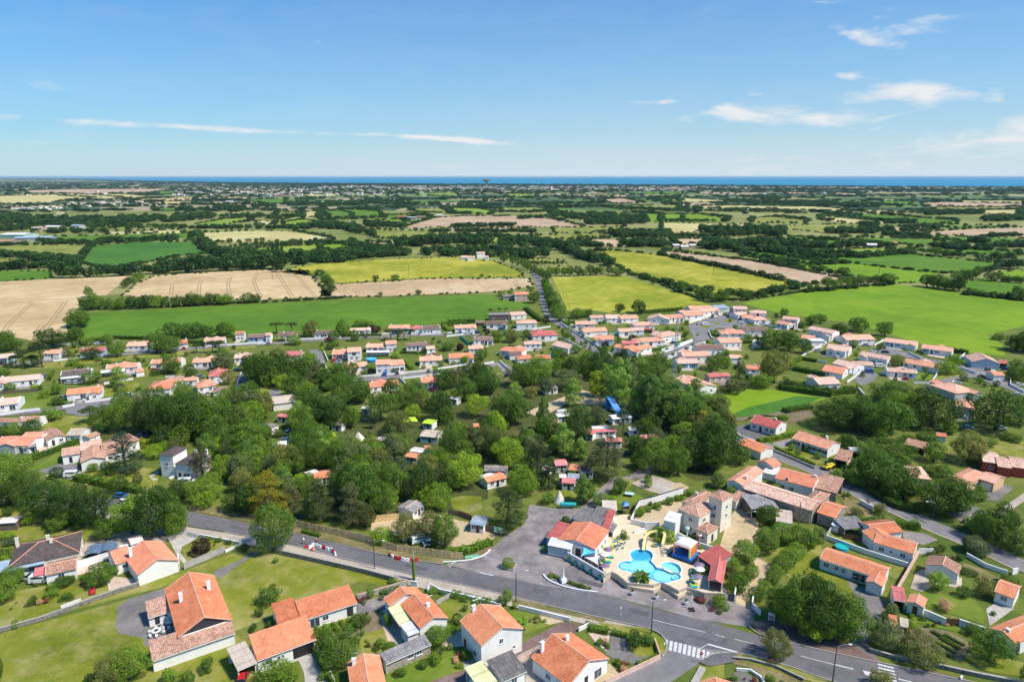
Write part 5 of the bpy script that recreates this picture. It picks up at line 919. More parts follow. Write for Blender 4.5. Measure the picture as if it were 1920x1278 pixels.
def volume(rt,Mw,Lx,Wy,eave,pitch,shape,roof,wall,spec='',det=0,shut=None,ridge='ridge',chim=(),ov=.35,opn=None,gablewall=None,base=0,frame='white',door='w_dark',garage='white',para=False):
 """one block: local x along the eave line, y away from it; shape l/w gable, h hip, p pyramid, m single pitch, F flat"""
 L_,W_=Lx,Wy;tp=math.tan(R(pitch));th=.14;ox,oy=ov,ov
 hw=eave-.02
 if base:pass
 x0,x1,y0,y1=ox*.6,L_-ox*.6,oy,W_-oy
 mb=MB();mg=MB()
 def wallbox(mb,skip=()):
  c=[(x0,y0),(x1,y0),(x1,y1),(x0,y1)]
  for i in range(4):
   if 'frbl'[i]in skip:continue
   a,b_=c[i],c[(i+1)%4];mb.face([(a[0],a[1],-.3),(b_[0],b_[1],-.3),(b_[0],b_[1],hw),(a[0],a[1],hw)])
 skip=opn or ''
 wallbox(mb,skip)
 rb=MB();cp=MB();up=Vector
 if shape=='l':
  rise=W_/2*tp;c_=math.cos(R(pitch));s_=math.sin(R(pitch));S=W_/2/c_;rz=eave+rise
  for X in(x0,x1):
   f=[(X,y0,hw),(X,y1,hw),(X,W_/2,rz-.10)];(mg if gablewall else mb).face(f if X==x1 else f[::-1])
  g=up((0,0,.01));a=ox*.0
  slope(rb,up((0,W_/2,rz)),up((1,0,0)),up((0,-c_,-s_)),L_,S,det);slope(rb,up((0,W_/2,rz)),up((1,0,0)),up((0,c_,-s_)),L_,S,det)
  for sg in(-1,1):   # soffit slab and fascia
   ye=W_/2+sg*W_/2;q=[up((0,W_/2,rz-th)),up((L_,W_/2,rz-th)),up((L_,ye,eave-th)),up((0,ye,eave-th))];rb.face(q if sg>0 else q[::-1],[(0,0)]*4)
   q=[up((0,ye,eave-th)),up((L_,ye,eave-th)),up((L_,ye,eave)),up((0,ye,eave))];rb.face(q if sg<0 else q[::-1],[(0,0)]*4)
   for X in(0,L_):
    q=[up((X,W_/2,rz-th)),up((X,ye,eave-th)),up((X,ye,eave+.0)),up((X,W_/2,rz))];rb.face(q if(X==0)==(sg<0)else q[::-1],[(0,0)]*4)
  cp.tube([(0,W_/2,rz+.02),(L_,W_/2,rz+.02)],.13,6)
  if det:
   for X in(.06,L_-.06):
    for sg in(-1,1):cp.tube([(X,W_/2,rz+.02),(X,W_/2+sg*W_/2,eave+.03)],.09,5)
  if para:
   for X in(x0-.12,x1+.12):mb.prism([(X-.14,y0),(X+.14,y0),(X+.14,y1),(X-.14,y1)],0,eave-.05);mb.face([(X-.14,y0,eave+.15),(X+.14,y0,eave+.15),(X+.14,W_/2,rz+.22),(X-.14,W_/2,rz+.22)]);mb.face([(X+.14,y1,eave+.15),(X-.14,y1,eave+.15),(X-.14,W_/2,rz+.22),(X+.14,W_/2,rz+.22)]);[mb.face(([(X+k,y0,eave-.1),(X+k,y1,eave-.1),(X+k,y1,eave+.15),(X+k,W_/2,rz+.22),(X+k,y0,eave+.15)])[::sgn])for k,sgn in((.14,1),(-.14,-1))]
 elif shape=='w':
  rise=L_/2*tp;c_=math.cos(R(pitch));s_=math.sin(R(pitch));S=L_/2/c_;rz=eave+rise
  for Y in(y0,y1):
   f=[(x0,Y,hw),(x1,Y,hw),(L_/2,Y,rz-.10)];(mg if gablewall else mb).face(f if Y==y0 else f[::-1])
  slope(rb,up((L_/2,0,rz)),up((0,1,0)),up((-c_,0,-s_)),W_,S,det);slope(rb,up((L_/2,0,rz)),up((0,1,0)),up((c_,0,-s_)),W_,S,det)
  for sg in(-1,1):
   xe=L_/2+sg*L_/2;q=[up((L_/2,0,rz-th)),up((L_/2,W_,rz-th)),up((xe,W_,eave-th)),up((xe,0,eave-th))];rb.face(q[::-1]if sg>0 else q,[(0,0)]*4)
   q=[up((xe,0,eave-th)),up((xe,W_,eave-th)),up((xe,W_,eave)),up((xe,0,eave))];rb.face(q if sg>0 else q[::-1],[(0,0)]*4)
   for Y in(0,W_):
    q=[up((L_/2,Y,rz-th)),up((xe,Y,eave-th)),up((xe,Y,eave)),up((L_/2,Y,rz))];rb.face(q if(Y==0)==(sg>0)else q[::-1],[(0,0)]*4)
  cp.tube([(L_/2,0,rz+.02),(L_/2,W_,rz+.02)],.13,6)
  if det:
   for Y in(.06,W_-.06):
    for sg in(-1,1):cp.tube([(L_/2,Y,rz+.02),(L_/2+sg*L_/2,Y,eave+.03)],.09,5)
 elif shape in 'hp':
  m_=min(L_,W_)/2;rise=m_*tp;rz=eave+rise;S=m_/math.cos(R(pitch))
  if L_>=W_:A,B=up((m_,W_/2,rz)),up((L_-m_,W_/2,rz))
  else:A,B=up((L_/2,m_,rz)),up((L_/2,W_-m_,rz))
  c=[up((0,0,eave)),up((L_,0,eave)),up((L_,W_,eave)),up((0,W_,eave))]
  if L_>=W_:fs=[([c[0],c[1],B,A],0),([c[1],c[2],B],1),([c[2],c[3],A,B],2),([c[3],c[0],A],3)]
  else:fs=[([c[0],c[1],A],0),([c[1],c[2],B,A],1),([c[2],c[3],B],2),([c[3],c[0],A,B],3)]
  for q,k in fs:
   e=(q[1]-q[0]).normalized();nn=e.cross(q[-1]-q[0]).normalized();dn=nn.cross(e)*-1
   uvs=[((p-q[0]).dot(e),S-(p-q[0]).dot(nn.cross(e)))for p in q];rb.face(q,uvs)
   a,b_=q[0],q[1];rb.face([a-up((0,0,th)),b_-up((0,0,th)),b_,a],[(0,0)]*4)
  rb.face([p-up((0,0,th))for p in c][::-1],[(0,0)]*4)
  if(B-A).length>.2:cp.tube([A,B],.12,6)
  for p,q in((c[0],A),(c[3],A if L_>=W_ else B),(c[1],B if L_>=W_ else A),(c[2],B)):cp.tube([p,q],.10,6)
 elif shape in 'mF':
  rise=W_*tp if shape=='m' else .02;S=math.hypot(W_,rise);v_=up((0,-W_/S,-rise/S));rz=eave+rise
  slope(rb,up((0,W_,rz)),up((1,0,0)),v_,L_,S,det)
  f1=[(x0,y0,hw),(x0,y1,hw),(x0,y1,rz-.06),(x0,y0,eave-.06)]
  if 'l' not in skip:mb.face([(x0,y1,hw),(x0,y0,hw),(x0,y1,rz-.06)])
  if 'r' not in skip:mb.face([(x1,y0,hw),(x1,y1,hw),(x1,y1,rz-.06)])
  if 'b' not in skip:mb.face([(x1,y1,hw),(x0,y1,hw),(x0,y1,rz-.06),(x1,y1,rz-.06)])
  q=[up((0,W_,rz-th)),up((L_,W_,rz-th)),up((L_,0,eave-th)),up((0,0,eave-th))];rb.face(q[::1],[(0,0)]*4)
  for a,b_ in(((0,0,eave),(L_,0,eave)),((L_,0,eave),(L_,W_,rz)),((L_,W_,rz),(0,W_,rz)),((0,W_,rz),(0,0,eave))):rb.face([up(a)-up((0,0,th)),up(b_)-up((0,0,th)),up(b_),up(a)],[(0,0)]*4)
 mb.build('wall',wall,rt,Mw)
 if mg.v:mg.build('gable',gablewall,rt,Mw)
 r_=rb.build('roof',roof,rt,Mw)
 if cp.v and shape in 'lwhp' and ridge:link('ridge_tiles',cp.mesh('ridge_tiles',ridge),r_)
 if skip:
  for(X,Y)in((x0+.1,y0+.1),(x1-.1,y0+.1),(x1-.1,y1-.1),(x0+.1,y1-.1)):MB().box((0,0,hw/2),(.16,.16,hw)).build('post','offwhite',rt,Mw @ Matrix.Translation((X,Y,0)))
 def zr(x,y):
  if shape=='l':return eave+(W_/2-abs(y-W_/2))*tp
  if shape=='w':return eave+(L_/2-abs(x-L_/2))*tp
  if shape in 'hp':return eave+min(x,y,L_-x,W_-y)*tp
  return eave+y*tp
 for cx,cy in chim:
  x,y=cx*L_,cy*W_;z=zr(x,y);top=(rz-z)+.55
  ch=link('chimney',cached(('ch',round(top,1),wall),lambda:MB().box((0,0,top/2-.3),(.75,.5,top+.6)).box((0,0,top+.05),(.88,.62,.09)).mesh('chimney',wall)),r_,Matrix.Translation((x,y,z)))
 for u_,sd_,k,t_ in re.findall(r'([uv]?)([fblr])([wWdgstD])(\d+)',spec):
  t_=int(t_)/100;z={'':0,'u':2.7,'v':5.2}[u_]
  if sd_=='f':Mo=Matrix.Translation((x0+(x1-x0)*t_,y0,0))
  elif sd_=='b':Mo=Matrix.Translation((x1-(x1-x0)*t_,y1,0))@ Matrix.Rotation(math.pi,4,'Z')
  elif sd_=='r':Mo=Matrix.Translation((x1,y0+(y1-y0)*t_,0))@ Matrix.Rotation(math.pi/2,4,'Z')
  else:Mo=Matrix.Translation((x0,y1-(y1-y0)*t_,0))@ Matrix.Rotation(-math.pi/2,4,'Z')
  opening(k,rt,Mw @ Mo,shut,frame,door,garage,z)
 if det>1:
  for X in(x0-.08,x1+.08):MB().tube([(X,y0-.06,0),(X,y0-.06,eave-.2)],.05,6).build('downpipe','offwhite',rt,Mw)
  if chim and rt.name not in AER:AER.add(rt.name);cx,cy=chim[0];z=zr(cx*L_,cy*W_);mb=MB().tube([(0,0,0),(0,0,2.6)],.025,4).tube([(-.7,0,2.5),(.7,0,2.5)],.02,4);[mb.tube([(k,-.3,2.5),(k,.3,2.5)],.014,4)for k in(-.6,-.3,0,.3,.6)];mb.build('aerial','steel',rt,Mw @ Matrix.Translation((cx*L_+.4,cy*W_,z)))
  for yy in((0,)if shape in 'lhmF' else()):MB().tube([(0,-.07,eave-.12),(L_,-.07,eave-.12)],.07,6).build('gutter','offwhite',rt,Mw)
NEARP=Vector((0,0,0))
FR={}
def frame_of(A,B,C,w_,eave,par=None):
 a,b_=G(*A,eave),G(*B,eave);u=(b_-a);u.z=0;Lx=u.length;u.normalize()
 if par:  # wings stand square to their house
  best=max((par[0],par[1],-par[0],-par[1]),key=lambda q:q.dot(u))
  if best.dot(u)>.80:mid_=(a+b_)/2;Lx=(b_-a).dot(best);u=best.copy();a=mid_-u*Lx/2;b_=mid_+u*Lx/2
 n=Vector((-u.y,u.x,0))
 if C is not None:
  c=G(*C,eave);d=(c-b_).dot(n);w_=abs(d)
  if d<0:a,b_=b_,a;u=-u;n=-n
 return a,u,n,Lx,w_
def house(A,B,C=None,w=8.0,eave=2.7,pitch=17,shape='l',roof='t_salmon',wall='w_white',spec='',name='house',label=None,cat='house',group=None,det=None,into=None,**k):
 a,u,n,Lx,W_=frame_of(A,B,C,w,eave,FR.get(into.name)if into else None);rz=math.atan2(u.y,u.x);Mw=Matrix.Translation((a.x,a.y,0))@ Matrix.Rotation(rz,4,'Z')
 if det is None:d=a.length;det=2 if d<175 else(1 if d<235 else 0)
 if into is None:
  rt=root(name,Mw @ Matrix.Translation((Lx/2,W_/2,0)),label,cat,group);FR[rt.name]=(u,n)
 else:rt=into
 volume(rt,Mw,Lx,W_,eave,pitch,shape,roof,wall,spec,det,**k);FOOT.append(((a+u*Lx/2+n*W_/2),max(Lx,W_)*.62))
 return rt
CARP=[];RH=random.Random(4);PV=[-.20]
def rowhouses(rowname,items,group):
 """items: A, B, options. Named left to right."""
 tot=len(items)
 for i,(A,B,o_)in enumerate(items):
  o_=dict(o_);rn={'t_salmon':'salmon','t_pink':'pale pink','t_orange':'orange','t_bright':'bright orange','t_brown':'brown','t_old':'mottled','t_red':'red','t_slate':'dark brown','t_beige':'beige','t_pinkred':'pinkish red'}.get(o_.get('roof','t_salmon'),'tiled')
  rt_=house(A,B,name='village_house',label=f"{o_.pop('adj', 'white')} {rn} roofed house, {ordi(i + 1)} from left in {rowname}",group=group,**o_)
  a_,u_,n_,L_,W_=frame_of(A,B,None,o_.get('w',8.0),o_.get('eave',2.7));Mq=Matrix.Translation((a_.x,a_.y,0))@ Matrix.Rotation(math.atan2(u_.y,u_.x),4,'Z');q=RH.random();e_=min(o_.get('eave',2.7),3.2)-.12
  if L_>11 and o_.get('shape','l')in 'lh' and q<.62:
   wl_=RH.uniform(3.8,5.2);dd=RH.uniform(1.2,3.2);x_=L_-wl_-.4 if RH.random()<.6 else .4;volume(rt_,Mq @ Matrix.Translation((x_,-dd,0)),wl_,dd+W_*.45,e_,18,'w',o_.get('roof','t_salmon'),o_.get('wall','w_white'),RH.choice(['fg50','fw50','fW50']),0)
  if q>.4:
   volume(rt_,Mq @ Matrix.Translation((RH.uniform(.15,.4)*L_,W_*.6,0)),L_*.45,W_*.7,e_,17,'w',o_.get('roof','t_salmon'),o_.get('wall','w_white'),'',0)
  if RH.random()<.5:pc=Mq @ Vector((L_*RH.uniform(.2,.8),-RH.uniform(2.4,3.6),0));CARP.append((pc.x,pc.y,math.degrees(math.atan2(u_.y,u_.x))+RH.choice([0,90,85,180])))
  x_=RH.uniform(-1,L_*.4);PV[0]+=.0004;mb=MB();mb.face([(x_,-RH.uniform(3,6),0),(x_+L_*.55,-RH.uniform(3,6),0),(x_+L_*.55,.5,0),(x_,.5,0)]);pv_=mb.build('terrace',RH.choice(['g_pave','g_palegravel','g_path','g_asphlight']),None,Mq @ Matrix.Translation((0,0,PV[0])));pv_['kind']='structure'
D1=dict(spec='fw18 fW45 fd62 fw82 rw50',chim=[(.12,.5)]);D2=dict(spec='fw15 fw35 fd52 fg80 lw50',chim=[(.88,.5)]);D3=dict(spec='fw22 fw50 fW78 rs50',chim=[(.3,.45)]);D4=dict(spec='fW25 fw55 fw82 rw40',chim=[(.95,.5)])
def o(d,**k):x=dict(d);x.update(k);return x
V(0,560,4)
J=lambda x,y:((x),(y))
rowhouses('the row backing the long green field',[((-60,450),(95,438),o(D1,wall='w_blue',roof='t_pink')),((318,412),(442,410),o(D2,roof='t_salmon')),((590,404),(786,388),o(D1,roof='t_red',wall='w_blue',shut='shutterblue')),((940,356),(1100,352),o(D3,w=9)),((1345,335),(1412,326),o(D4,roof='t_orange',w=7)),((1527,322),(1688,312),o(D1,roof='t_pink')),
 ((1762,266),(1832,263),dict(eave=4,w=6,roof='t_orange',spec='fw30 fw70 ufw30 ufw70')),((1850,291),(1985,290),o(D2,roof='t_brown',wall='w_blue',shut='shutterblue')),((1988,275),(2030,274),dict(eave=4.6,w=6,spec='fw50 ufw50')),((2080,279),(2226,272),o(D3,roof='t_brown')),((2355,266),(2492,262),o(D1,roof='t_slate')),((2625,240),(2782,234),o(D2,roof='t_pink',w=6))],'houses backing onto the long green field')
V(400,560,4)
rowhouses('the green field right end row',[((1312,222),(1476,218),o(D1)),((1480,226),(1562,223),dict(roof='t_red',eave=3.2,spec='fw30 fg70',shape='h')),((1564,229),(1702,225),o(D2,roof='t_brown',eave=3.2,para=True)),((1810,222),(1976,215),o(D3)),((2046,191),(2205,190),o(D4,roof='t_brown'))],'houses at the right end of the long green field')
V(0,560,4)
rowhouses('the second village row',[((-40,632),(292,602),o(D1,w=9,roof='t_pink',spec='fw12 fw30 fw62 fd80 fw92')),((452,578),(682,556),o(D2,roof='t_slate',para=True)),((790,527),(1032,510),o(D3,spec='fg20 fW55 fw80',para=True)),((1125,488),(1358,478),o(D4,para=True)),((1437,480),(1652,470),o(D1)),((1750,446),(1876,441),o(D3,roof='t_pink')),((2120,425),(2255,425),o(D2,roof='t_pinkred')),((2486,418),(2602,414),o(D1,w=9)),((2602,400),(2706,396),dict(eave=4.8,spec='fw30 fw70 ufW50',roof='t_salmon',w=9)),((2742,366),(2896,362),o(D1)),((2892,342),(2976,338),dict(eave=4.6,spec='fw40 ufw60')),((3046,357),(3212,350),o(D2,roof='t_brown',w=7)),((3200,378),(3268,372),dict(spec='fw50',w=6,roof='t_pink'))],'houses of the second village row')
V(0,560,4)
house((748,557),(932,540),w=4,eave=2.4,pitch=4,shape='m',roof='t_white',opn='f',label='long white flat roofed conservatory before the third second-row house',cat='conservatory',name='conservatory')
house((832,588),(908,582),w=3.5,eave=2.0,pitch=22,roof='t_orange',wall='w_wood',label='brown wooden garden shed with orange roof on the left village lawn',cat='shed',name='shed');house((450,602),(642,582),w=3,eave=2.2,pitch=3,shape='m',roof='t_white',opn='f',label='white porch roof along the dark brown roofed house',cat='porch',name='porch')
rowhouses('the curved lower street row',[((-20,800),(136,784),o(D1,w=10,roof='t_pink',spec='fw20 fW70',para=True)),((495,722),(765,692),o(D2,spec='fg12 fW45 fw80',roof='t_orange',w=9)),((1090,682),(1278,672),dict(w=13,roof='t_bright',shape='h',eave=3,spec='fw30 fw70')),((1276,622),(1380,612),dict(roof='t_old',spec='fw30 fw70',w=7)),((1380,614),(1478,608),dict(roof='t_salmon',spec='fw50',w=5)),((1480,668),(1622,648),dict(roof='t_bright',w=9,shape='h',spec='fw20 fw70')),((1560,584),(1700,572),dict(roof='t_red',w=11,shape='h',spec='fw20 fw70'))],'houses along the curved lower street')
house((1018,550),(1084,540),w=5,eave=2.4,label='small orange roofed garage beside the third second-row house',cat='garage',name='garage',spec='rw50');house((1595,700),(1700,690),w=7,eave=2.4,shape='h',roof='t_brown',label='brown hipped outbuilding roof behind the dark oak clump',cat='outbuilding',name='outbuilding')
house((-120,925),(135,925),w=5,eave=2.6,pitch=14,roof='t_old',label='low house with old brown roof cut by the left edge of the view',chim=[(.97,.5)],spec='fw60');house((135,920),(290,915),w=6,eave=2.6,pitch=16,roof='t_old',label='brown tiled house joined to the old brown house by the left street',spec='fw60',para=True)
V(400,560,4)
rowhouses('the row facing the lower street',[((965,520),(1162,502),o(D3,spec='fg15 fW50 fw80')),((1215,494),(1328,490),dict(eave=4.6,w=9,roof='t_salmon',spec='fw25 fw70 ufw25 ufw70',wall='w_white')),((1328,500),(1440,488),dict(eave=3.6,w=9,roof='t_salmon',spec='fd20 fW45 fW80')),((1545,466),(1718,460),o(D4,roof='t_salmon',spec='fw20 fw50 fw80')),((1770,447),(1955,436),dict(w=9,roof='t_orange',spec='fg20 fw60 fw85'))],'houses facing the lower street')
rowhouses('the pair below the lower street',[((1176,666),(1394,642),o(D1,roof='t_bright')),((1560,632),(1692,622),o(D3,roof='t_bright',w=9))],'houses below the lower street')
house((445,790),(632,768),w=11,eave=3,pitch=9,roof='t_beige',label='large plain beige roofed hall by the round wooded island',cat='hall',name='hall');house((1145,402),(1320,400),w=3,eave=2.2,pitch=5,shape='m',roof='t_white',opn='f',label='white pergola roof between two salmon village houses',cat='pergola',name='pergola')
V(840,520,4)
rowhouses('the cluster left of the lane',[((155,537),(268,532),o(D3,w=7)),((190,472),(342,466),o(D1,roof='t_brown',w=7)),((380,546),(552,562),dict(w=9,roof='t_bright',shape='h',eave=3,spec='fw20 fw60')),((572,502),(706,498),dict(w=6,roof='t_pink',spec='fw20 fw50 fw80')),((636,438),(828,430),dict(w=11,roof='t_red',shape='h',eave=2.8,spec='fw15 fW40 fw70'))],'houses left of the country road')
house((462,578),(554,574),w=6,eave=2.8,roof='t_brown',label='small brown roofed white annex below the hipped orange house',spec='rw50');house((522,614),(640,608),w=8,eave=2.6,roof='t_bright',shape='h',label='orange roof just above the campsite trees, left of the pool house',spec='fw50');house((652,606),(770,608),w=7,eave=2.6,roof='t_orange',label='low orange roof beside a small round garden pool')
rt=house((775,505),(900,535),w=9,eave=2.7,pitch=20,roof='t_pink',spec='fw20 fW60',label='pink roofed house carrying dark solar panels');fr=FOOT[-1][0]
sp_=MB().box((0,0,0),(4.4,3.0,.12));spn=sp_.build('solar_panel','solar',rt,Matrix.Translation(G(838,490,3.6))@ Matrix.Rotation(R(-14),4,'Z')@ Matrix.Rotation(R(20),4,'X'))
house((475,285),(592,276),w=9,eave=3,roof='t_pink',spec='fw30 fw70',label='pale pink roofed house above the white hipped house by the field');house((515,345),(672,342),w=9,eave=3.4,roof='t_salmon',shape='h',spec='fw50 fw80 rw50',label='white hip roofed house at the end of the long green field');house((310,282),(462,278),w=7,eave=3.8,pitch=2,shape='F',roof='t_grey',wall='w_wood',label='grey boxy unfinished building at the edge of the green field',cat='building',name='building',spec='fw20')
house((440,282),(510,280),w=6,eave=3,roof='t_salmon',label='small salmon roofed annex beside the grey boxy building');house((208,340),(272,340),w=5,eave=2.4,roof='t_brown',wall='w_wood',label='small dark wooden shed left of the grey boxy building',cat='shed',name='shed')
house((500,130),(605,128),w=9,eave=5.2,roof='t_bright',spec='fw25 fw70 ufw25 ufw70',label='tall red roofed farmhouse beside the country road',wall='w_pinkwall',cat='farmhouse',name='farmhouse');house((410,145),(512,142),w=7,eave=2.6,roof='t_grey',wall='w_stone',label='grey stone barn joined to the red roofed farmhouse',cat='barn',name='barn')
e=lambda**k:k
rowhouses('the rows right of the lane',[((955,350),(1102,352),e(w=8,spec='fw20 fW60',roof='t_salmon')),((1020,412),(1200,400),e(w=9,spec='fw20 fg70',roof='t_salmon')),((1070,305),(1170,302),e(w=7,roof='t_pink',spec='fw50')),((1100,462),(1246,466),e(w=9,eave=3.2,roof='t_bright',shut='shutterblue',spec='fw20 fw60 rw50')),((1190,308),(1300,306),e(w=10,roof='t_pink',spec='fw50 rw50')),((1240,520),(1395,545),e(w=7,roof='t_orange',spec='fw20 fw45 fw80')),((1285,408),(1395,404),e(w=8,roof='t_salmon',spec='fW50')),((1300,312),(1434,304),e(w=9,roof='t_salmon',spec='fw20 fw60')),((1390,556),(1534,520),e(w=7,roof='t_orange',spec='fw20 fw50 fw80 rw50')),((1380,398),(1474,396),e(w=7,roof='t_pink',spec='fw50')),((1400,362),(1550,356),e(w=9,eave=3.2,shape='h',roof='t_salmon',spec='fw20 fw60')),((1415,486),(1632,474),e(w=9,roof='t_salmon',spec='fw20 fW50 fw80',shape='h')),((1495,310),(1664,318),e(w=9,shape='w',roof='t_pink',spec='fw30 fw70')),((1600,450),(1752,424),e(w=10,roof='t_pink',eave=3.6,spec='fw30 fw60',shape='h')),((1640,308),(1772,298),e(w=9,roof='t_salmon',spec='fw20 fd40 fw70')),((1762,280),(1912,268),e(w=10,roof='t_salmon',spec='fw20 fw60')),((1820,240),(1990,232),e(w=9,roof='t_salmon',spec='fw20 fw60',eave=3))],'houses right of the country road')
house((1310,498),(1420,495),w=4,eave=2.3,roof='t_pinkred',shape='m',pitch=12,opn='f',label='low red garden canopy behind the orange L-shaped house',cat='canopy',name='canopy');house((1465,388),(1535,392),w=3,eave=2.2,roof='t_red',wall='w_wood',label='small red brown shed below the pink hipped house',cat='shed',name='shed')
V(1240,560,5.324)
rowhouses('the rows around the paved square',[((240,172),(425,160),e(w=11,roof='t_salmon',spec='fw20 fw60')),((420,135),(590,112),e(w=9,roof='t_salmon',spec='fw20 fw50 fw80')),((590,345),(845,350),e(w=10,roof='t_salmon',shape='h',spec='fw20 fw50 fw80')),((592,440),(810,432),e(w=10,eave=3.3,roof='t_salmon',spec='fw30 fw60 fw85')),((655,128),(780,138),e(w=9,eave=3,roof='t_pink',spec='fw30 fW60')),((720,100),(862,104),e(w=8,eave=5.6,roof='t_pink',spec='ufw25 ufw50 ufw75')),((770,168),(868,150),e(w=8,roof='t_pink',spec='fd50')),((806,190),(940,196),e(w=10,roof='t_salmon',shape='h',spec='fw30 fw70')),((880,138),(1052,148),e(w=9,eave=5.0,roof='t_pink',shape='h',spec='ufD50')),((930,215),(1086,205),e(w=9,roof='t_salmon',shape='h',spec='fw20 fw60')),((806,312),(1070,322),e(w=8,roof='t_brown',spec='fw15 fw40 fw80')),
 ((1135,240),(1260,262),e(w=8,eave=3,roof='t_salmon',shut='shutterblue',spec='fD30 fw70')),((1205,198),(1364,214),e(w=8,eave=5.4,roof='t_pink',shut='shutterblue',spec='ufw30 ufw70 fw70')),((1290,262),(1368,250),e(w=6,roof='t_pink',shut='shutterblue',spec='fD50')),((1455,300),(1704,348),e(w=9,eave=4.6,roof='t_pink',spec='ufw50 fw20 rw50')),((1395,392),(1530,405),e(w=9,roof='t_salmon',spec='fw50')),((1500,420),(1642,420),e(w=7,eave=2.8,pitch=3,shape='F',roof='t_white',spec='fg60')),((1658,500),(1840,528),e(w=11,roof='t_pink',eave=3.2,spec='fw20 fw60 rw50'))],'houses around the paved village square')
rowhouses('the short row below the square',[((160,645),(382,640),e(w=8,roof='t_pink',shut='shutterblue',spec='fW30 fW75')),((215,575),(486,568),e(w=9,roof='t_salmon',eave=3.2,spec='fw60 rw50')),((355,505),(636,500),e(w=9,roof='t_brown',eave=3.4,spec='fw60 fw80')),((480,782),(696,768),e(w=5,roof='t_red',spec='fw20 fw50 fw80',wall='w_pinkwall')),((848,698),(992,706),e(w=7,roof='t_bright',chim=[(.6,.5)],spec='fw50')),((690,592),(812,592),e(w=6,roof='t_salmon')),((908,430),(985,440),e(w=6,roof='t_white',eave=2.6))],'houses below the village square')
house((370,888),(565,850),(440,810),eave=3.4,pitch=19,roof='t_salmon',spec='rw50 fs30 fs45 ft80 lw30',chim=[(.1,.8)],label='large white gabled house with salmon roof beside the poplars')if 0 else house((365,900),(562,868),w=17,shape='w',eave=3.3,pitch=15,roof='t_salmon',spec='fs30 fs45 fw72',chim=[(.3,.85)],label='large white gabled house with salmon roof beside the poplars')
house((560,98),(690,88),w=8,eave=3,pitch=6,shape='m',roof='t_blue',wall='w_green',label='turquoise glass roofed pool shelter behind the village square',cat='pool shelter',name='pool_shelter')
V(1540,560,4.916)
rowhouses('the cul-de-sac rows',[((45,452),(255,480),e(w=10,roof='t_pink',eave=3.3,spec='fs40 fw70 rw50')),((235,382),(500,372),e(w=11,roof='t_salmon',spec='fw50 fw80')),((345,512),(608,562),e(w=8,roof='t_pink',eave=3.6,shut='shutterblue',spec='fW15 fw50 fw80')),((100,592),(300,640),e(w=10,roof='t_pink',eave=3.2,spec='rw50')),((298,608),(488,616),e(w=7,roof='t_pink',eave=3.0,spec='fw30 fg70')),((575,392),(880,430),e(w=9,roof='t_salmon',shut='shutterblue',spec='fw12 fd25 fw42 fg62 fg85')),((610,668),(886,688),e(w=7,roof='t_pink',spec='fd30 fw60 fw80',chim=[(.6,.4)],para=True)),((750,585),(1070,640),e(w=9,roof='t_salmon',spec='fw10 fw35 fw60')),((920,452),(1206,490),e(w=9,roof='t_salmon',shut='shutterblue',spec='fw15 fd35 fw52 fg75')),((0,660),(198,694),e(w=12,roof='t_bright',spec='fw30 rw50')),((-20,790),(182,780),e(w=11,roof='t_pink',eave=3.2,spec='fd40 fW75')),((1390,580),(1655,598),e(w=13,roof='t_pink',eave=3.0,shape='w',spec='fs50',pitch=20,wall='w_blue')),((1594,706),(1700,706),e(w=6,roof='t_bright',spec='fs40')),((1238,872),(1450,850),e(w=14,roof='t_salmon',shape='h',eave=3.2,spec='fs60',wall='w_grey')),((1230,1000),(1420,1030),e(w=11,roof='t_salmon',shape='w',eave=3.2,spec='',wall='w_grey')),((1640,592),(1725,600),e(w=6,roof='t_red',eave=2.6,opn='f',spec=''))],'houses of the cul-de-sac under the bright field')
# ---- left middle plots
V(0,720,4)
rt=house((-60,455),(210,462),w=9,eave=2.8,roof='t_bright',spec='fw30 fd60 fW80',label='white and grey house with orange roof at the left behind a hedge');house((120,420),(290,410),w=8,eave=3.2,roof='t_salmon',into=rt,spec='fw50');house((100,465),(210,418),w=6,eave=3,roof='t_bright',into=rt,wall='w_grey',spec='fW50')
house((165,480),(265,465),w=4,eave=2.2,pitch=12,roof='t_grey',wall='w_dark',opn='f',label='black open carport beside the orange roofed house at the left',cat='carport',name='carport')
rt=house((352,418),(495,385),w=11,eave=2.8,roof='t_old',shape='w',spec='fd30 fw75',label='white house with mottled tile roof next to the long clipped hedge');house((300,400),(370,402),w=6,eave=2.4,roof='t_old',into=rt);house((490,385),(602,382),w=8,eave=2.8,roof='t_beige',into=rt,spec='fw40')
house((672,405),(757,370),(720,350),eave=2.6,roof='t_old',spec='fs50',shape='l',label='small white gabled shed with mottled roof behind the large villa',cat='shed',name='shed')
rt=house((600,588),(795,555),w=13,eave=3.2,pitch=18,shape='w',roof='t_old',spec='fw55',label='large white villa with mottled terracotta roofs behind the layered cedar',cat='villa',name='villa',det=1);house((463,528),(600,530),w=8,eave=3.0,pitch=18,roof='t_old',into=rt,spec='fd45',det=1)
house((760,548),(960,480),w=12,eave=3.2,pitch=18,roof='t_old',into=rt,spec='fw30 fw60',det=1);house((940,462),(1050,412),w=10,eave=3.6,pitch=18,roof='t_old',into=rt,spec='fw60',det=1,chim=[]);house((600,500),(760,470),w=9,eave=3.6,pitch=12,roof='t_pink',into=rt,det=1,chim=[(.05,.6)])
rt=house((1185,530),(1292,540),w=7.5,eave=7.4,pitch=22,shape='h',roof='t_slate',ridge=None,spec='ufw50',label='white square tower house with dark slate roofs among the trees',cat='villa',name='tower_house',det=1);house((1305,598),(1440,610),w=10,eave=5.2,pitch=24,shape='h',roof='t_slate',ridge=None,into=rt,spec='fd20 fW60',det=1,chim=[(.4,.75),(.9,.85)])
mb=MB()
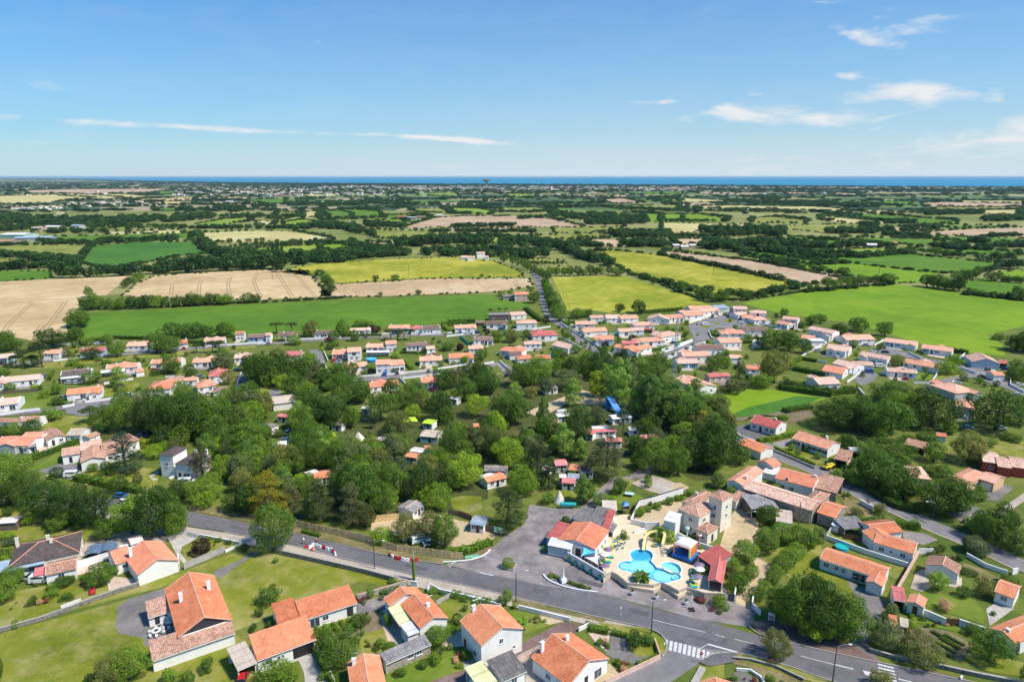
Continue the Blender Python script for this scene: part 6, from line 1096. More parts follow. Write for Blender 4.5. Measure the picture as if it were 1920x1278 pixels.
for i in range(9):mb.box((0,i*.28,.17*(9-i)/2),(1.3,.28,.17*(9-i)))
q=G(1320,690);mb.build('steps','w_white',rt,Matrix.Translation(q)@ Matrix.Rotation(R(150),4,'Z'))
V(0,960,4)
house((-30,85),(118,75),w=3.5,eave=2.3,pitch=10,roof='t_white',wall='w_wood',label='small white roofed wooden shed at the left picture edge',cat='shed',name='shed')
rt=house((60,412),(597,296),(636,134),eave=3.4,pitch=20,shape='h',roof='t_slate',ridge='ridgebright',spec='fw30 fW60 fw85 rw30 rw70',chim=[(.52,.62),(.58,.42),(.06,.8)],label='wide hip roofed dark brown tiled house with orange ridges',wall='w_cream')
house((-60,462),(330,385),w=5,eave=2.9,pitch=6,shape='m',roof='t_blue',into=rt,wall='w_blue',opn='f',det=0);house((335,472),(572,425),w=6.5,eave=2.6,pitch=17,roof='t_old',into=rt,spec='fw50',chim=[]);house((250,482),(330,460),w=3,eave=2.3,pitch=10,shape='m',roof='t_pinkred',into=rt,opn='f',wall='w_white')
rt=house((1030,470),(1342,358),(1248,212),eave=3.0,pitch=25,shape='w',roof='t_bright',ridge='ridgebright',spec='',chim=[(.12,.75)],label='bright orange gabled bungalow between white garden wall and gravel track')
house((866,392),(1005,345),w=8,eave=2.8,pitch=22,shape='l',roof='t_bright',ridge='ridgebright',into=rt,spec='fw50')
house((980,245),(1080,215),w=4,eave=2.4,pitch=14,roof='t_white',label='small white roofed shed behind the orange bungalow',cat='shed',name='shed');house((885,290),(955,278),w=3,eave=1.8,pitch=3,shape='F',roof='t_white',label='low white flat box shelter between the blue canopies and shed',cat='shelter',name='shelter')
rt=house((1335,940),(1742,806),(1632,462),eave=3.8,pitch=27,shape='w',roof='t_orange',ridge='ridge',gablewall='w_dark',spec='lw30',chim=[(.22,.55),(.78,.62)],label='tall salmon orange farmhouse roof with dark slate gable',cat='farmhouse',name='farmhouse')
house((1140,1118),(1764,902),w=5.2,eave=2.6,pitch=14,shape='m',roof='t_old',into=rt,spec='',wall='w_white');house((1110,792),(1292,740),w=5,eave=2.3,pitch=14,shape='m',roof='t_old',into=rt,spec='fd35 fs75',door='w_dark')
# blue tunnel canopies
for i,(x,y)in enumerate(((705,305),(810,285))):
 p=G(x,y,0);rt=root('car_shelter',Matrix.Translation(p)@ Matrix.Rotation(R(22),4,'Z'),f"{('first', 'second')[i]} blue arched pool cover, {('nearer the brown hipped', 'nearer the orange gabled')[i]} house",'shelter','blue arched covers')
 mb=MB()
 for k in range(10):a0,a1=math.pi*k/10,math.pi*(k+1)/10;mb.face([(1.9*math.cos(a0),-2.4,1.3*math.sin(a0)),(1.9*math.cos(a0),2.4,1.3*math.sin(a0)),(1.9*math.cos(a1),2.4,1.3*math.sin(a1)),(1.9*math.cos(a1),-2.4,1.3*math.sin(a1))][::-1])
 mb.build('cover',flat('coverblue%d'%i,(.12,.19,.30),.3,.15),rt,RM[rt.name])
 mb=MB()
 for yy in(-2.4,-.8,.8,2.4):mb.tube([(1.93*math.cos(math.pi*k/10),yy,1.33*math.sin(math.pi*k/10))for k in range(11)],.05,5)
 mb.build('frame','steel',rt,RM[rt.name])
V(420,960,4)
rt=house((248,1112),(692,950),(634,812),eave=2.9,pitch=13,shape='m',roof='t_orange',spec='fw18 fs35 fs42',label='long orange roofed house with open garage beside the white carport',wall='w_white',garage='w_dark');mb=MB();A_=frame_of((248,1112),(692,950),(634,812),0,2.9)
Mg=Matrix.Translation((A_[0].x,A_[0].y,0))@ Matrix.Rotation(math.atan2(A_[1].y,A_[1].x),4,'Z');MB().box((0,0,1.15),(A_[3]*.36,.1,2.3)).build('garage_opening','black',rt,Mg @ Matrix.Translation((A_[3]*.78,.31,0)))  # black slab on the wall, standing in for the shade inside the garage
house((100,1185),(248,1122),w=7,eave=2.7,pitch=5,shape='m',roof='t_beige',opn='flr',label='cream flat roofed carport joined to the long orange roofed house',cat='carport',name='carport',wall='w_white')
rt=house((582,812),(1000,678),(966,572),eave=2.9,pitch=14,shape='m',roof='t_orange',spec='fw5 fW22 fw42 fD88',label='low white house with orange tiled roof at the lawn edge',garage='white');house((410,862),(583,815),w=7,eave=2.7,pitch=13,shape='m',roof='t_orange',into=rt,spec='')
rt=house((1470,872),(1682,790),(1532,612),eave=3.4,pitch=22,shape='w',roof='t_orange',spec='fs20',chim=[(.62,.45)],label='double roofed orange house with yellow veranda beside the road wall');house((1250,714),(1484,607),(1442,560),eave=3.6,pitch=22,shape='w',roof='t_orange',into=rt,spec='lw50')
house((1322,862),(1434,822),(1330,700),eave=2.7,pitch=6,shape='m',roof='t_yellow',into=rt,opn='fl',det=1,wall='w_white');house((1380,925),(1465,890),w=4,eave=2.9,pitch=2,shape='F',roof='t_white',into=rt,wall='w_white')
house((1215,1136),(1555,988),(1500,930),eave=2.4,pitch=10,shape='m',roof='t_grey',wall='w_stone',label='long grey corrugated shed roof in the garden',cat='shed',name='shed',spec='fw55 fw75');rt=house((955,1350),(1215,1290),(1072,1092),eave=2.9,pitch=22,shape='w',roof='t_orange',chim=[(.2,.8)],label='orange gabled roof cut by the bottom edge beside the big garden tree')
V(840,960,4)
rt=house((250,1002),(568,872),(388,700),eave=5.2,pitch=24,shape='w',roof='t_orange',spec='uft48 ld20 lw70 fs80',chim=[(.32,.96)],door='brownwood',label='tall white two storey gabled house with orange roof');rt=house((905,1305),(1212,1096),(962,880),eave=3.0,pitch=24,shape='w',roof='t_orange',spec='fd45 fW75 fs22 lw75 lw45',chim=[(.18,.9),(.62,.72)],label='orange gabled bungalow with cream awning beside the crossing',wall='w_white')
house((830,1215),(890,1165),(790,1110),eave=2.4,pitch=8,shape='m',roof='t_yellow',label='cream awning over the bungalow patio near the crossing',cat='awning',name='awning',opn='flr',det=1);rt=house((398,1275),(590,1188),(482,1064),eave=2.7,pitch=12,shape='m',roof='t_grey',spec='fw55',label='white garage with grey corrugated roof below the tall white house',cat='garage',name='garage');house((215,1300),(395,1290),w=6,eave=2.5,pitch=5,shape='m',roof='t_yellow',opn='flr',into=rt,det=1)
# reception and restaurant of the campsite
V(1000,920,4.564)
rt=house((205,414),(528,500),(582,322),eave=3.4,pitch=13,shape='w',roof='t_bright',ridge='ridgebright',spec='fD55 fs82 rw25 rw50 rw75',door='w_dark',label='orange roofed pool restaurant with white gable and blue lettering',cat='restaurant',name='restaurant')
house((112,385),(212,420),(270,290),eave=2.9,pitch=5,shape='m',roof='t_red',into=rt,wall='w_green',spec='fs50');house((565,335),(620,360),w=5.5,eave=2.7,pitch=14,shape='m',roof='t_red',into=rt);house((590,255),(655,275),w=5,eave=3.0,pitch=14,shape='m',roof='t_red',into=rt,spec='rW50',chim=[])
house((455,262),(585,320),w=9,eave=2.8,pitch=7,shape='m',roof='t_grey',into=rt,ov=.2);house((330,240),(470,250),w=7,eave=2.6,pitch=4,shape='m',roof='t_grey',into=rt);house((620,345),(690,340),w=3.5,eave=2.6,pitch=8,shape='m',roof='t_grey',into=rt,opn='f')
con=house((122,462),(322,502),(345,425),eave=2.8,pitch=16,shape='l',roof='t_white',ridge='white',opn='f',label='white glazed veranda with arched panes in front of the restaurant',cat='conservatory',name='conservatory',det=1)
A_=frame_of((122,462),(322,502),(345,425),0,2.8);Mg=Matrix.Translation((A_[0].x,A_[0].y,0))@ Matrix.Rotation(math.atan2(A_[1].y,A_[1].x),4,'Z')
for k in range(4):
 xw=A_[3]*(.14+.24*k);bw=A_[3]*.2;mb=MB();mb.prism([(-bw/2,.3),(bw/2,.3),(bw/2,.34),(-bw/2,.34)],.5,2.1)
 arc=[(bw/2*math.cos(math.pi*j/8),2.1+.45*math.sin(math.pi*j/8))for j in range(9)];mb.face([(a_,.3,b_)for a_,b_ in arc][::-1]);mb.build('arched_pane','milkglass',con,Mg @ Matrix.Translation((xw,0,0)))
 MB().box((0,0,1.4),(.14,.2,2.8)).build('pillar','white',con,Mg @ Matrix.Translation((xw-A_[3]*.12,.3,0)))
MB().box((A_[3]/2,.36,.25),(A_[3]-.5,.14,.5)).build('sill_wall','white',con,Mg);MB().box((A_[3]/2,.36,2.68),(A_[3]-.5,.12,.22)).build('beam','white',con,Mg)
# blue sign writing on the white gable: too small to read, built as the strokes one sees
A_=frame_of((205,414),(528,500),(582,322),0,3.4);Mg=Matrix.Translation((A_[0].x,A_[0].y,0))@ Matrix.Rotation(math.atan2(A_[1].y,A_[1].x),4,'Z')
for k in range(10):
 mb=MB();s_=.34 if k not in(0,5)else .55;pts=[(.0,0,0),(.1,0,s_),(.22,0,s_*.9),(.2,0,s_*.4),(.3,0,.02),(.4,0,s_*.3)];mb.tube(pts,.045,4);mb.build('sign_letter','blue',rt,Mg @ Matrix.Translation((A_[3]*.46+k*.44,.29,3.15)))
# the old villa with its tower
V(880,720,4)
rt=house((1560,932),(1722,1000),(1835,905),eave=6.0,pitch=20,shape='h',roof='t_old',ridge='ridge',spec='fw60 ufw60 rw30 rw70 urw30 urw70',label='tall cream villa with brown hip roofs and square tower',cat='villa',name='tower_villa',wall='w_cream',det=1)
house((1577,885),(1700,905),w=11,eave=6.2,pitch=20,shape='h',roof='t_old',into=rt,wall='w_cream',chim=[(.3,.5)],det=1);house((1690,1085),(1790,1122),(1868,1068),eave=3.2,pitch=26,shape='h',roof='t_old',into=rt,wall='w_cream',spec='fw50 rd50',det=1)
V(1320,720,3.195)
house((22,668),(110,700),(180,660),eave=9.5,pitch=20,shape='h',roof='t_old',into=rt,wall='w_cream',spec='fs50 rs50 uft50 urt50 vft50 vrt50',det=1);house((140,690),(200,700),w=5,eave=2.8,pitch=14,roof='t_old',shape='m',into=rt,wall='w_cream',det=1)
V(1000,920,4.564)
house((1108,245),(1220,275),(1235,200),eave=5.0,pitch=5,shape='m',roof='t_white',wall='w_white',label='white metal roofed annex tower beside the old villa',cat='annex',name='annex',det=1)
V(1320,720,3.195)
rt=house((236,625),(640,756),w=8,eave=4.2,pitch=17,shape='l',roof='t_pink',wall='w_stone',spec='fs20 fs45 fs70',label='long stone barn with pinkish tile roof behind the old villa',cat='barn',name='barn',det=1);house((560,720),(645,760),w=14,eave=4.2,pitch=20,shape='h',roof='t_old',into=rt,wall='w_stone',det=1);house((672,768),(790,800),(836,726),eave=3.2,pitch=16,shape='l',roof='t_orange',into=rt,wall='w_stone',det=1)
house((130,580),(235,605),w=15,eave=3.8,pitch=18,shape='w',roof='t_salmon',into=rt,wall='w_white',det=1,chim=[(.8,.3)]);house((210,672),(330,700),w=6,eave=3.0,pitch=6,shape='m',roof='t_grey',into=rt,opn='f',wall='w_wood')
house((285,748),(450,740),w=7,eave=3.0,pitch=8,shape='m',roof='t_grey',wall='w_wood',opn='f',label='grey and white metal roofed lean-to shed in the villa yard',cat='shed',name='shed',det=1);house((430,820),(530,836),w=8,eave=2.6,pitch=12,shape='l',roof='t_beige',wall='w_white',label='rusty corrugated shed behind the blue green tree',cat='shed',name='shed',det=1)
rt=house((424,562),(655,622),w=9.5,eave=3.8,pitch=19,shape='l',roof='t_bright',label='white house with bright salmon roof behind the long stone barn',spec='fw20 fw45 uft30',det=1,chim=[(.92,.5)]);house((660,622),(800,650),w=8,eave=3.0,pitch=14,shape='m',roof='t_old',into=rt,wall='w_stone',det=1,opn='r')
house((315,462),(415,500),(362,440),eave=3.0,pitch=20,shape='w',roof='t_bright',label='small white shed with orange roof left of the salmon roofed house',cat='shed',name='shed',det=1);house((345,525),(425,545),w=5,eave=2.2,pitch=4,shape='F',roof='t_white',label='white flat roofed lean-to beside the small orange shed',cat='lean-to',name='lean_to',det=1);house((200,352),(340,410),w=7,eave=2.8,pitch=18,shape='l',roof='t_orange',label='low orange roof half hidden by the dark oak near the lane bend',det=1)
rt=house((275,226),(432,268),(528,238),eave=3.0,pitch=20,shape='l',roof='t_red',label='white bungalow with red roof and small red porch by the vegetable field',spec='fw15 fd40 fw65 rw50 fw85',chim=[(.75,.5)],det=1);house((338,245),(362,250),w=2,eave=2.7,pitch=20,shape='w',roof='t_red',into=rt,opn='f',det=1)
rt=house((525,322),(742,392),(832,358),eave=3.0,pitch=20,shape='l',roof='t_salmon',shut='w_dark',spec='fw12 fd32 fw55 fw72 fw88 rs40',label='cream bungalow with dark shutters behind its front hedge',det=1,chim=[(.7,.7)]);house((775,445),(860,465),w=8,eave=2.6,pitch=8,shape='m',roof='t_old',label='open garage with worn pinkish roof beside the dark shuttered bungalow',cat='garage',name='garage',opn='f',wall='w_pinkwall',det=1);house((880,400),(950,405),w=4,eave=2.2,pitch=12,roof='t_white',label='small white tent roof behind the open garage',cat='tent',name='tent',opn='f')
house((1195,358),(1325,388),w=5,eave=2.5,pitch=10,shape='m',roof='t_old',opn='f',label='long open brown roofed shelter among the right hand trees',cat='shelter',name='shelter',wall='w_wood',det=1);house((1392,308),(1455,316),w=4,eave=2.3,roof='t_orange',wall='w_green',label='tiny green shed with orange roof in the right meadow',cat='shed',name='shed')
rt=house((1460,560),(1580,600),w=14,eave=3.2,pitch=18,shape='h',roof='t_salmon',wall='w_peach',spec='fw30 fd70 rw50',label='peach walled house with salmon hip roof among the right hand oaks',det=1);house((1655,560),(1730,600),(1815,560),eave=3.0,pitch=18,shape='l',roof='t_salmon',into=rt,wall='w_peach',spec='fg50',det=1);house((1252,560),(1365,570),w=10,eave=3,pitch=18,roof='t_salmon',shape='h',label='salmon roof showing between the two dark oaks on the right',wall='w_peach',det=1)
rt=house((1670,462),(1780,478),w=11,eave=3.4,pitch=14,shape='l',roof='t_pink',wall='w_red',label='brick red house with pale pink roofs at the right edge',spec='fw50',det=1);house((1756,485),(1850,510),w=10,eave=3.2,pitch=14,shape='l',roof='t_pink',into=rt,wall='w_red',det=1,spec='rw50');house((1850,505),(1960,500),w=10,eave=3.2,pitch=14,shape='l',roof='t_pink',into=rt,wall='w_red',det=1)
V(1300,960,3.097)
rt=house((1045,172),(1282,242),(1316,180),eave=3.0,pitch=17,shape='l',roof='t_orange',spec='fw20 fs45 fw75',label='white house with two joined salmon roofs behind the long garden wall',chim=[]);house((977,108),(1052,172),(1130,120),eave=3.0,pitch=17,shape='l',roof='t_orange',into=rt);house((1060,130),(1222,112),w=7,eave=2.9,pitch=17,shape='l',roof='t_orange',into=rt)
house((880,100),(1015,82),w=5,eave=2.4,pitch=8,shape='m',roof='t_grey',opn='fr',label='grey open garden pergola behind the joined salmon roofs',cat='pergola',name='pergola',wall='w_wood',det=1);house((800,70),(850,85),w=3,eave=2.0,pitch=14,roof='t_white',label='small white roofed garden hut at the corner of the long wall',cat='hut',name='garden_hut',det=1)
rt=house((733,268),(1108,392),(1152,322),eave=2.8,pitch=17,shape='l',roof='t_orange',shut='bluewhite',spec='fw10 ft27 ft38 fD56 fW66 rw50',label='long white bungalow with salmon tile roof and blue shutters');house((1000,402),(1100,432),w=5,eave=2.7,pitch=19,shape='w',roof='t_bright',into=rt,spec='fg50')
house((1345,302),(1542,362),(1566,312),eave=2.8,pitch=19,shape='w',roof='t_old',label='brown roofed white gabled house above the round dark shrub',spec='',ridge='ridge');house((1240,522),(1340,556),(1372,508),eave=2.6,pitch=20,shape='w',roof='t_bright',spec='fd50',door='brownwood',label='small white garden house with orange roof and brown door',cat='garden house',name='garden_house');house((1162,505),(1240,520),w=5,eave=2.4,pitch=6,shape='m',roof='t_pinkred',opn='f',label='red and white striped pergola roof at the end of the pink wall',cat='pergola',name='pergola',det=2)
house((1745,458),(1868,502),w=7,eave=2.6,pitch=17,shape='l',roof='t_orange',label='small white house with orange roof at the right edge',spec='fw50');rt=house((1718,672),(1872,762),(2010,640),eave=3.0,pitch=20,shape='w',roof='t_orange',label='large orange roofed house cut by the right picture edge',spec='fW50 lw40',chim=[(.55,.1)])
house((1140,652),(1190,662),w=3,eave=2.0,pitch=12,shape='m',roof='t_orange',wall='brownwood',label='tiny brown garden shed with orange roof by the vegetable plot',cat='shed',name='shed');house((1198,655),(1250,668),w=2.5,eave=1.8,pitch=10,shape='m',roof='t_beige',wall='w_wood',label='tiny tan roofed hutch by the vegetable plot',cat='shed',name='shed');rt=house((70,1125),(290,1120),(256,985),eave=2.8,pitch=20,shape='w',roof='t_orange',label='orange roof peeking in at the bottom edge by the garden pond',chim=[(.2,.2)])
# pool pavilion with red roof
V(1000,920,4.564)
rt=house((1492,768),(1622,795),w=13,eave=3.2,pitch=24,shape='w',roof='t_red',ridge='pink',opn='f',label='red roofed pool bar at the right end of the terrace',cat='pavilion',name='pool_pavilion',wall='w_grey',det=1);house((1400,548),(1530,640),(1640,540),eave=3.2,pitch=12,shape='m',roof='t_red',into=rt,opn='f',wall='w_grey',det=1)
# hamlet, farm sheds and the far villages: small, plain, each its own
def tiny(x,y,wp,d=8,e_=3,roof='t_pink',wall='w_white',rot=0,label=None,group=None,nm='far_house',cat='house'):
 p=G(x,y,0);W_=wp/VW[2]*mpp(p);key=(round(e_,1),roof,wall)
 o_=root(nm,Matrix.Translation(p)@ Matrix.Rotation(R(rot),4,'Z')@ Matrix.Diagonal((W_,d,1,1)),label,cat,group)
 link('wall',cached(('tw',)+key,lambda:MB().prism([(-.48,-.48),(.48,-.48),(.48,.48),(-.48,.48)],-1,e_).face([(-.48,-.48,e_),(-.48,0,e_+1.4),(-.48,.48,e_)]).face([(.48,-.48,e_),(.48,.48,e_),(.48,0,e_+1.4)]).mesh('wall',wall)),o_)
 def rf():
  mb=MB()
  for s_ in(-1,1):q=[Vector((-.5,0,e_+1.55)),Vector((.5,0,e_+1.55)),Vector((.5,s_*.52,e_)),Vector((-.5,s_*.52,e_))];mb.face(q[::-1]if s_<0 else q[::1],[(0,0),(8,0),(8,4),(0,4)])
  return mb.mesh('roof',roof)
 link('roof',cached(('tr',)+key,rf),o_);return o_
V(600,320,2.8235)
for i,(x,y,w_,e_)in enumerate([(765,470,34,3),(800,474,40,3.4),(850,462,44,6),(895,450,40,5),(880,470,26,3),(935,445,34,4)]):tiny(x,y,w_,9,e_,'t_pink','w_white',(-8,5,12,-20,0,15)[i],f'white hamlet house beyond the yellow field, {ordi(i + 1)} from the left','white hamlet houses')
for i,(x,y,w_)in enumerate([(435,252,50),(480,256,60),(535,252,50),(565,256,30),(635,244,34)]):tiny(x,y,w_,16,4,('t_red','t_blue','t_old','t_brown','t_white')[i],'w_stone',0,f'farm building behind the large stubble field, {ordi(i + 1)} from the left','farm buildings by the stubble field','farm_building','farm building')
V(1240,320,2.8235)
for i,(x,y,w_)in enumerate([(1110,402,50),(1165,398,30),(1230,392,26)]):tiny(x,y,w_,12,3,('t_white','t_grey','t_orange')[i],'w_stone',-10,f'farm building among the right green fields, {ordi(i + 1)} from the left','farm buildings in the right fields','farm_building','farm building')
for i,(x,y,w_)in enumerate([(75,405,36),(120,412,44),(160,405,34)]):tiny(x,y,w_,9,3,'t_white','w_stone',8,f'pale shed by the dark wood above the yellow field, {ordi(i + 1)} from the left','sheds beside the dark wood','farm_building','farm building')
V(0,320,3)
for i,(x,y,w_,d,r_,wl)in enumerate([(40,412,120,40,'t_old','w_stone'),(110,372,140,36,'t_white','w_green'),(205,392,190,24,'t_blue','w_grey'),(225,335,60,20,'t_beige','w_stone'),(310,328,80,20,'t_white','w_stone'),(440,322,50,20,'t_blue','w_grey')]):tiny(x,y,w_,d,5,r_,wl,(8,0,14,0,0,0)[i],f'large farm shed at the left edge of the plain, {ordi(i + 1)} of six by distance','large farm sheds','farm_shed','farm shed')
rg2=random.Random(11);k=0
for i in range(46):
 x=20+i*19.3+rg2.uniform(-6,6);y=205-14*math.sin((x-100)/420)+rg2.uniform(-14,9)if x>330 else 212+rg2.uniform(-8,10)
 tiny(x,y,rg2.uniform(22,38),12,4,rg2.choice(['t_pink','t_pink','t_beige','t_salmon']),'w_cream',rg2.uniform(-25,25),f'tiny pale roofed house of the far left village, {ordi(i + 1)} from the left','houses of the far left village')
tiny(340,245,34,12,4,'t_salmon','w_cream',10,'lone pink roofed house deep in the left woods',None);tiny(1290,182,40,14,6,'t_white','w_white',0,'white farm block far beyond the left woods',None);tiny(1215,208,60,12,4,'t_old','w_cream',0,'long reddish farm roof just below the far white block',None);tiny(1590,142,90,30,5,'t_red','w_pinkwall',0,'reddish far farm roof on the plain left of the water tower',None)
# the coast town: hundreds of white and pink specks, one mass
pts=[];rg3=random.Random(3)
def specks(name,label,n,fn,wr,mats=('w_white','t_pink')):
 mb=MB()
 for k in range(n):
  px,py=fn(rg3);p=GP(px,py,0);w_,d,h=rg3.uniform(*wr),9,rg3.uniform(4,9);mb.box((p.x,p.y,h/2+.5),(w_,d,h),rg3.uniform(-.5,.5),0)
  mb.box((p.x,p.y,h+1.5),(w_*1.04,d*1.04,1.6),0,1)
 for i in range(len(mb.f)):
  if mb.mi[i]==1:mb.uv[i]=[(0,0),(3,0),(3,2),(0,2)]
 setp(mb.build(name,list(mats)),label,kind='stuff')
specks('coastal_town','pale houses of the seaside town along the shore',620,lambda r_:(lambda x:(x,346.8+x*.0022+r_.uniform(.5,5.5)*(1.3 if 700<x<1300 else .8)))(r_.choice([r_.uniform(640,1300),r_.uniform(640,1300),r_.uniform(1250,1920)])),(14,40))
specks('distant_houses','pale houses scattered over the far plain',230,lambda r_:(r_.choice([r_.uniform(320,640),r_.uniform(400,720),r_.uniform(0,1900)]),r_.uniform(352,368)),(12,26))
p=GP(912,353.5,0);wt=root('water_tower',Matrix.Translation(p),'grey mushroom shaped water tower on the horizon','water tower');hh=15*mpp(p);MB().lathe([(hh*.11,0),(hh*.09,hh*.5),(hh*.12,hh*.8)],14).build('shaft','concrete',wt,RM[wt.name]);MB().lathe([(hh*.12,hh*.78),(hh*.42,hh*.97),(hh*.44,hh*1.08),(hh*.3,hh*1.12),(0,hh*1.13)],18).build('tank','midgrey',wt,RM[wt.name])
# campsite mobile homes and cabins
V(440,720,4)
MH=[((985,430),(1062,440),'t_orange',4.5,'orange roofed mobile home with white awning beside the camp loop'),((1062,425),(1148,415),'t_white',3.5,'white awning joined to the orange mobile home by the camp loop'),((1385,388),(1520,400),'t_beige',7,'cream chalet with turquoise shutters in the camp'),((1405,290),(1480,300),'t_lime',5,'lime green barrel tent with cream front'),((258,492),(330,510),'t_bright',4.5,'mobile home with orange and white roofs in the left camp trees'),((262,465),(392,450),'t_white',4,'white roofed mobile home behind the orange and white one'),((600,712),(732,690),'t_orange',6,'orange roofed cabin deep between the cypresses'),((560,690),(640,665),'t_white',4,'white roof next to the orange cabin between the cypresses'),((1272,540),(1365,555),'t_orange',4,'pink orange mobile home behind the grey green tree'),((1310,500),(1415,515),'t_white',4,'white roofed mobile home behind the pink orange one'),((310,240),(400,250),'t_pinkred',4,'pink awning mobile home left of the largest oak'),((718,300),(800,310),'t_pink',4,'pinkish mobile home under the largest oak'),((190,310),(275,330),'t_grey',4,'grey roofed mobile home at the left camp edge'),((1420,490),(1470,488),'t_orange',4,'small orange cabin end behind the round grey tree'),((720,540),(765,560),'t_white',5,'white mobile home end beside the twin round trees'),((1160,745),(1230,770),'t_white',4,'white caravan behind the dark double oak'),((1610,105),(1665,115),'t_white',4,'white cabin peeking out near the upper camp trees'),((945,180),(1000,190),'t_white',4,'pale mobile home right of the largest oak'),((1340,960),(1430,900),'t_grey',6,'dark grey roofed cabin behind the fence trees')]
for A,B,rf,w_,lb in MH:house(A,B,w=w_,eave=2.5,pitch=10,shape='l',roof=rf,spec='fw25 fd55 fw80',label=lb,cat='tent' if 'tent' in lb else 'mobile home',name='mobile_home',group='mobile homes of the campsite',shut='teal' if 'turq' in lb else None,det=0)
V(880,720,4)
MH=[((135,735),(285,700),'t_orange',5,'small white cabin with salmon roof beside the bright round tree'),((110,715),(200,690),'t_white',3.5,'white awning beside the small salmon roofed cabin'),((110,650),(290,650),'t_grey',5,'grey roofed cabin behind the small salmon roofed cabin'),((945,360),(1108,352),'t_pinkred',3.5,'pink and white roofed mobile home in the middle of the camp'),((925,335),(1050,328),'t_white',3,'white rear half beside the pink roofed mobile home'),((865,365),(925,378),'t_pinkred',5,'pinkish red mobile home left of the pink and white one'),((1020,430),(1150,430),'t_pinkred',4,'pink roofed mobile home behind the brown cypress crown'),((1000,405),(1100,400),'t_white',3,'white roofed mobile home above the brown cypress'),((1280,410),(1430,400),'t_pinkred',4,'mobile home with patchy pink and white roof by the thicket'),((1200,345),(1365,345),'t_white',4,'white mobile home below the poplars'),((1075,262),(1225,250),'t_white',5,'white mobile home behind the slender pine'),((645,610),(740,605),'t_pinkred',5,'pinkish house shaped cabin beside the black conifer'),((740,640),(860,655),'t_orange',5,'orange roofed chalet left of the brown cypress'),((830,662),(935,655),'t_grey',4,'patched white and grey awning beside the orange chalet'),((690,738),(795,745),'t_pinkred',4,'tiny bright pink roofed cabin near the teepee'),((675,700),(730,700),'t_white',3,'tiny white box cabin above the bright pink cabin'),((735,700),(825,705),'t_blue',3.5,'pale green roofed cabin above the bright pink cabin'),((600,300),(655,305),'t_salmon',6,'salmon tent roof below the dark pond'),((660,245),(745,240),'t_white',4,'white cabin by the dark pond'),((30,320),(75,318),'t_orange',4,'tiny orange roof at the camp road edge'),((570,40),(668,30),'t_grey',6,'grey hut with dark door above the pond'),((540,640),(600,650),'t_white',4,'white cabin hidden in the black conifer'),((0,1045),(110,1060),'t_blue',5,'grey roofed technical hut behind the wooden fence')]
for A,B,rf,w_,lb in MH:house(A,B,w=w_,eave=2.5,pitch=10,shape='l',roof=rf,spec='fw25 fd55 fw80',label=lb,cat='mobile home',name='mobile_home',group='mobile homes of the campsite',det=0)
# ---------------------------------------------------------------- walls, fences, lamps, cars and the rest
def th(name,label,cat,p,rz,parts,group=None,s=None):
 """parts: (name, material, MB, [sub-parts])"""
 rt=root(name,TR(p[0],p[1],p[2],rz,s),label,cat,group)
 for q in parts:
  o_=link(q[0],q[2].mesh(q[0],q[1]),rt)
  for r_ in(q[3]if len(q)>3 else()):link(r_[0],r_[2].mesh(r_[0],r_[1]),o_)
 return rt
def wall(pts,h,mat='w_white',label=None,t=.22,cop=None,name='garden_wall',z=-.1):
 P=[G(*p,0)for p in pts];c0=P[0];body,cpm=MB(),MB();A,B=offset_line(P,t/2,t/2);A2,B2=offset_line(P,t/2+.05,t/2+.05)
 for i in range(len(P)-1):
  body.prism([(q.x-c0.x,q.y-c0.y)for q in(B[i],B[i+1],A[i+1],A[i])],z,h);cpm.prism([(q.x-c0.x,q.y-c0.y)for q in(B2[i],B2[i+1],A2[i+1],A2[i])],h+.003,h+.07)
 o_=th(name,label,'wall',c0,0,[('masonry',mat,body),('coping',cop or('coping' if mat !='w_white' else 'white'),cpm)])
 if not label:AUTO.append([o_,{'w_white':'low white rendered wall','drystone':'low grey stone wall','concrete':'grey concrete wall','w_pinkwall':'pinkish garden wall'}.get(mat,'garden wall'),(P[0]+P[-1])/2,1])
V(0,960,4)
wall([(-40,905),(300,812),(520,732),(700,662),(870,602),(1045,548)],.9,'drystone','long grey stone wall crossing the big lawn at the lower left',.4);wall([(1380,425),(1690,292)],1.5,'concrete','grey wall behind the purple leaved tree');wall([(1690,300),(1812,240),(1500,178)],.6);wall([(1265,215),(1400,152)],1.1,'concrete');wall([(585,418),(960,305)],1.8,label='long white wall between the brown hipped and orange gabled houses');wall([(458,722),(610,668)],.7);wall([(1345,420),(1340,350)],1.4)
V(420,960,4)
wall([(430,312),(800,395),(1060,455),(1272,512)],1.1,'drystone','grey stone roadside wall above the striped lawn',.35);wall([(1000,655),(1380,545)],1.3,'concrete','concrete wall with pink coping beside the flowering border',cop='pinkcoping');wall([(1400,552),(1450,560)],1.4);wall([(1525,598),(1545,555),(1620,600),(1720,622),(1930,668)],.9,label='low white roadside wall in front of the double roofed house');wall([(1592,690),(1700,628)],.8,'concrete');wall([(1090,1150),(1180,1110)],1.6,'drystone');wall([(700,1040),(830,1290)],1.2,'concrete')
V(840,960,4)
wall([(0,610),(200,660),(400,712)],.8);wall([(532,722),(915,818)],.9,label='low white roadside wall beside the palm lawn');wall([(520,1110),(722,1018)],1.0,'w_pinkwall');wall([(1180,1290),(1592,1095),(1548,968)],.9,'w_pinkwall','pink coped wall round the crossing corner garden',cop='pinkcoping');wall([(980,890),(1060,850)],.8)
wall([(897,350),(1172,512)],2.0,label='long tall white wall with teal pots in front of the restaurant');CREAM=[(1172,512),(1226,486),(1270,506),(1345,570),(1540,588),(1600,566),(1656,590),(1730,632),(1790,604),(1920,645),(2080,652)]
flat('creamwall',(.62,.52,.38),.85,.12,.6)
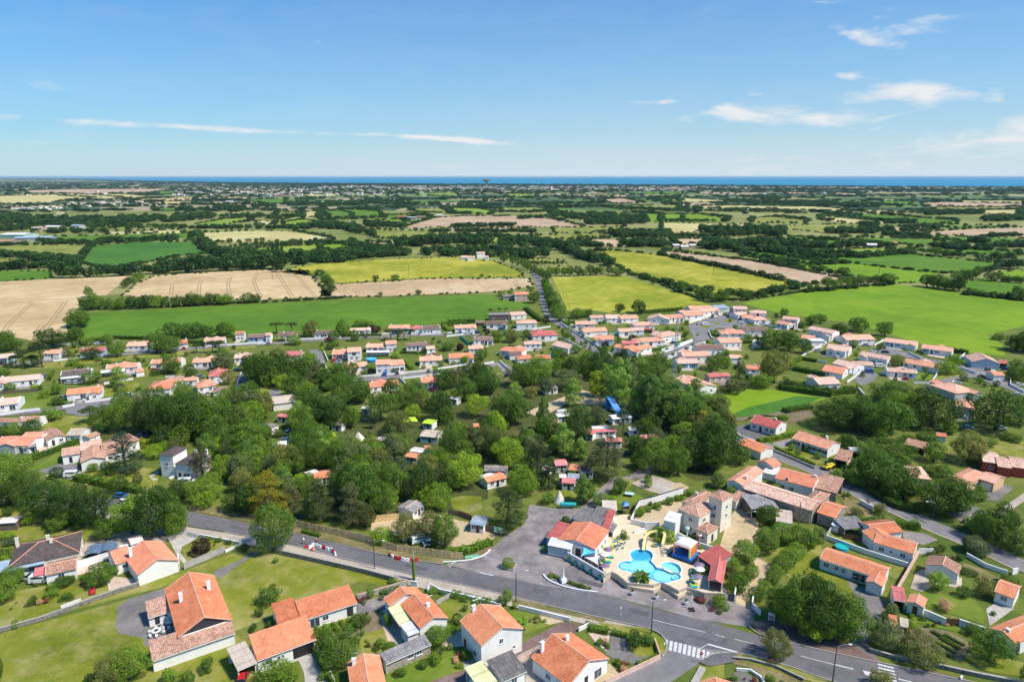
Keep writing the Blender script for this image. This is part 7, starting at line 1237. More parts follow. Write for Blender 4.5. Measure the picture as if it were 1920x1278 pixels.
wall(CREAM,1.5,'creamwall','zigzag cream wall along the front of the pool terrace',.25)
V(1000,920,4.564)
wall([(832,300),(955,330),(1075,330)],2.2,label='white wall between the pool slides and villa yard');wall([(862,382),(952,362)],1.6);wall([(832,270),(900,130),(1010,105),(1280,20)],2.0,label='white wall with black top below the petanque courts',cop='black');wall([(1240,400),(1400,480),(1530,520)],1.5);wall([(1720,945),(1728,880)],1.8)
V(1300,960,3.097)
wall([(765,160),(805,100)],1.2,'concrete');wall([(758,150),(1000,240),(1245,318)],1.2,label='long white wall between the two salmon roofed bungalows');wall([(1155,512),(1230,380),(1305,250)],1.5,'w_pinkwall','straight pink coped wall right of the long bungalow',cop='pinkcoping');wall([(1305,240),(1390,240)],1.4);wall([(1335,600),(1465,655)],1.6);wall([(1540,655),(1690,705)],1.5);wall([(1585,255),(1700,320),(1822,360)],1.0);wall([(1850,360),(1880,352)],1.4)
wall([(1022,805),(1160,845),(1400,893),(1650,948),(1920,1000)],.7,'drystone','long grey stone wall along the main road below the vegetable plot',.4);wall([(340,560),(345,520)],1.6);wall([(345,555),(390,598)],1.1);wall([(232,850),(330,860),(480,900),(640,975)],.5,'drystone');wall([(250,915),(330,920),(390,960),(420,1010)],.4);wall([(-10,1020),(55,905)],.3,'concrete',None,1.2);wall([(1550,970),(1560,960)],.5)
V(1320,720,3.195)
wall([(150,262),(220,320),(300,345)],.8);wall([(412,398),(662,505)],.7,'concrete');wall([(930,712),(1012,755)],1.3);wall([(1560,830),(1600,800)],1.2,'creamwall');wall([(370,375),(412,392)],1.3)
V(0,560,4)
for q in([(0,872),(180,845),(300,832)],[(400,470),(590,448)],[(640,778),(890,748)],[(330,350),(780,335),(900,318)],[(780,640),(1000,605)],[(560,800),(470,815)],[(1180,395),(1400,362)],[(1700,350),(2030,325)],[(1780,640),(1810,560)],[(1240,590),(1310,588)],[(1400,525),(1470,520)],[(920,395),(1190,385)]):wall(q,.9)
V(400,560,4)
for q in([(330,340),(430,335)],[(430,318),(700,303),(960,292)],[(1070,588),(1200,580),(1270,575),(1620,540),(1900,495)],[(1420,600),(1700,570)],[(1550,270),(1790,255)],[(1210,270),(1330,262)],[(830,400),(860,470)],[(820,480),(850,530)],[(1400,600),(1440,640)]):wall(q,.8)
V(840,520,4)
for q in([(840,345),(960,420),(1100,505),(1230,590)],[(770,372),(640,392),(490,398)],[(385,630),(470,710)],[(250,655),(345,640)],[(1590,572),(1700,535),(1835,478)],[(1640,620),(1917,500)],[(1800,340),(1917,300)],[(-10,445),(200,420)],[(860,460),(1000,530)]):wall(q,.9)
V(1240,560,5.324)
for q in([(268,252),(430,195),(600,160)],[(0,520),(310,415)],[(65,590),(240,505),(440,440)],[(470,330),(500,395),(520,400)],[(720,190),(870,225),(1200,300)],[(1370,600),(1460,540),(1650,440)],[(1470,610),(1650,640)]):wall(q,.9)
V(1540,560,4.916)
for q in([(235,775),(350,695)],[(850,778),(1010,780),(1065,700)],[(1130,865),(1218,770),(1290,785)],[(1270,640),(1420,690),(1595,695)],[(1745,745),(1740,800),(1868,865)],[(490,430),(575,385)],[(540,690),(610,700)],[(800,500),(920,555)],[(1270,550),(1340,500)],[(340,830),(400,900)]):wall(q,.9)
# fences: every panel its own
def fence(pts,h,mat,label,pw=2.4,group=None):
 P=[G(*p,0)for p in pts];rt=root('wooden_fence',Matrix.Translation(P[0]),label,'fence',group);rr=random.Random(3);ms=[]
 for v_ in range(4):
  mb=MB();n=12
  for k in range(n):hh_=h*rr.uniform(.90,1.06);mb.box((pw*(k+.5)/n,rr.uniform(-.02,.02),hh_/2-.05),(pw/n*.93,.05,hh_))
  ms.append(mb.mesh('panel',mat))
 for a,b_ in zip(P,P[1:]):
  d=b_-a;n=max(1,round(d.length/pw));rz=math.atan2(d.y,d.x)
  for k in range(n):part('panel',ms[k%4],rt,TR(*(a+d*k/n)[:2],-.1,rz,(d.length/n/pw,1,1)));part('post',slab_mesh('post',.12,.14,h*1.03,mat),rt,TR(*(a+d*k/n)[:2],-.1,rz))
V(420,960,4)
fence([(545,105),(640,132),(800,162),(980,200),(1110,232)],2.2,'reed','tan reed panel fence between the road and the cypresses');fence([(1195,265),(1300,290),(1500,315),(1700,345),(1790,352)],2.1,'reed','tan reed fence in front of the gravel car park');fence([(1790,352),(1850,340),(1930,305),(2010,275)],1.0,'planks','low curved plank fence below the laurel hedge')
V(440,720,4)
fence([(1040,1030),(1240,1010)],2.0,'reed','short reed fence behind the dark round tree');fence([(1600,975),(1690,985),(1780,1020)],1.7,'w_wood','grey plank fence behind the car park');fence([(1760,1070),(1920,1105),(1990,1130)],1.9,'w_wood','grey plank fence beside the technical hut')
V(1300,960,3.097);fence([(865,150),(985,170)],1.6,'brownwood','dark brown screen fence beside the joined salmon roofs');fence([(1465,655),(1540,657)],1.8,'brownwood','brown wooden double gate in the curved white wall',1.6)
V(0,960,4);fence([(670,212),(790,195)],1.5,'w_wood','dark wooden fence behind the blue arched covers');fence([(1405,170),(1480,190)],1.3,'white','white slatted driveway gate by the main road',1.6)
V(0,560,4);fence([(740,632),(1010,600)],1.2,'w_wood','dark rail fence round the empty village lawn');fence([(0,712),(290,690)],1.2,'w_wood','weathered fence along the left village garden');V(840,520,4);fence([(90,450),(160,510)],1.6,'teal','turquoise screen fence beside the purple tree');fence([(1210,432),(1300,430)],1.4,'w_green','green mesh fence beside the bright orange house')
# hedges
V(0,720,4)
hedge([(190,590),(400,510),(640,410)],1.6,1.7,'mid','long clipped hedge between the mottled villa and the white houses');hedge([(570,710),(760,750),(860,775),(1050,810)],2.6,1.9,'mid','wide clipped hedge along the villa garden and lane');hedge([(1050,470),(1180,460),(1300,420)],3,2.5,'lime','bright yellow green hedge behind the layered cedar')
V(420,960,4)
hedge([(1690,315),(1800,310),(1920,268),(2000,235)],2.2,1.6,'bright','curved bright laurel hedge beside the campsite entrance');hedge([(700,1050),(760,1180),(830,1290)],1.4,1.5,'mid','hedge between the pale drive and the garden tree');hedge([(1010,640),(1140,605),(1320,560)],.8,.9,'mid','flowering border against the pink coped wall');hedge([(590,145),(720,180)],1.2,.7,'oak','low dark hedge on the road verge below the reed fence')
V(840,960,4);hedge([(1070,880),(1200,905)],1.5,1.1,'mid','clipped hedge at the back of the crossing corner garden');hedge([(1230,910),(1340,935)],1,.9,'mid');hedge([(1420,1140),(1570,1075)],.6,.5,'bright');hedge([(760,465),(850,505),(960,545),(1060,578)],.9,.35,'olive','low planting in the white kerbed island by the road');hedge([(30,610),(390,700)],.9,.8,'mid','low hedge inside the white roadside wall')
V(1320,720,3.195)
hedge([(320,348),(430,330),(555,300)],1.8,1.4,'bright','bright green hedge between the red and salmon bungalows');hedge([(420,385),(520,430),(660,488)],1.3,1.2,'bright','clipped front hedge of the dark shuttered bungalow');hedge([(840,830),(1080,845),(1290,865)],2.0,1.9,'mid','long clipped hedge beside the upper road');hedge([(480,165),(640,140)],3,1.5,'mid');hedge([(1000,650),(1160,740),(1290,770)],2.5,1.8,'oak')
V(1240,560,5.324)
hedge([(1290,700),(1450,735),(1640,770)],2.2,2.2,'oak','dark clipped hedge in front of the salmon cul-de-sac house');hedge([(1290,690),(1340,640),(1400,600)],2,2,'mid');hedge([(1400,605),(1550,630)],1.5,1.6,'mid');hedge([(730,190),(850,225),(1000,250),(1080,235)],1.2,1.0,'mid');hedge([(490,350),(560,375),(680,380)],1.5,1.2,'mid');hedge([(820,440),(900,440)],1.5,1.4,'oak');hedge([(1200,900),(1450,935),(1700,970)],3.5,2.4,'oak')
V(1540,560,4.916);hedge([(1210,490),(1290,500),(1350,510)],2.5,2.2,'oak','dark rounded hedge behind the right end bungalow');hedge([(860,765),(1000,765)],.8,.7,'mid');hedge([(0,850),(100,880),(300,860)],3,2.2,'oak')
V(0,560,4);hedge([(850,300),(1130,305)],1.5,2,'oak');hedge([(590,330),(700,320),(800,315)],2.5,2.5,'bright');hedge([(1410,330),(1530,330)],2,1.4,'mid');hedge([(1630,290),(1760,290)],2,1.4,'mid');hedge([(370,610),(400,550)],1.5,1.6,'mid')
V(400,560,4);hedge([(420,320),(540,312)],2,1.6,'lime','yellow green street hedge before the brown roofed house');hedge([(1710,205),(1900,190)],2.5,2.5,'oak');hedge([(1730,215),(1780,250)],2.5,1.8,'bright');hedge([(1440,470),(1490,530)],2,1.6,'bright');hedge([(940,280),(1260,275)],2,1.2,'mid');hedge([(1400,405),(1600,410)],1.4,1,'mid');hedge([(660,590),(760,600)],1.4,1,'mid')
V(840,520,4);hedge([(345,430),(360,490)],2.5,2,'bright');hedge([(0,345),(200,335)],2.5,2.2,'oak');hedge([(40,410),(190,400)],2,1.2,'mid');hedge([(860,350),(950,340)],1.5,1.3,'oak');hedge([(920,385),(990,430)],.8,.8,'bright');hedge([(1540,540),(1660,540)],1,.8,'mid');hedge([(580,240),(700,330)],3,2,'mid');hedge([(1450,270),(1760,245)],2.5,2.2,'mid')
# garden shrubs round the village houses, kept off walls and streets
rgs=random.Random(9);nsh=0
for _ in range(900):
 zx,zy=rgs.choice([(rgs.uniform(0,480),rgs.uniform(648,760)),(rgs.uniform(420,960),rgs.uniform(622,700)),(rgs.uniform(900,1260),rgs.uniform(600,665)),(rgs.uniform(1260,1920),rgs.uniform(600,745))]);p=GP(zx,zy,-.1)
 if any((p-f).length<r_+1.2 for f,r_ in FOOT)or inpoly(FIELDS[0],zx,zy)or any(inpoly(F,zx,zy)for F in FIELDS[4:9]):continue
 if 560<zx<600 and zy>650:continue
 s_=rgs.uniform(1.2,3.4);tree_at(rgs.choice(['bush','bush','bushb','bushd','busho','ballb','bushg','mid']),p,s_,s_*rgs.uniform(.7,1.15),'garden shrubs of the village',None,'m' if s_>2.6 else 'l');nsh+=1
 if nsh>290:break
# filling trees of the wood
nf=0
for _ in range(1600):
 x,y=rgf.uniform(200,1380),rgf.uniform(680,960);p=GP(x,y,-.1)
 if not inpoly(WOOD,x,y)or any(a<x<b_ and c<y<d for a,b_,c,d in OPEN)or any((p-f).length<r_+4 for f,r_ in FOOT):continue
 W=rgf.uniform(6,11);tree_at(rgf.choice(['mid','oak','bright','poplar','grey','olive','mid']),p,W,W*rgf.uniform(.9,1.2));nf+=1
 if nf>190:break
# vegetable rows, borders and low planting of the near gardens
V(1300,960,3.097)
for i in range(9):a=i/8;hedge([(1385+95*a,690-5*a+8*i),(1530+70*a-60,790+6*i-50)],.7,.35,('mid','bright','oak','mid')[i%4],None,0,30,'vegetable rows','vegetable_row',.18)if i%2==0 else None
for i in range(4):hedge([(1390+22*i,770-20*i),(1500+25*i,840-22*i)],.7,.35,('mid','bright')[i%2],None,0,30,'vegetable rows','vegetable_row',.18)
V(420,960,4)
for i in range(5):hedge([(690+60*i,860-14*i),(740+60*i,930-14*i)],.7,.4,('mid','bright','oak')[i%3],None,0,30,'vegetable rows','vegetable_row',.18)
rgp=random.Random(31)
for v_,pts_,n in[((420,960,4),[(660,860),(1180,750)],14),((420,960,4),[(1000,690),(1300,600)],8),((420,960,4),[(1240,1200),(1700,1010)],16),((420,960,4),[(1000,950),(1220,1040)],8),((840,960,4),[(0,1150),(160,1040)],8),((840,960,4),[(530,860),(760,790)],8),((840,960,4),[(1060,930),(1220,1020)],8),((840,960,4),[(1210,1120),(1400,1160)],7),((0,960,4),[(180,560),(640,520)],14),((0,960,4),[(20,720),(440,640)],12),((0,960,4),[(1180,1180),(1600,1100)],12),((0,960,4),[(1390,330),(1700,250)],6),((1300,960,3.097),[(1140,690),(1340,690)],12),((1300,960,3.097),[(1330,230),(1560,290)],10),((1300,960,3.097),[(1240,600),(1500,660)],10),((1300,960,3.097),[(230,980),(620,1000)],12),((880,720,4),[(1240,960),(1620,850)],12),((1320,720,3.195),[(840,680),(1120,800)],14)]:
 V(*v_);(x0,y0),(x1,y1)=pts_
 for k in range(n):
  t_=rgp.random();p=G(x0+(x1-x0)*t_+rgp.uniform(-20,20),y0+(y1-y0)*t_+rgp.uniform(-26,26),-.1);s_=rgp.uniform(.6,1.7)
  if any((p-f).length<r_*.9 for f,r_ in FOOT):continue
  o_=tree_at(rgp.choice(['bush','bushb','bushd','bushg','busho','redb','bushr']),p,s_,s_*rgp.uniform(.6,1.0),'low plants of the near gardens',None,'l');o_.name='low_plant';o_['category']='plant';RM[o_.name]=RM.get(o_.name,Matrix())
# vehicles
def car(x,y,rot,col='white',kind='car',label=None,P=None):
 Lc,Wc,H1,H2={'car':(4.2,1.75,.85,1.45),'van':(4.9,1.9,1.1,1.95),'camper':(6.2,2.2,1.3,2.8),'caravan':(5.2,2.1,.9,2.4)}[kind];m_='car_'+col
 def mk():
  b=MB();b.box((0,0,.28+(H1-.28)/2),(Lc,Wc,H1-.28),0,0,.97)
  if kind=='car':b.prism([(-1.75,-.78),(.95,-.78),(.95,.78),(-1.75,.78)],H1-.02,H1);roof_=MB().box((-.4,0,H2-.03),(1.9,1.35,.07));g=MB().box((-.35,0,(H1+H2)/2-.03),(2.7,1.62,H2-H1-.04),0,0,.76)
  else:b.box((-.45,0,(H1+H2)/2),(Lc-1.1,Wc*.97,H2-H1),0,0,.95);roof_=MB().box((-.45,0,H2+.03),(Lc-1.5,Wc*.8,.06));g=MB().box((Lc/2-1.02,0,(H1+H2)/2-.15),(.55,Wc*.86,H2-H1-.35),0,0,.8);g.box((-.3,0,H1+.45),(Lc*.55,Wc*.985,.42))
  wh=MB();wh.tube([(0,-.1,0),(0,.1,0)],.32,12);rm_=MB().tube([(0,-.12,0),(0,.12,0)],.17,8);li=MB().box((0,0,0),(.06,.35,.16));return b.mesh('body',m_),g.mesh('windows','carglass'),roof_.mesh('roof_panel',m_),wh.mesh('wheel','black'),rm_.mesh('rim','steel'),li.mesh('headlight','white'),li.mesh('tail_light','red')
 ms=cached(('car',kind,col),mk);p=P or G(x,y,-.03);rt=root({'car':'parked_car','van':'van','camper':'motorhome','caravan':'caravan'}[kind],TR(p.x,p.y,p.z,R(rot)),label,kind if kind !='camper' else 'motorhome',None)
 for n_,me in zip(('body','windows','roof_panel'),ms[:3]):link(n_,me,rt)
 for sx_ in(-1,1):
  for sy_ in(-1,1):w_=link('wheel',ms[3],rt,Matrix.Translation((sx_*Lc*.31,sy_*(Wc/2-.06),.32)));link('rim',ms[4],w_)
 for sy_ in(-1,1):link('headlight',ms[5],rt,Matrix.Translation((Lc/2,sy_*Wc*.33,.62)));link('tail_light',ms[6],rt,Matrix.Translation((-Lc/2,sy_*Wc*.33,.66)))
 if not label:AUTO.append([rt,f"{col} parked {'car' if kind == 'car' else kind if kind != 'camper' else 'motorhome'}",p,1])
for v_,items in[((0,720,4),[(545,690,10,'white','van','white van parked on the dark drive of the mottled villa'),(908,845,5,'blue'),(1062,395,8,'navy'),(935,895,-30,'white'),(1400,745,10,'white','van')]),((0,560,4),[(545,745,75,'white','van','white van on the drive of the orange village house'),(715,742,6,'white','camper','white motorhome before the orange village house'),(1785,540,5,'navy'),(1500,590,20,'grey'),(480,745,80,'grey'),(345,585,70,'grey'),(525,635,0,'white'),(575,635,0,'white'),(920,735,20,'white'),(965,728,20,'silver'),(1010,740,20,'white'),(930,775,20,'white'),(985,770,20,'white'),(1060,770,20,'silver'),(1100,775,20,'white'),(950,805,20,'white'),(745,340,10,'white')]),
    ((440,720,4),[(402,368,80,'silver','car','silver car parked on the grass in the left camp'),(395,430,20,'blue'),(1310,1165,25,'grey'),(1470,1200,25,'white'),(1390,1180,25,'white','van')]),((840,520,4),[(445,738,70,'navy','car','dark car at the end of the tree lined cul-de-sac'),(145,425,10,'white'),(220,415,5,'navy'),(850,325,-10,'white'),(1660,1010,0,'white','caravan'),(860,1035,10,'white','caravan')]),((400,560,4),[(935,482,5,'silver'),(1890,268,5,'white'),(930,470,5,'navy')]),
    ((1240,560,5.324),[(790,240,15,'white','car','white car at the back of the paved square'),(440,262,10,'white','van','white van on the island of the paved square'),(530,185,30,'white','van'),(258,510,25,'black'),(1560,460,20,'black'),(1560,525,0,'silver')]),((1540,560,4.916),[(590,498,-5,'black','car','black car in the cul-de-sac under the small tree'),(235,668,-20,'navy'),(235,695,-20,'grey'),(415,432,-25,'white'),(285,445,-30,'blue'),(540,628,0,'white','van'),(1335,570,-10,'grey','van'),(1680,628,-10,'grey'),(1640,625,0,'black'),(1800,895,-15,'white'),(1820,800,0,'white')]),
    ((1320,720,3.195),[(1775,268,-15,'white'),(1580,268,-10,'grey'),(905,395,0,'silver')]),((0,960,4),[(200,500,0,'silver'),(308,520,5,'white','van')]),((420,960,4),[(140,1262,100,'red','car','red car standing in front of the cream carport')]),((840,960,4),[(190,1262,95,'white','van')])]:
 V(*v_)
 for it in items:car(*it)
rc=random.Random(8)
for x,y,r_ in CARP:car(0,0,r_,rc.choice(['white','grey','silver','black','navy','white','red','blue']),rc.choice(['car','car','car','van']),None,Vector((x,y,-.15)))
V(0,960,4);p=G(695,600,-.05);th('ride_on_mower','small red ride-on mower beside the round garden tree','mower',p,R(-60),[('body','red',MB().box((0,0,.5),(2.2,1.1,.5),0,0,.85)),('seat','black',MB().box((-.3,0,1.0),(.5,.5,.5),0,0,.7)),('wheel','black',MB().tube([(.7,-.6,.3),(.7,-.4,.3)],.3,10)),('wheel','black',MB().tube([(.7,.4,.3),(.7,.6,.3)],.3,10)),('wheel','black',MB().tube([(-.7,-.6,.36),(-.7,-.35,.36)],.36,10)),('wheel','black',MB().tube([(-.7,.35,.36),(-.7,.6,.36)],.36,10))])
V(1320,720,3.195);p=G(745,505,-.05);th('telehandler','yellow telescopic handler parked by the open garage','machine',p,R(35),[('chassis','yellow',MB().box((0,0,.95),(4.6,1.7,.6))),('cab','carglass',MB().box((-.5,.55,1.9),(1.3,.8,1.4),0,0,.85)),('boom','yellow',MB().tube([(-2.2,-.3,2.2),(1.5,-.3,1.7),(3.2,-.3,.8)],.2,6)),('fork','darkgrey',MB().box((3.6,-.3,.4),(.9,1.3,.1)).box((3.2,-.3,.8),(.1,1.3,.9)))]+[('wheel','black',MB().tube([(a,b_-.2,.6),(a,b_+.2,.6)],.6,12))for a in(-1.5,1.5)for b_ in(-.95,.95)])
# poles and lamps
def lamp(x,y,tx,ty,ax=0,ay=0,lab=None):
 p=G(x,y,0);h=hgt(p,*PX(tx,ty));a=(G(x+30,y,0)-p).normalized()*1.6
 if ax<0:a=-a
 mb=MB().tube([(0,0,-.05),(0,0,h)],[.14,.08],8);arm=MB().tube([(0,0,h-.05),(a.x*.7,a.y*.7,h+.45),(a.x*1.3,a.y*1.3,h+.55)],.05,6);hd=MB().box((a.x*1.55,a.y*1.55,h+.55),(.75,.3,.14),math.atan2(a.y,a.x),0,.8)
 th('street_lamp',lab,'street lamp',p,0,[('pole','darkgrey',mb),('arm','steel',arm),('lamp_head','offwhite',hd)])
V(420,960,4);lamp(1130,420,1122,225,1,0,'street lamp on the south verge in front of the reed fence');V(840,960,4);lamp(510,668,510,450,1,0,'dark street lamp beside the small palm like shrub');lamp(1525,905,1540,672,1,0,'dark street lamp at the crossing corner');V(1300,960,3.097);lamp(808,985,825,780,1,0,'street lamp at the bottom edge beside the street tree');V(0,720,4);lamp(312,790,305,695,1,0,'lamp by the villa lane at the left');V(1320,720,3.195);lamp(1372,812,1400,712,-1,0,'tall lamp by the oak beside the upper road');V(1300,960,3.097);lamp(300,60,302,5,1,0,'lamp in the old villa yard')
def pole(x,y,ty,lab,r=.13,ivy=False,arm=False):
 p=G(x,y,0);h=hgt(p,*PX(x,ty));pr=[('shaft','w_wood' if not ivy else 'concrete',MB().tube([(0,0,-.1),(0,0,h)],[r,r*.7],8))]
 if arm:pr.append(('crossbar','w_wood',MB().box((0,0,h-.5),(1.8,.12,.12))))
 rt=th('utility_pole',lab,'pole',p,0,pr,'utility poles')
 if ivy:link('ivy',npmesh('ivy',*leaf_quads(np.stack([np.cos(np.arange(900)*2.4)*.33,np.sin(np.arange(900)*2.4)*.33,np.linspace(0,h*.72,900)],1),np.stack([np.cos(np.arange(900)*2.4),np.sin(np.arange(900)*2.4),np.full(900,.3)],1),.3,np.random.RandomState(1)),'leaf_bright'),rt)
V(420,960,4);pole(1425,505,290,'concrete pole wrapped in green ivy on the road verge',.2,True);V(1320,720,3.195);pole(565,850,708,'tall wooden pole behind the stone barn',.18)
V(0,320,3);pole(1533,612,556,'lone pole at the end of the stubble field',.2,False,True);V(600,320,2.8235);pole(470,548,500,'pole in the middle of the upper yellow field',.2,False,True);pole(585,476,446,'pole at the top edge of the upper yellow field',.2,False,True);pole(213,502,470,'pole at the left part of the upper yellow field',.2,False,True);V(1240,320,2.8235);pole(275,552,500,'pole in the yellow field beside the brown strip',.2,False,True);pole(1152,548,505,'pole in the bright green field near the corner trees',.2,False,True)
V(840,520,4);p=G(1697,752,0);h=hgt(p,*PX(1722,325));rt=root('lattice_mast',Matrix.Translation(p),'tall grey lattice telephone mast above the campsite trees','mast')
def zw(t):return 1.1*(1-t)+.35*t
for sx_ in(-1,1):
 for sy_ in(-1,1):MB().tube([(sx_*1.1,sy_*1.1,0),(sx_*.35,sy_*.35,h)],.07,5).build('leg','steel',rt,RM[rt.name])
mb=MB();nb=18
for i in range(nb):
 t0,t1=i/nb,(i+1)/nb;a,b_=zw(t0),zw(t1);c0,c1=[(-a,-a),(a,-a),(a,a),(-a,a)],[(-b_,-b_),(b_,-b_),(b_,b_),(-b_,b_)]
 for k in range(4):mb.tube([(*c0[k],h*t0),(*c1[(k+1)%4],h*t1)],.035,4).tube([(*c0[(k+1)%4],h*t0),(*c1[k],h*t1)],.035,4)
b_=mb.build('bracing','steel',rt,RM[rt.name]);b_['kind']='stuff'
for z_,r_ in((.97,.5),(.9,.6),(.8,.55)):
 for k in range(3):a=k*2.09+z_*5;MB().box((math.cos(a)*r_,math.sin(a)*r_,h*z_),(.25,.25,1.8),a).build('antenna','offwhite',rt,RM[rt.name])
MB().lathe([(.5,0),(.5,2.4),(0,2.4)],10,(0,0,h*.55)).build('equipment_drum','teal',rt,RM[rt.name])
# barriers on the road
V(560,990,12)
BARR=[(175,440,'red'),(262,440,'white'),(325,395,'white'),(400,405,'white'),(470,432,'white'),(570,452,'red'),(648,482,'white'),(735,502,'white'),(785,530,'red'),(822,595,'white')]
def barr(lst,nm):
 P=[G(x,y,0)for x,y,c in lst]
 for i,(x,y,c)in enumerate(lst):
  d=P[min(i+1,len(P)-1)]-P[max(i-1,0)];L_=max(1.0,min(2.2,d.length/2));mb=MB().box((0,0,.14),(L_,.55,.28),0,0,.9).box((0,0,.55),(L_*.97,.42,.56),0,0,.72)
  th('road_barrier',f'{c} plastic road barrier, {ordi(i + 1)} from the left in the {nm} line','barrier',P[i],math.atan2(d.y,d.x),[('body',c,mb),('foot',c,MB().box((L_*.3,0,.03),(.3,.62,.06))),('foot',c,MB().box((-L_*.3,0,.03),(.3,.62,.06)))],f'road barriers of the {nm} line')
barr(BARR,'curved');p=G(335,495,0);th('barrel','orange and pale barrel inside the curved barrier line','barrel',p,0,[('drum','orange',MB().lathe([(0,0),(.35,0),(.38,.5),(.35,1),(0,1)],12)),('band','white',MB().lathe([(.39,.4),(.39,.6)],12))])
V(420,960,4);barr([(1245,325,'red'),(1262,338,'white'),(1290,348,'red'),(1318,354,'red'),(1345,360,'white'),(1378,366,'white'),(1410,366,'red'),(1445,362,'red')],'straight')
# cyclists: skinned bodies on bicycles
def cyclist(x,y,rz,shirt,lab):
 p=G(x,y,ZR);n_='bicycle'
 whl=lambda cx:MB().tube([(cx+.33*math.cos(a),0,.34+.33*math.sin(a))for a in[i*math.pi/8 for i in range(17)]],.022,5)
 th('bicycle',lab[0],'bicycle',p,rz,[('wheel','black',whl(.52)),('wheel','black',whl(-.52)),('frame','red',MB().tube([(-.52,0,.34),(-.12,0,.34),(.40,0,.82),(-.18,0,.84),(-.12,0,.34)],.022,5).tube([(.52,0,.34),(.38,0,.95)],.022,5)),('handlebar','darkgrey',MB().tube([(.36,-.25,.98),(.40,0,.98),(.36,.25,.98)],.02,5)),('saddle','black',MB().box((-.2,0,.93),(.26,.14,.06)))],'bicycles on the main road')
 vs_=[(-.18,0,.98),(-.10,0,1.2),(.04,0,1.42),(.10,0,1.52),(.15,0,1.68),(.05,.2,1.40),(.22,.24,1.2),(.37,.22,1.02),(.05,-.2,1.40),(.22,-.24,1.2),(.37,-.22,1.02),(-.14,.1,.95),(.18,.12,.78),(-.06,.12,.42),(.06,.12,.36),(-.14,-.1,.95),(.2,-.12,.92),(.06,-.12,.56),(.18,-.12,.50)]
 es=[(0,1),(1,2),(2,3),(3,4),(2,5),(5,6),(6,7),(2,8),(8,9),(9,10),(0,11),(11,12),(12,13),(13,14),(0,15),(15,16),(16,17),(17,18)];rd=[.15,.14,.14,.06,.11,.06,.045,.04,.06,.045,.04,.10,.075,.05,.045,.10,.075,.05,.045]
 me=bpy.data.meshes.new('person');me.from_pydata(vs_,es,[]);me.materials.append(M(shirt));rt=link('person',me,None,TR(p.x,p.y,p.z,rz));setp(rt,lab[1],'person','cyclists on the main road');md=rt.modifiers.new('skin','SKIN')
 for i,v_ in enumerate(me.skin_vertices[0].data):v_.radius=(rd[i],rd[i]);v_.use_root=i==0
 rt.modifiers.new('sub','SUBSURF').levels=1;h_=MB().lathe([(0,.0),(.09,.02),(.115,.10),(.10,.2),(0,.24)],10,(.15,0,1.62));link('helmet',h_.mesh('helmet','white'),rt);link('shorts',MB().box((-.12,0,.97),(.3,.34,.2),0,0,.9).mesh('shorts','black'),rt)
V(560,990,12);cyclist(120,345,R(150),'white',('bicycle ridden by the cyclist in white','cyclist in a white top riding away past the barriers'));cyclist(408,355,R(150),'red',('bicycle ridden by the cyclist in red','cyclist in a red top close behind the barrier arc'))
# ---- pool terrace
V(1000,920,4.564)
POOL=[(830,530),(848,512),(880,500),(925,494),(975,503),(1012,522),(1024,552),(1015,580),(1000,596),(1030,620),(1052,652),(1085,662),(1130,664),(1165,684),(1185,698),(1225,700),(1256,716),(1265,740),(1240,762),(1190,768),(1150,784),(1100,788),(1050,775),(1005,752),(960,752),(900,722),(850,695),(790,684),(742,668),(722,640),(738,612),(780,598),(830,602),(852,590),(838,570),(828,550)]
KID=[(1090,635),(1105,616),(1145,606),(1190,608),(1235,624),(1262,650),(1268,685),(1250,705),(1215,694),(1180,694),(1150,678),(1110,660)]
DECK=[(600,760),(604,690),(560,560),(470,540),(540,470),(590,400),(640,330),(670,220),(760,200),(830,200),(850,260),(950,330),(1075,335),(1250,400),(1400,480),(1560,540),(1600,700),(1620,880),(1560,905),(1310,858),(1240,898),(1165,842),(1110,800),(1030,850),(806,812),(720,720),(668,690)]
def fill(name,outer,holes,z_,mat,lab=None,wz=None):
 bm=bmesh.new()
 for lp in[outer]+holes:
  vs2=[bm.verts.new(q)for q in lp];[bm.edges.new((a,b2))for a,b2 in zip(vs2,vs2[1:]+vs2[:1])]
 bmesh.ops.triangle_fill(bm,edges=bm.edges[:],use_beauty=True,normal=(0,0,1));me=bpy.data.meshes.new(name);bm.to_mesh(me);bm.free();me.materials.append(M(mat));o_=link(name,me);return o_
dz=.75;W3=lambda lp,z_:[G(x,y,z_)for x,y in lp]
pw,kw=smooth_line(W3(POOL,dz)+[G(*POOL[0],dz)],2)[:-1],smooth_line(W3(KID,dz)+[G(*KID[0],dz)],2)[:-1]
def shr(P,d):
 c=sum(P,Vector())/len(P);out_=[]
 for i,p_ in enumerate(P):t_=(P[(i+1)%len(P)]-P[i-1]).normalized();n_=Vector((-t_.y,t_.x,0));out_.append(p_+n_*d)
 return out_
sg=1 if sum(a.cross(b2).z for a,b2 in zip(pw,pw[1:]+pw[:1]))>0 else-1;sk=1 if sum(a.cross(b2).z for a,b2 in zip(kw,kw[1:]+kw[:1]))>0 else-1
dk=fill('pool_deck',W3(DECK,dz),[pw,kw],dz,'g_deck');dk['kind']='structure';mb=MB();dq=W3(DECK,dz-.002)
for a_,b2 in zip(dq,dq[1:]+dq[:1]):mb.face([a_-Vector((0,0,.9)),b2-Vector((0,0,.9)),b2,a_])
setp(mb.build('deck_edge','creamwall'),kind='structure')
flat('poolfloor',(.22,.62,.76),.6,.04,.5);flat('poolfloor_light',(.42,.78,.86),.6,.03,.5);flat('poolfloor_deep',(.07,.42,.62),.6,.05,.5)
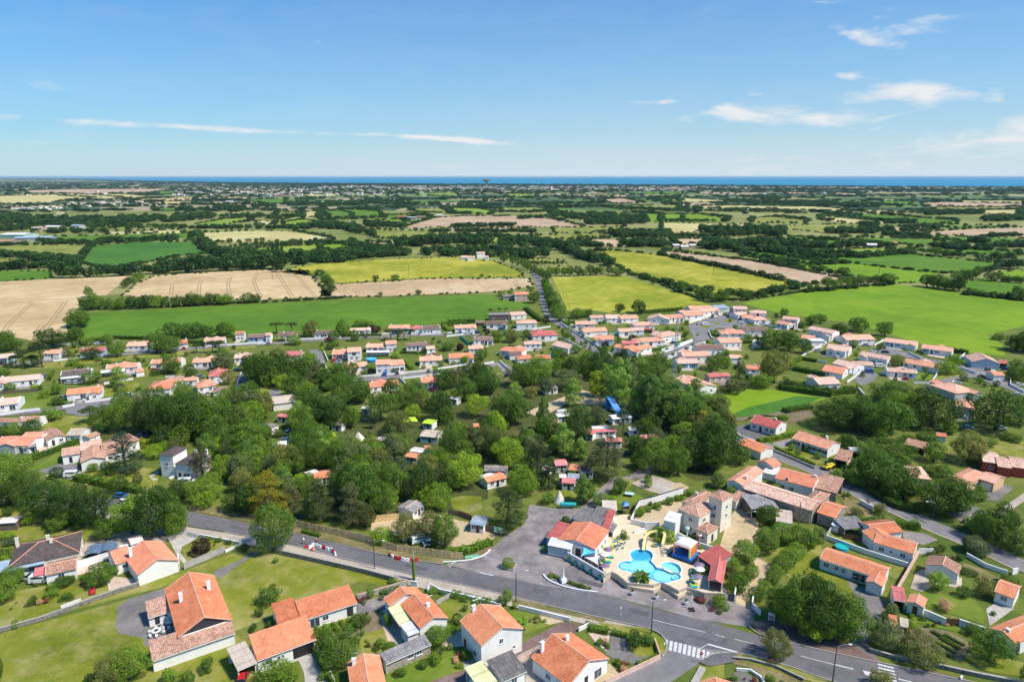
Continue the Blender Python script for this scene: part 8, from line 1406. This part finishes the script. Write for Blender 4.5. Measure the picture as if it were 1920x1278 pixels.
m,t,b,o_=newmat('water');t.nodes.remove(b);tb=t.nodes.new('ShaderNodeBsdfTransparent');tb.inputs[0].default_value=(.78,.95,.98,1);gb=t.nodes.new('ShaderNodeBsdfGlossy');gb.inputs['Roughness'].default_value=.06;fr_=t.nodes.new('ShaderNodeFresnel');fr_.inputs[0].default_value=1.33;bp=t.nodes.new('ShaderNodeBump');bp.inputs['Strength'].default_value=.15;bp.inputs['Distance'].default_value=.1;t.links.new(nse(t,2.5,3,geo(t)),bp.inputs['Height']);t.links.new(bp.outputs[0],gb.inputs['Normal']);t.links.new(bp.outputs[0],fr_.inputs['Normal']);ms_=t.nodes.new('ShaderNodeMixShader');t.links.new(fr_.outputs[0],ms_.inputs[0]);t.links.new(tb.outputs[0],ms_.inputs[1]);t.links.new(gb.outputs[0],ms_.inputs[2]);t.links.new(ms_.outputs[0],o_.inputs[0])
def pool(P,s_,floor,lab,cat):
 rt=root('swimming_pool',Matrix.Translation(P[0]),lab,cat);ins=shr(P,.0);ot=shr(P,-.35*s_);L0=lambda q:RM[rt.name].inverted()@ q
 mb=MB();wl=MB()
 for i in range(len(P)):
  j=(i+1)%len(P);up=Vector((0,0,.05));q=[L0(ins[i]+up),L0(ins[j]+up),L0(ot[j]+up),L0(ot[i]+up)];mb.face(q if(q[1]-q[0]).cross(q[2]-q[0]).z>0 else q[::-1]);q=[L0(ot[i]-up),L0(ot[j]-up),L0(ot[j]+up),L0(ot[i]+up)];mb.face(q)
  wl.face([L0(ins[i]+up),L0(ins[j]+up),L0(ins[j]-Vector((0,0,.68))),L0(ins[i]-Vector((0,0,.68)))])
 mb.build('coping','white',rt,RM[rt.name]);wl.build('side_wall',floor,rt,RM[rt.name])
 for nm_,z_,mt in(('water',-.12,'water'),('floor',-.66,floor)):
  o2=fill(nm_,[q+Vector((0,0,z_))for q in P],[],0,mt);o2.parent=rt;o2.matrix_local=RM[rt.name].inverted()
 return rt
rt=pool(pw,sg,'poolfloor','clover shaped turquoise swimming pool in the middle of the terrace','pool');pool(kw,sk,'poolfloor_light','shallow pale blue round paddling pool','pool')
def ledge(cx,cy,rx,ry,z_,mat):
 P=[G(cx+rx*math.cos(a),cy+ry*math.sin(a),z_+dz)for a in[i*math.pi/14 for i in range(28)]];P.reverse();mb=MB();mb.prism([(q.x,q.y)for q in(P if(P[1]-P[0]).cross(P[2]-P[1]).z>0 else P[::-1])],dz-.7,z_+dz);o2=mb.build('pool_step',mat,rt,Matrix())
ledge(922,548,82,42,-.60,'poolfloor_deep');ledge(782,640,42,26,-.3,'poolfloor_light');ledge(925,650,112,52,-.5,'poolfloor_light');ledge(1105,726,82,44,-.45,'poolfloor_light');ledge(1215,734,34,22,-.3,'poolfloor_light');ledge(1228,734,22,14,-.2,'poolfloor')
def slide(path,lab,w_=.9):
 P=[G(x,y,z_)for x,y,z_ in path];P=smooth_line(P,2);mb=MB();A,B=offset_line(P,w_/2,w_/2)
 for i in range(len(P)-1):
  up=Vector((0,0,.32));mb.face([B[i],B[i+1],A[i+1],A[i]]);mb.face([A[i],A[i+1],A[i+1]+up,A[i]+up]);mb.face([B[i+1],B[i],B[i]+up,B[i+1]+up])
 rt2=root('water_slide',Matrix.Translation(P[-1]),lab,'slide');mb.build('chute','softyellow',rt2,Matrix())
 for p_ in(P[0],P[len(P)//2]):MB().tube([(p_.x,p_.y,dz),(p_.x,p_.y,p_.z)],.1,6).build('support','steel',rt2,Matrix())
 return rt2
slide([(1060,345,3.6),(1010,350,3.3),(968,375,2.8),(955,440,2.0),(945,505,.95)],'long yellow curved slide running into the round pool lobe');r2=slide([(1108,350,3.4),(1132,372,3.2),(1122,410,2.4),(1112,455,1.6)],'shorter yellow slide above the steel steps')
mb=MB();a_,b2=G(1105,560,dz),G(1112,455,1.6)
for i in range(7):q=a_.lerp(b2,i/6);mb.box((q.x,q.y,q.z),(1.0,.3,.05))
mb.build('steps','steel',r2,Matrix());d_=Vector((.5,0,0));[MB().tube([a_+d_*s_+Vector((0,0,.9)),b2+d_*s_+Vector((0,0,1))],.03,5).build('handrail','steel',r2,Matrix())for s_ in(-1,1)]
# bouncy castle
p=G(1296,545,dz);bw=5.2;rz=R(-38);cyl=lambda x,y,r0,h0,h1:MB().tube([(x,y,h0),(x,y,h1)],r0,10)
rt=th('bouncy_castle','colourful bouncy castle with blue base and white canopy','bouncy castle',p,rz,[('base','blue',MB().box((0,0,.35),(bw,bw,.7),0,0,.93)),('mat','black',MB().box((0,0,.02),(bw*1.35,bw*1.35,.04))),('canopy','white',MB().box((0,.2,3.5),(bw*.82,bw*.82,.5),0,0,.85)),('canopy_trim','orange',MB().box((0,.2,3.12),(bw*.86,bw*.86,.28))),('back_wall','red',MB().box((0,bw*.42,1.7),(bw*.8,.3,2.4))),('side_wall','orange',MB().box((bw*.4,.3,1.6),(.3,bw*.7,2.2)))]+[('column',c,cyl(x*bw*.4,y*bw*.38,.3,.6,3.1))for x,y,c in((-1,-1,'pink'),(1,-1,'softyellow'),(-1,1,'orange'),(1,1,'pink'))])
for i,(x,y,c,c2)in enumerate([(1235,520,'blue','blue tipped'),(1415,490,'red','pink and red'),(1310,440,'mint','green')]):
 p=G(x,y,dz);hh=[3.6,3.2,3.6][i];rt=root('candy_pole',Matrix.Translation(p),f'{c2} inflatable candy pole beside the bouncy castle','inflatable','inflatable candy poles')
 for k in range(9):cyl(0,0,.22,hh*k/9,hh*(k+.97)/9).build('ring','white' if k%2 else c,rt,RM[rt.name])
 for k in range(5):MB().lathe([(0,-.62+.25*k),(.62*math.sin(.6*(k+.25)),-.62+.25*k),(.62*math.sin(.6*(k+1))+.05,-.37+.25*k),(0,-.37+.25*k)],12,(0,0,hh+.5)).build('swirl','white' if k%2 else c,rt,RM[rt.name])
# furniture
def lounger(x,y,rz,c,lab):p=G(x,y,dz);th('sun_lounger',lab,'sun lounger',p,R(rz),[('bed',c,MB().box((.25,0,.32),(1.35,.62,.1))),('backrest',c,MB().face([(-.4,-.31,.36),(-.4,.31,.36),(-.95,.31,.75),(-.95,-.31,.75)]).face([(-.4,-.31,.30),(-.95,-.31,.69),(-.95,.31,.69),(-.4,.31,.30)]))]+[('leg','white',MB().box((a,b3,.14),(.06,.06,.28)))for a in(-.35,.8)for b3 in(-.25,.25)],'sun loungers by the pool')
def chair(x,y,c,z_=None,lab=None):p=G(x,y,dz if z_ is None else z_);AUTO.append([th('garden_chair',None,'chair',p,random.uniform(0,6),[('seat',c,MB().box((0,0,.42),(.5,.5,.06))),('backrest',c,MB().box((-.24,0,.72),(.06,.48,.55)))]+[('leg',c,MB().box((a,b3,.2),(.05,.05,.4)))for a in(-.2,.2)for b3 in(-.2,.2)],'plastic chairs on the pool terrace'),lab or('lime green plastic chair' if c=='limeplastic' else 'turquoise plastic chair'),p,1])
def table(x,y,z_=None,lab='round table among the plastic chairs',c='darkgrey'):p=G(x,y,dz if z_ is None else z_);th('round_table',lab,'table',p,0,[('table_top',c,MB().lathe([(0,.7),(.5,.7),(.5,.75),(0,.75)],14)),('pedestal',c,MB().tube([(0,0,0),(0,0,.7)],.05,6))],'terrace tables')
def parasol(x,y,c,lab,z_=None):p=G(x,y,dz if z_ is None else z_);th('parasol',lab,'parasol',p,0,[('pole','steel',MB().tube([(0,0,0),(0,0,2.4)],.03,6)),('canopy',c,MB().lathe([(1.25,2.0),(.6,2.28),(0,2.45)],8)),('base','darkgrey',MB().lathe([(.25,0),(.25,.08),(0,.08)],8))])
for i,(x,y)in enumerate([(655,565),(632,605),(612,640)]):lounger(x-6,y-6,-12,'limeplastic',f'yellow lounger, {ordi(i + 1)} from the top left of the pool');lounger(x+4,y+8,-12,'teal',f'teal lounger, {ordi(i + 1)} from the top left of the pool')
for i,(x,y)in enumerate([(1375,708),(1385,748),(1372,822)]):lounger(x,y-8,0,'limeplastic',f'yellow lounger, {ordi(i + 1)} from the top right of the pool');lounger(x,y+8,0,'teal',f'teal lounger, {ordi(i + 1)} from the top right of the pool')
for x,y,c,l_ in[(635,560,'mauve','mauve parasol at the top of the left loungers'),(612,700,'mauve','mauve parasol by the terrace wall corner'),(1418,692,'mauve','mauve parasol above the right loungers'),(1400,795,'mauve','mauve parasol low among the right loungers'),(612,600,'white','white parasol beside the left loungers'),(1420,730,'white','white parasol between the right loungers')]:parasol(x,y,c,l_)
for x,y,c in[(545,470,1),(560,485,1),(595,465,0),(590,490,1),(572,455,1),(705,415,1),(745,415,0),(700,440,0),(735,440,1),(780,455,0),(675,480,1),(715,480,0),(765,495,0),(680,500,1),(720,505,0),(1020,470,1),(1065,478,0),(705,300,1),(1480,670,0),(1465,645,0),(820,225,1)]:chair(x,y,'limeplastic' if c else 'teal')
for i,(x,y)in enumerate([(575,475),(700,490),(720,430),(750,470),(1045,480)]):table(x,y,None,f'round table among the plastic chairs, {ordi(i + 1)} from the left')
for i,(x,y)in enumerate([(430,590),(470,605),(540,640),(500,625)]):table(x,y,0,f'dark bistro table behind the white wall, {ordi(i + 1)} of four along it');chair(x+14,y+4,'darkgrey',0,'dark bistro chair');chair(x-14,y-2,'darkgrey',0,'dark bistro chair')
def sail(pts,c,lab):
 P=[G(x,y,z_)for x,y,z_ in pts];cc=sum(P,Vector())/3-Vector((0,0,.35));mb=MB()
 for i in range(3):
  a,b3=P[i],P[(i+1)%3];m_=(a+b3)/2;m_=m_.lerp(cc,.22)
  for u_,v_ in((a,m_),(m_,b3)):mb.face([u_,v_,cc]);mb.face([v_-Vector((0,0,.03)),u_-Vector((0,0,.03)),cc-Vector((0,0,.03))])
 rt2=root('shade_sail',Matrix.Translation(cc),lab,'shade sail');mb.build('cloth',c,rt2,Matrix());[MB().tube([(q.x,q.y,0),tuple(q)],.05,6).build('mast','white',rt2,Matrix())for q in P]
sail([(432,478,3.3),(548,522,2.8),(410,555,2.6)],'skyblue','sky blue triangular shade sail by the restaurant door');sail([(440,566,2.6),(568,550,3.0),(556,632,2.6)],'white','white triangular shade sail behind the white wall')
for i,(x,y)in enumerate([(302,600),(357,635),(421,668),(489,708),(567,755)]):
 p=G(x,y,0);rt=th('flower_pot',f'teal flower pot against the white wall, {ordi(i + 1)} from the left','flower pot',p,0,[('pot','teal',MB().lathe([(0,0),(.28,0),(.38,.8),(.30,.8),(0,.75)],12))],'teal pots along the white wall');link('plant',crown_mesh('bush','l',0,'mid'),rt,Matrix.Translation((0,0,.7))@ Matrix.Diagonal((.9,.9,.8,1)))
for i,(x,y,c)in enumerate([(850,885,'oak'),(1056,920,'mid'),(1310,968,'purple')]):
 p=G(x,y,0);rt=th('planter',f'white square planter on the forecourt, {ordi(i + 1)} from the left','planter',p,0,[('tub','white',MB().box((0,0,.4),(.6,.6,.8),0,0,1.2))],'white planters on the forecourt');link('plant',crown_mesh('bush','l',1,'oak' if c=='purple' else c),rt,Matrix.Translation((0,0,.7))@ Matrix.Diagonal((.9,.9,.9,1)))
p=G(258,775,0);th('monument','white pointed monument on a square plinth in the road island','monument',p,R(20),[('plinth','white',MB().box((0,0,.45),(1.5,1.5,.9),0,0,.85)),('spire','white',MB().box((0,0,2.3),(.42,.3,2.8),0,0,.35))])
kerb([(85,712),(110,748),(170,785),(300,830),(420,850),(548,865)],'white',.35,.2);V(840,960,4);kerb([(-40,372),(100,366),(200,350),(285,315),(325,270)],'white',.35,.2);kerb([(372,405),(450,372),(512,385),(488,438),(372,405)],'concrete',.25,.2,0);sheet('flower_bed',[(378,405),(450,375),(508,387),(486,434)],'g_soil',.1)
V(1000,920,4.564)
def post_sign(x,y,h,pc,w_,hh_,z0,fc,lab,cat='sign',shape='box',rz=0):
 p=G(x,y,0);f=MB().box((0,-.05,z0),(w_,.05,hh_))if shape=='box' else MB().tube([(0,-.07,z0),(0,-.04,z0)],w_,8)
 return th('sign',lab,cat,p,rz,[('post',pc,MB().tube([(0,0,0),(0,0,h)],.05,6)),('face',fc,f)])
post_sign(1352,1000,3.4,'offwhite',.45,2.4,2.1,'offwhite','tall pale flag sign on a black weighted base','flag sign');MB();p=G(1355,1015,0);th('ballast_blocks','black weighted base of rubber blocks under the flag sign','weights',p,0,[('block','black',MB().box((a,b3,.12),(.5,.4,.24)))for a in(-.35,.35)for b3 in(-.4,.4)])
post_sign(748,1072,2.4,'white',.5,.25,2.2,'white','thin white road sign on the main road edge');V(1200,1100,6.4)
rt=post_sign(728,905,2.2,'steel',.42,0,2.15,'red','red octagonal STOP sign beside the crossing','stop sign','oct');tx=bpy.data.curves.new('lettering','FONT');tx.body='STOP';tx.size=.3;tx.extrude=.004;tx.align_x='CENTER';tx.align_y='CENTER';tx.materials.append(M('white'));to_=bpy.data.objects.new('t',tx);COL.objects.link(to_);bpy.context.view_layer.update();tm_=bpy.data.meshes.new_from_object(to_.evaluated_get(bpy.context.evaluated_depsgraph_get()));bpy.data.objects.remove(to_);link('lettering',tm_,rt,Matrix.Translation((0,-.085,2.15))@ Matrix.Rotation(math.pi/2,4,'X'))
p=G(1573,430,0);th('notice_board','white village notice board on the right pavement','notice board',p,R(-15),[('post','steel',MB().box((-.65,0,1.1),(.08,.08,2.2))),('post','steel',MB().box((.65,0,1.1),(.08,.08,2.2))),('panel','white',MB().box((0,0,1.5),(1.3,.1,1.5))),('map','midgrey',MB().box((0,-.06,1.35),(1.05,.02,.9))),('top','white',MB().box((0,0,2.32),(1.6,.5,.1)))])
p=G(1560,905,0);th('bicycle','orange bicycle sculpture at the foot of the street tree','bicycle',p,R(20),[('wheel','orange',MB().tube([(c_x+.33*math.cos(a),0,.34+.33*math.sin(a))for a in[i*math.pi/8 for i in range(17)]],.05,5))for c_x in(-.55,.55)]+[('frame','orange',MB().tube([(-.55,0,.34),(-.1,0,.34),(.4,0,.85),(-.2,0,.85),(-.1,0,.34)],.05,5).tube([(.55,0,.34),(.38,0,1)],.05,5))])
V(880,720,4)
p=G(220,1135,0);th('information_board','turquoise and white campsite information board at the entrance','information board',p,R(-8),[('post','black',MB().box((-1.2,0,1.1),(.12,.12,2.2))),('post','black',MB().box((1.2,0,1.1),(.12,.12,2.2))),('panel','mint',MB().box((0,-.05,1.8),(2.5,.08,1.5))),('sheet','white',MB().box((.55,-.1,1.8),(1.0,.02,1.0)))])
p=G(20,1305,0);th('banner','turquoise and green banner on the low plank fence','banner',p,R(15),[('cloth','mint',MB().box((0,0,.6),(3.6,.05,.8))),('stripe','limeplastic',MB().box((0,-.03,.3),(3.6,.03,.14)))])
p=G(675,880,0);th('teepee_tent','off-white pointed teepee tent on the camp lawn','tent',p,0,[('canvas','canvas',MB().lathe([(1.9,0),(.95,1.9),(.05,3.7)],12)),('pole','brownwood',MB().tube([(0,0,3.5),(.1,.1,4.2)],.03,5))])
for v_,x,y,c,l_ in[((440,720,4),735,420,'limeplastic','lime green pointed tent beside the camp loop'),((440,720,4),930,425,'canvas','beige pointed tent between two trees'),((440,720,4),770,495,'limeplastic','lime green tent end below the twin round trees')]:
 V(*v_);p=G(x,y,0);th('pointed_tent',l_,'tent',p,.6,[('canvas',c,MB().lathe([(2.6,0),(2.3,.9),(.05,3.6)],4)),('pole','steel',MB().tube([(0,0,0),(0,0,3.7)],.04,5))])
V(440,720,4);p=G(1315,320,0);th('stretched_canopy','lime green stretched canopy in the camp trees','canopy',p,R(20),[('cloth','limeplastic',MB().face([(-3,-1.5,2.2),(0,-2.2,3.1),(3,-1.4,2.4),(2.5,2,3.2),(-2.2,2.2,3.4)]).face([(-3,-1.5,2.17),(-2.2,2.2,3.37),(2.5,2,3.17),(3,-1.4,2.37),(0,-2.2,3.07)]))]+[('pole','steel',MB().tube([(a,b3,0),(a,b3,c)],.04,5))for a,b3,c in((-3,-1.5,2.2),(3,-1.4,2.4),(2.5,2,3.2),(-2.2,2.2,3.4))])
V(880,720,4)
p=G(740,925,0);th('gas_tank','long teal tank on legs by the camp road','tank',p,R(-4),[('tank','teal',MB().tube([(-2.4,0,1.1),(-2.2,0,1.1),(2.2,0,1.1),(2.4,0,1.1)],[.3,.6,.6,.3],12)),('leg','steel',MB().box((-1.4,0,.3),(.2,.9,.6))),('leg','steel',MB().box((1.4,0,.3),(.2,.9,.6)))])
p=G(1200,835,0);th('ping_pong_table','pale blue ping pong table on the camp lawn','table',p,R(-15),[('table_top','bluewhite',MB().box((0,0,.75),(2.74,1.5,.08))),('net','white',MB().box((0,0,.87),(.03,1.6,.15))),('leg','concrete',MB().box((-.8,0,.35),(.2,1.0,.7))),('leg','concrete',MB().box((.8,0,.35),(.2,1.0,.7)))])
p=G(1170,960,0);th('play_tower','small play tower with blue roof and red side','play tower',p,R(10),[('roof','blue',MB().box((0,0,2.9),(2.0,2.0,.7),0,0,.3)),('side','red',MB().box((.95,0,1.9),(.1,1.6,1.0))),('platform','planks',MB().box((0,0,1.2),(1.8,1.8,.12)))]+[('post','planks',MB().box((a,b3,1.3),(.12,.12,2.6)))for a in(-.85,.85)for b3 in(-.85,.85)])
rt=house((998,940),(1110,945),w=5,eave=3.0,pitch=6,shape='m',roof='t_beige',opn='frbl',label='beige roofed open terrace bar with teal seats',cat='pavilion',name='terrace_bar',det=0)
for k in range(6):chair(1010+k*17,960+(k%2)*8,'teal',.3,'teal chair under the beige roof')
p=G(535,960,0);V(0,960,4)
for x,y,l_ in[(1175,905,'white garden furniture ring on the gravel yard'),(1265,845,'white round garden table by the farmhouse wall')]:p=G(x,y,0);th('garden_table',l_,'table',p,0,[('table_top','white',MB().lathe([(.5,.68),(1.0,.68),(1.0,.76),(.5,.76)]if x<1200 else[(0,.7),(.6,.7),(.6,.76),(0,.76)],14))]+[('seat','white',MB().box((1.5*math.cos(a),1.5*math.sin(a),.4),(.5,.5,.5),a))for a in(0,1.05,2.1,3.14,4.2,5.2)])
V(400,560,4);p=G(1185,462,0);th('garden_pool','round blue above-ground pool behind the village houses','garden pool',p,0,[('wall','blue',MB().lathe([(3.0,0),(3.0,1.1),(2.85,1.1),(2.85,.8)],18)),('water','skyblue',MB().lathe([(2.85,.85),(0,.85)],18))]);V(840,520,4);p=G(780,590,0);th('garden_pool','small round teal pool above the camp trees','garden pool',p,0,[('wall','teal',MB().lathe([(2.0,0),(2.0,1.0),(1.9,1.0),(1.9,.7)],16)),('water','skyblue',MB().lathe([(1.9,.8),(0,.8)],16))])
p=G(1215,985,0);th('inflatable_slide','tall blue inflatable slide half hidden behind the poplars','inflatable',p,R(30),[('chute','blue',MB().face([(-1.5,0,5),(1.5,0,5),(1.5,-6,.4),(-1.5,-6,.4)][::-1]).box((0,.5,2.5),(3.4,1.2,5))),('landing','teal',MB().box((0,-7,.3),(4.5,2.5,.6)))])
V(1320,720,3.195);p=G(825,985,0);th('garden_pool','turquoise oval pool rim behind the long bungalow','garden pool',p,R(-30),[('wall','teal',MB().lathe([(1.7,0),(1.7,.8),(1.6,.8),(1.6,.5)],18)),('water','teal',MB().lathe([(1.6,.6),(0,.6)],18))])
# ---------------------------------------------------------------- wording of labels from what stands near
LM=[('the clover shaped pool',1210,1060),('the orange roofed restaurant',1085,1010),('the tall tower villa',1330,960),('the pedestrian crossing',1290,1215),('the curved barrier line',600,1030),('the reed fence',650,1015),('the farmhouse with slate gable',380,1160),('the hip roofed brown house',90,1040),('the orange gabled bungalow',290,1050),('the big orange garage house',520,1210),('the double roofed house',790,1160),('the two storey gabled house',925,1190),('the bungalow by the crossing',1085,1230),('the long white bungalow',1600,1070),('the joined salmon roofs',1680,1010),('the vegetable plot',1780,1200),
 ('the small garden house',1720,1130),('the gable house with brown roof',1770,1060),('the stone barn',1480,930),('the salmon roofed house',1500,895),('the dark shuttered bungalow',1530,830),('the red roofed bungalow',1440,795),('the peach house',1830,895),('the brick red house',1880,865),('the upper road',1720,960),('the petanque courts',1260,910),('the teepee tent',1048,935),('the information board',935,1000),('the gravel car park',800,1010),('the white tower house',330,860),('the mottled villa',190,850),('the clipped hedge',110,850),('the village lane',60,900),('the camp loop road',700,800),
 ('the lime green tent',625,820),('the pink mobile home',1130,815),('the dark pond',1040,760),('the lattice mast',1265,700),('the poplars',1180,740),('the paved square',1330,610),('the lane',1020,590),('the red farmhouse',975,550),('the long green field',500,600),('the round wooded island',520,700),('the lower street',750,705),('the cul-de-sac',1690,670),('the motorhome',180,745),('the left stubble field',60,580),('the bright green field',1700,590),('the small yellow field',1150,550),('the upper yellow field',750,500),('the dark roofed village house',140,700),('the vegetable strips',1480,765),('the right meadow',1860,820),('the northern street',300,665),('the hall with beige roof',540,750),('the technical hut',880,990),('the pool bar',1340,1070),('the flowering border',720,1110),('the streetside palm lawn',1000,1150)]
LM=[(n_,GP(x,y))for n_,x,y in LM];by={}
for o_,w_,p,s_ in AUTO:
 px,py=pxof(p);best=None
 for n_,q in LM:
  d=math.hypot((p.x-q.x),(p.y-q.y))/(.2*q.y+20)
  if best is None or d<best[0]:best=(d,n_,q)
 qx,qy=pxof(best[2]);dx,dy=(px-qx),(py-qy)*2.2
 rel=('just left of' if dx<0 else 'just right of')if abs(dx)>abs(dy)else('behind' if dy<0 else 'in front of');sz=''
 if len(w_.split())<5 and s_>1:sz='large ' if s_>10.5 else 'small ' if s_<4.5 else ''
 by.setdefault(f'{sz}{w_} {rel} {best[1]}',[]).append((px,py,o_))
for lb,L_ in by.items():
 L_.sort(key=lambda q:q[0]);n=len(L_)
 for i,(px,py,o_)in enumerate(L_):
  if n==1:o_['label']=lb
  else:o_['label']=(f"{lb}, "+('leftmost' if i==0 else 'rightmost' if i==n-1 else f'{ordi(i + 1)} from left'));o_['group']=o_.get('group')or lb
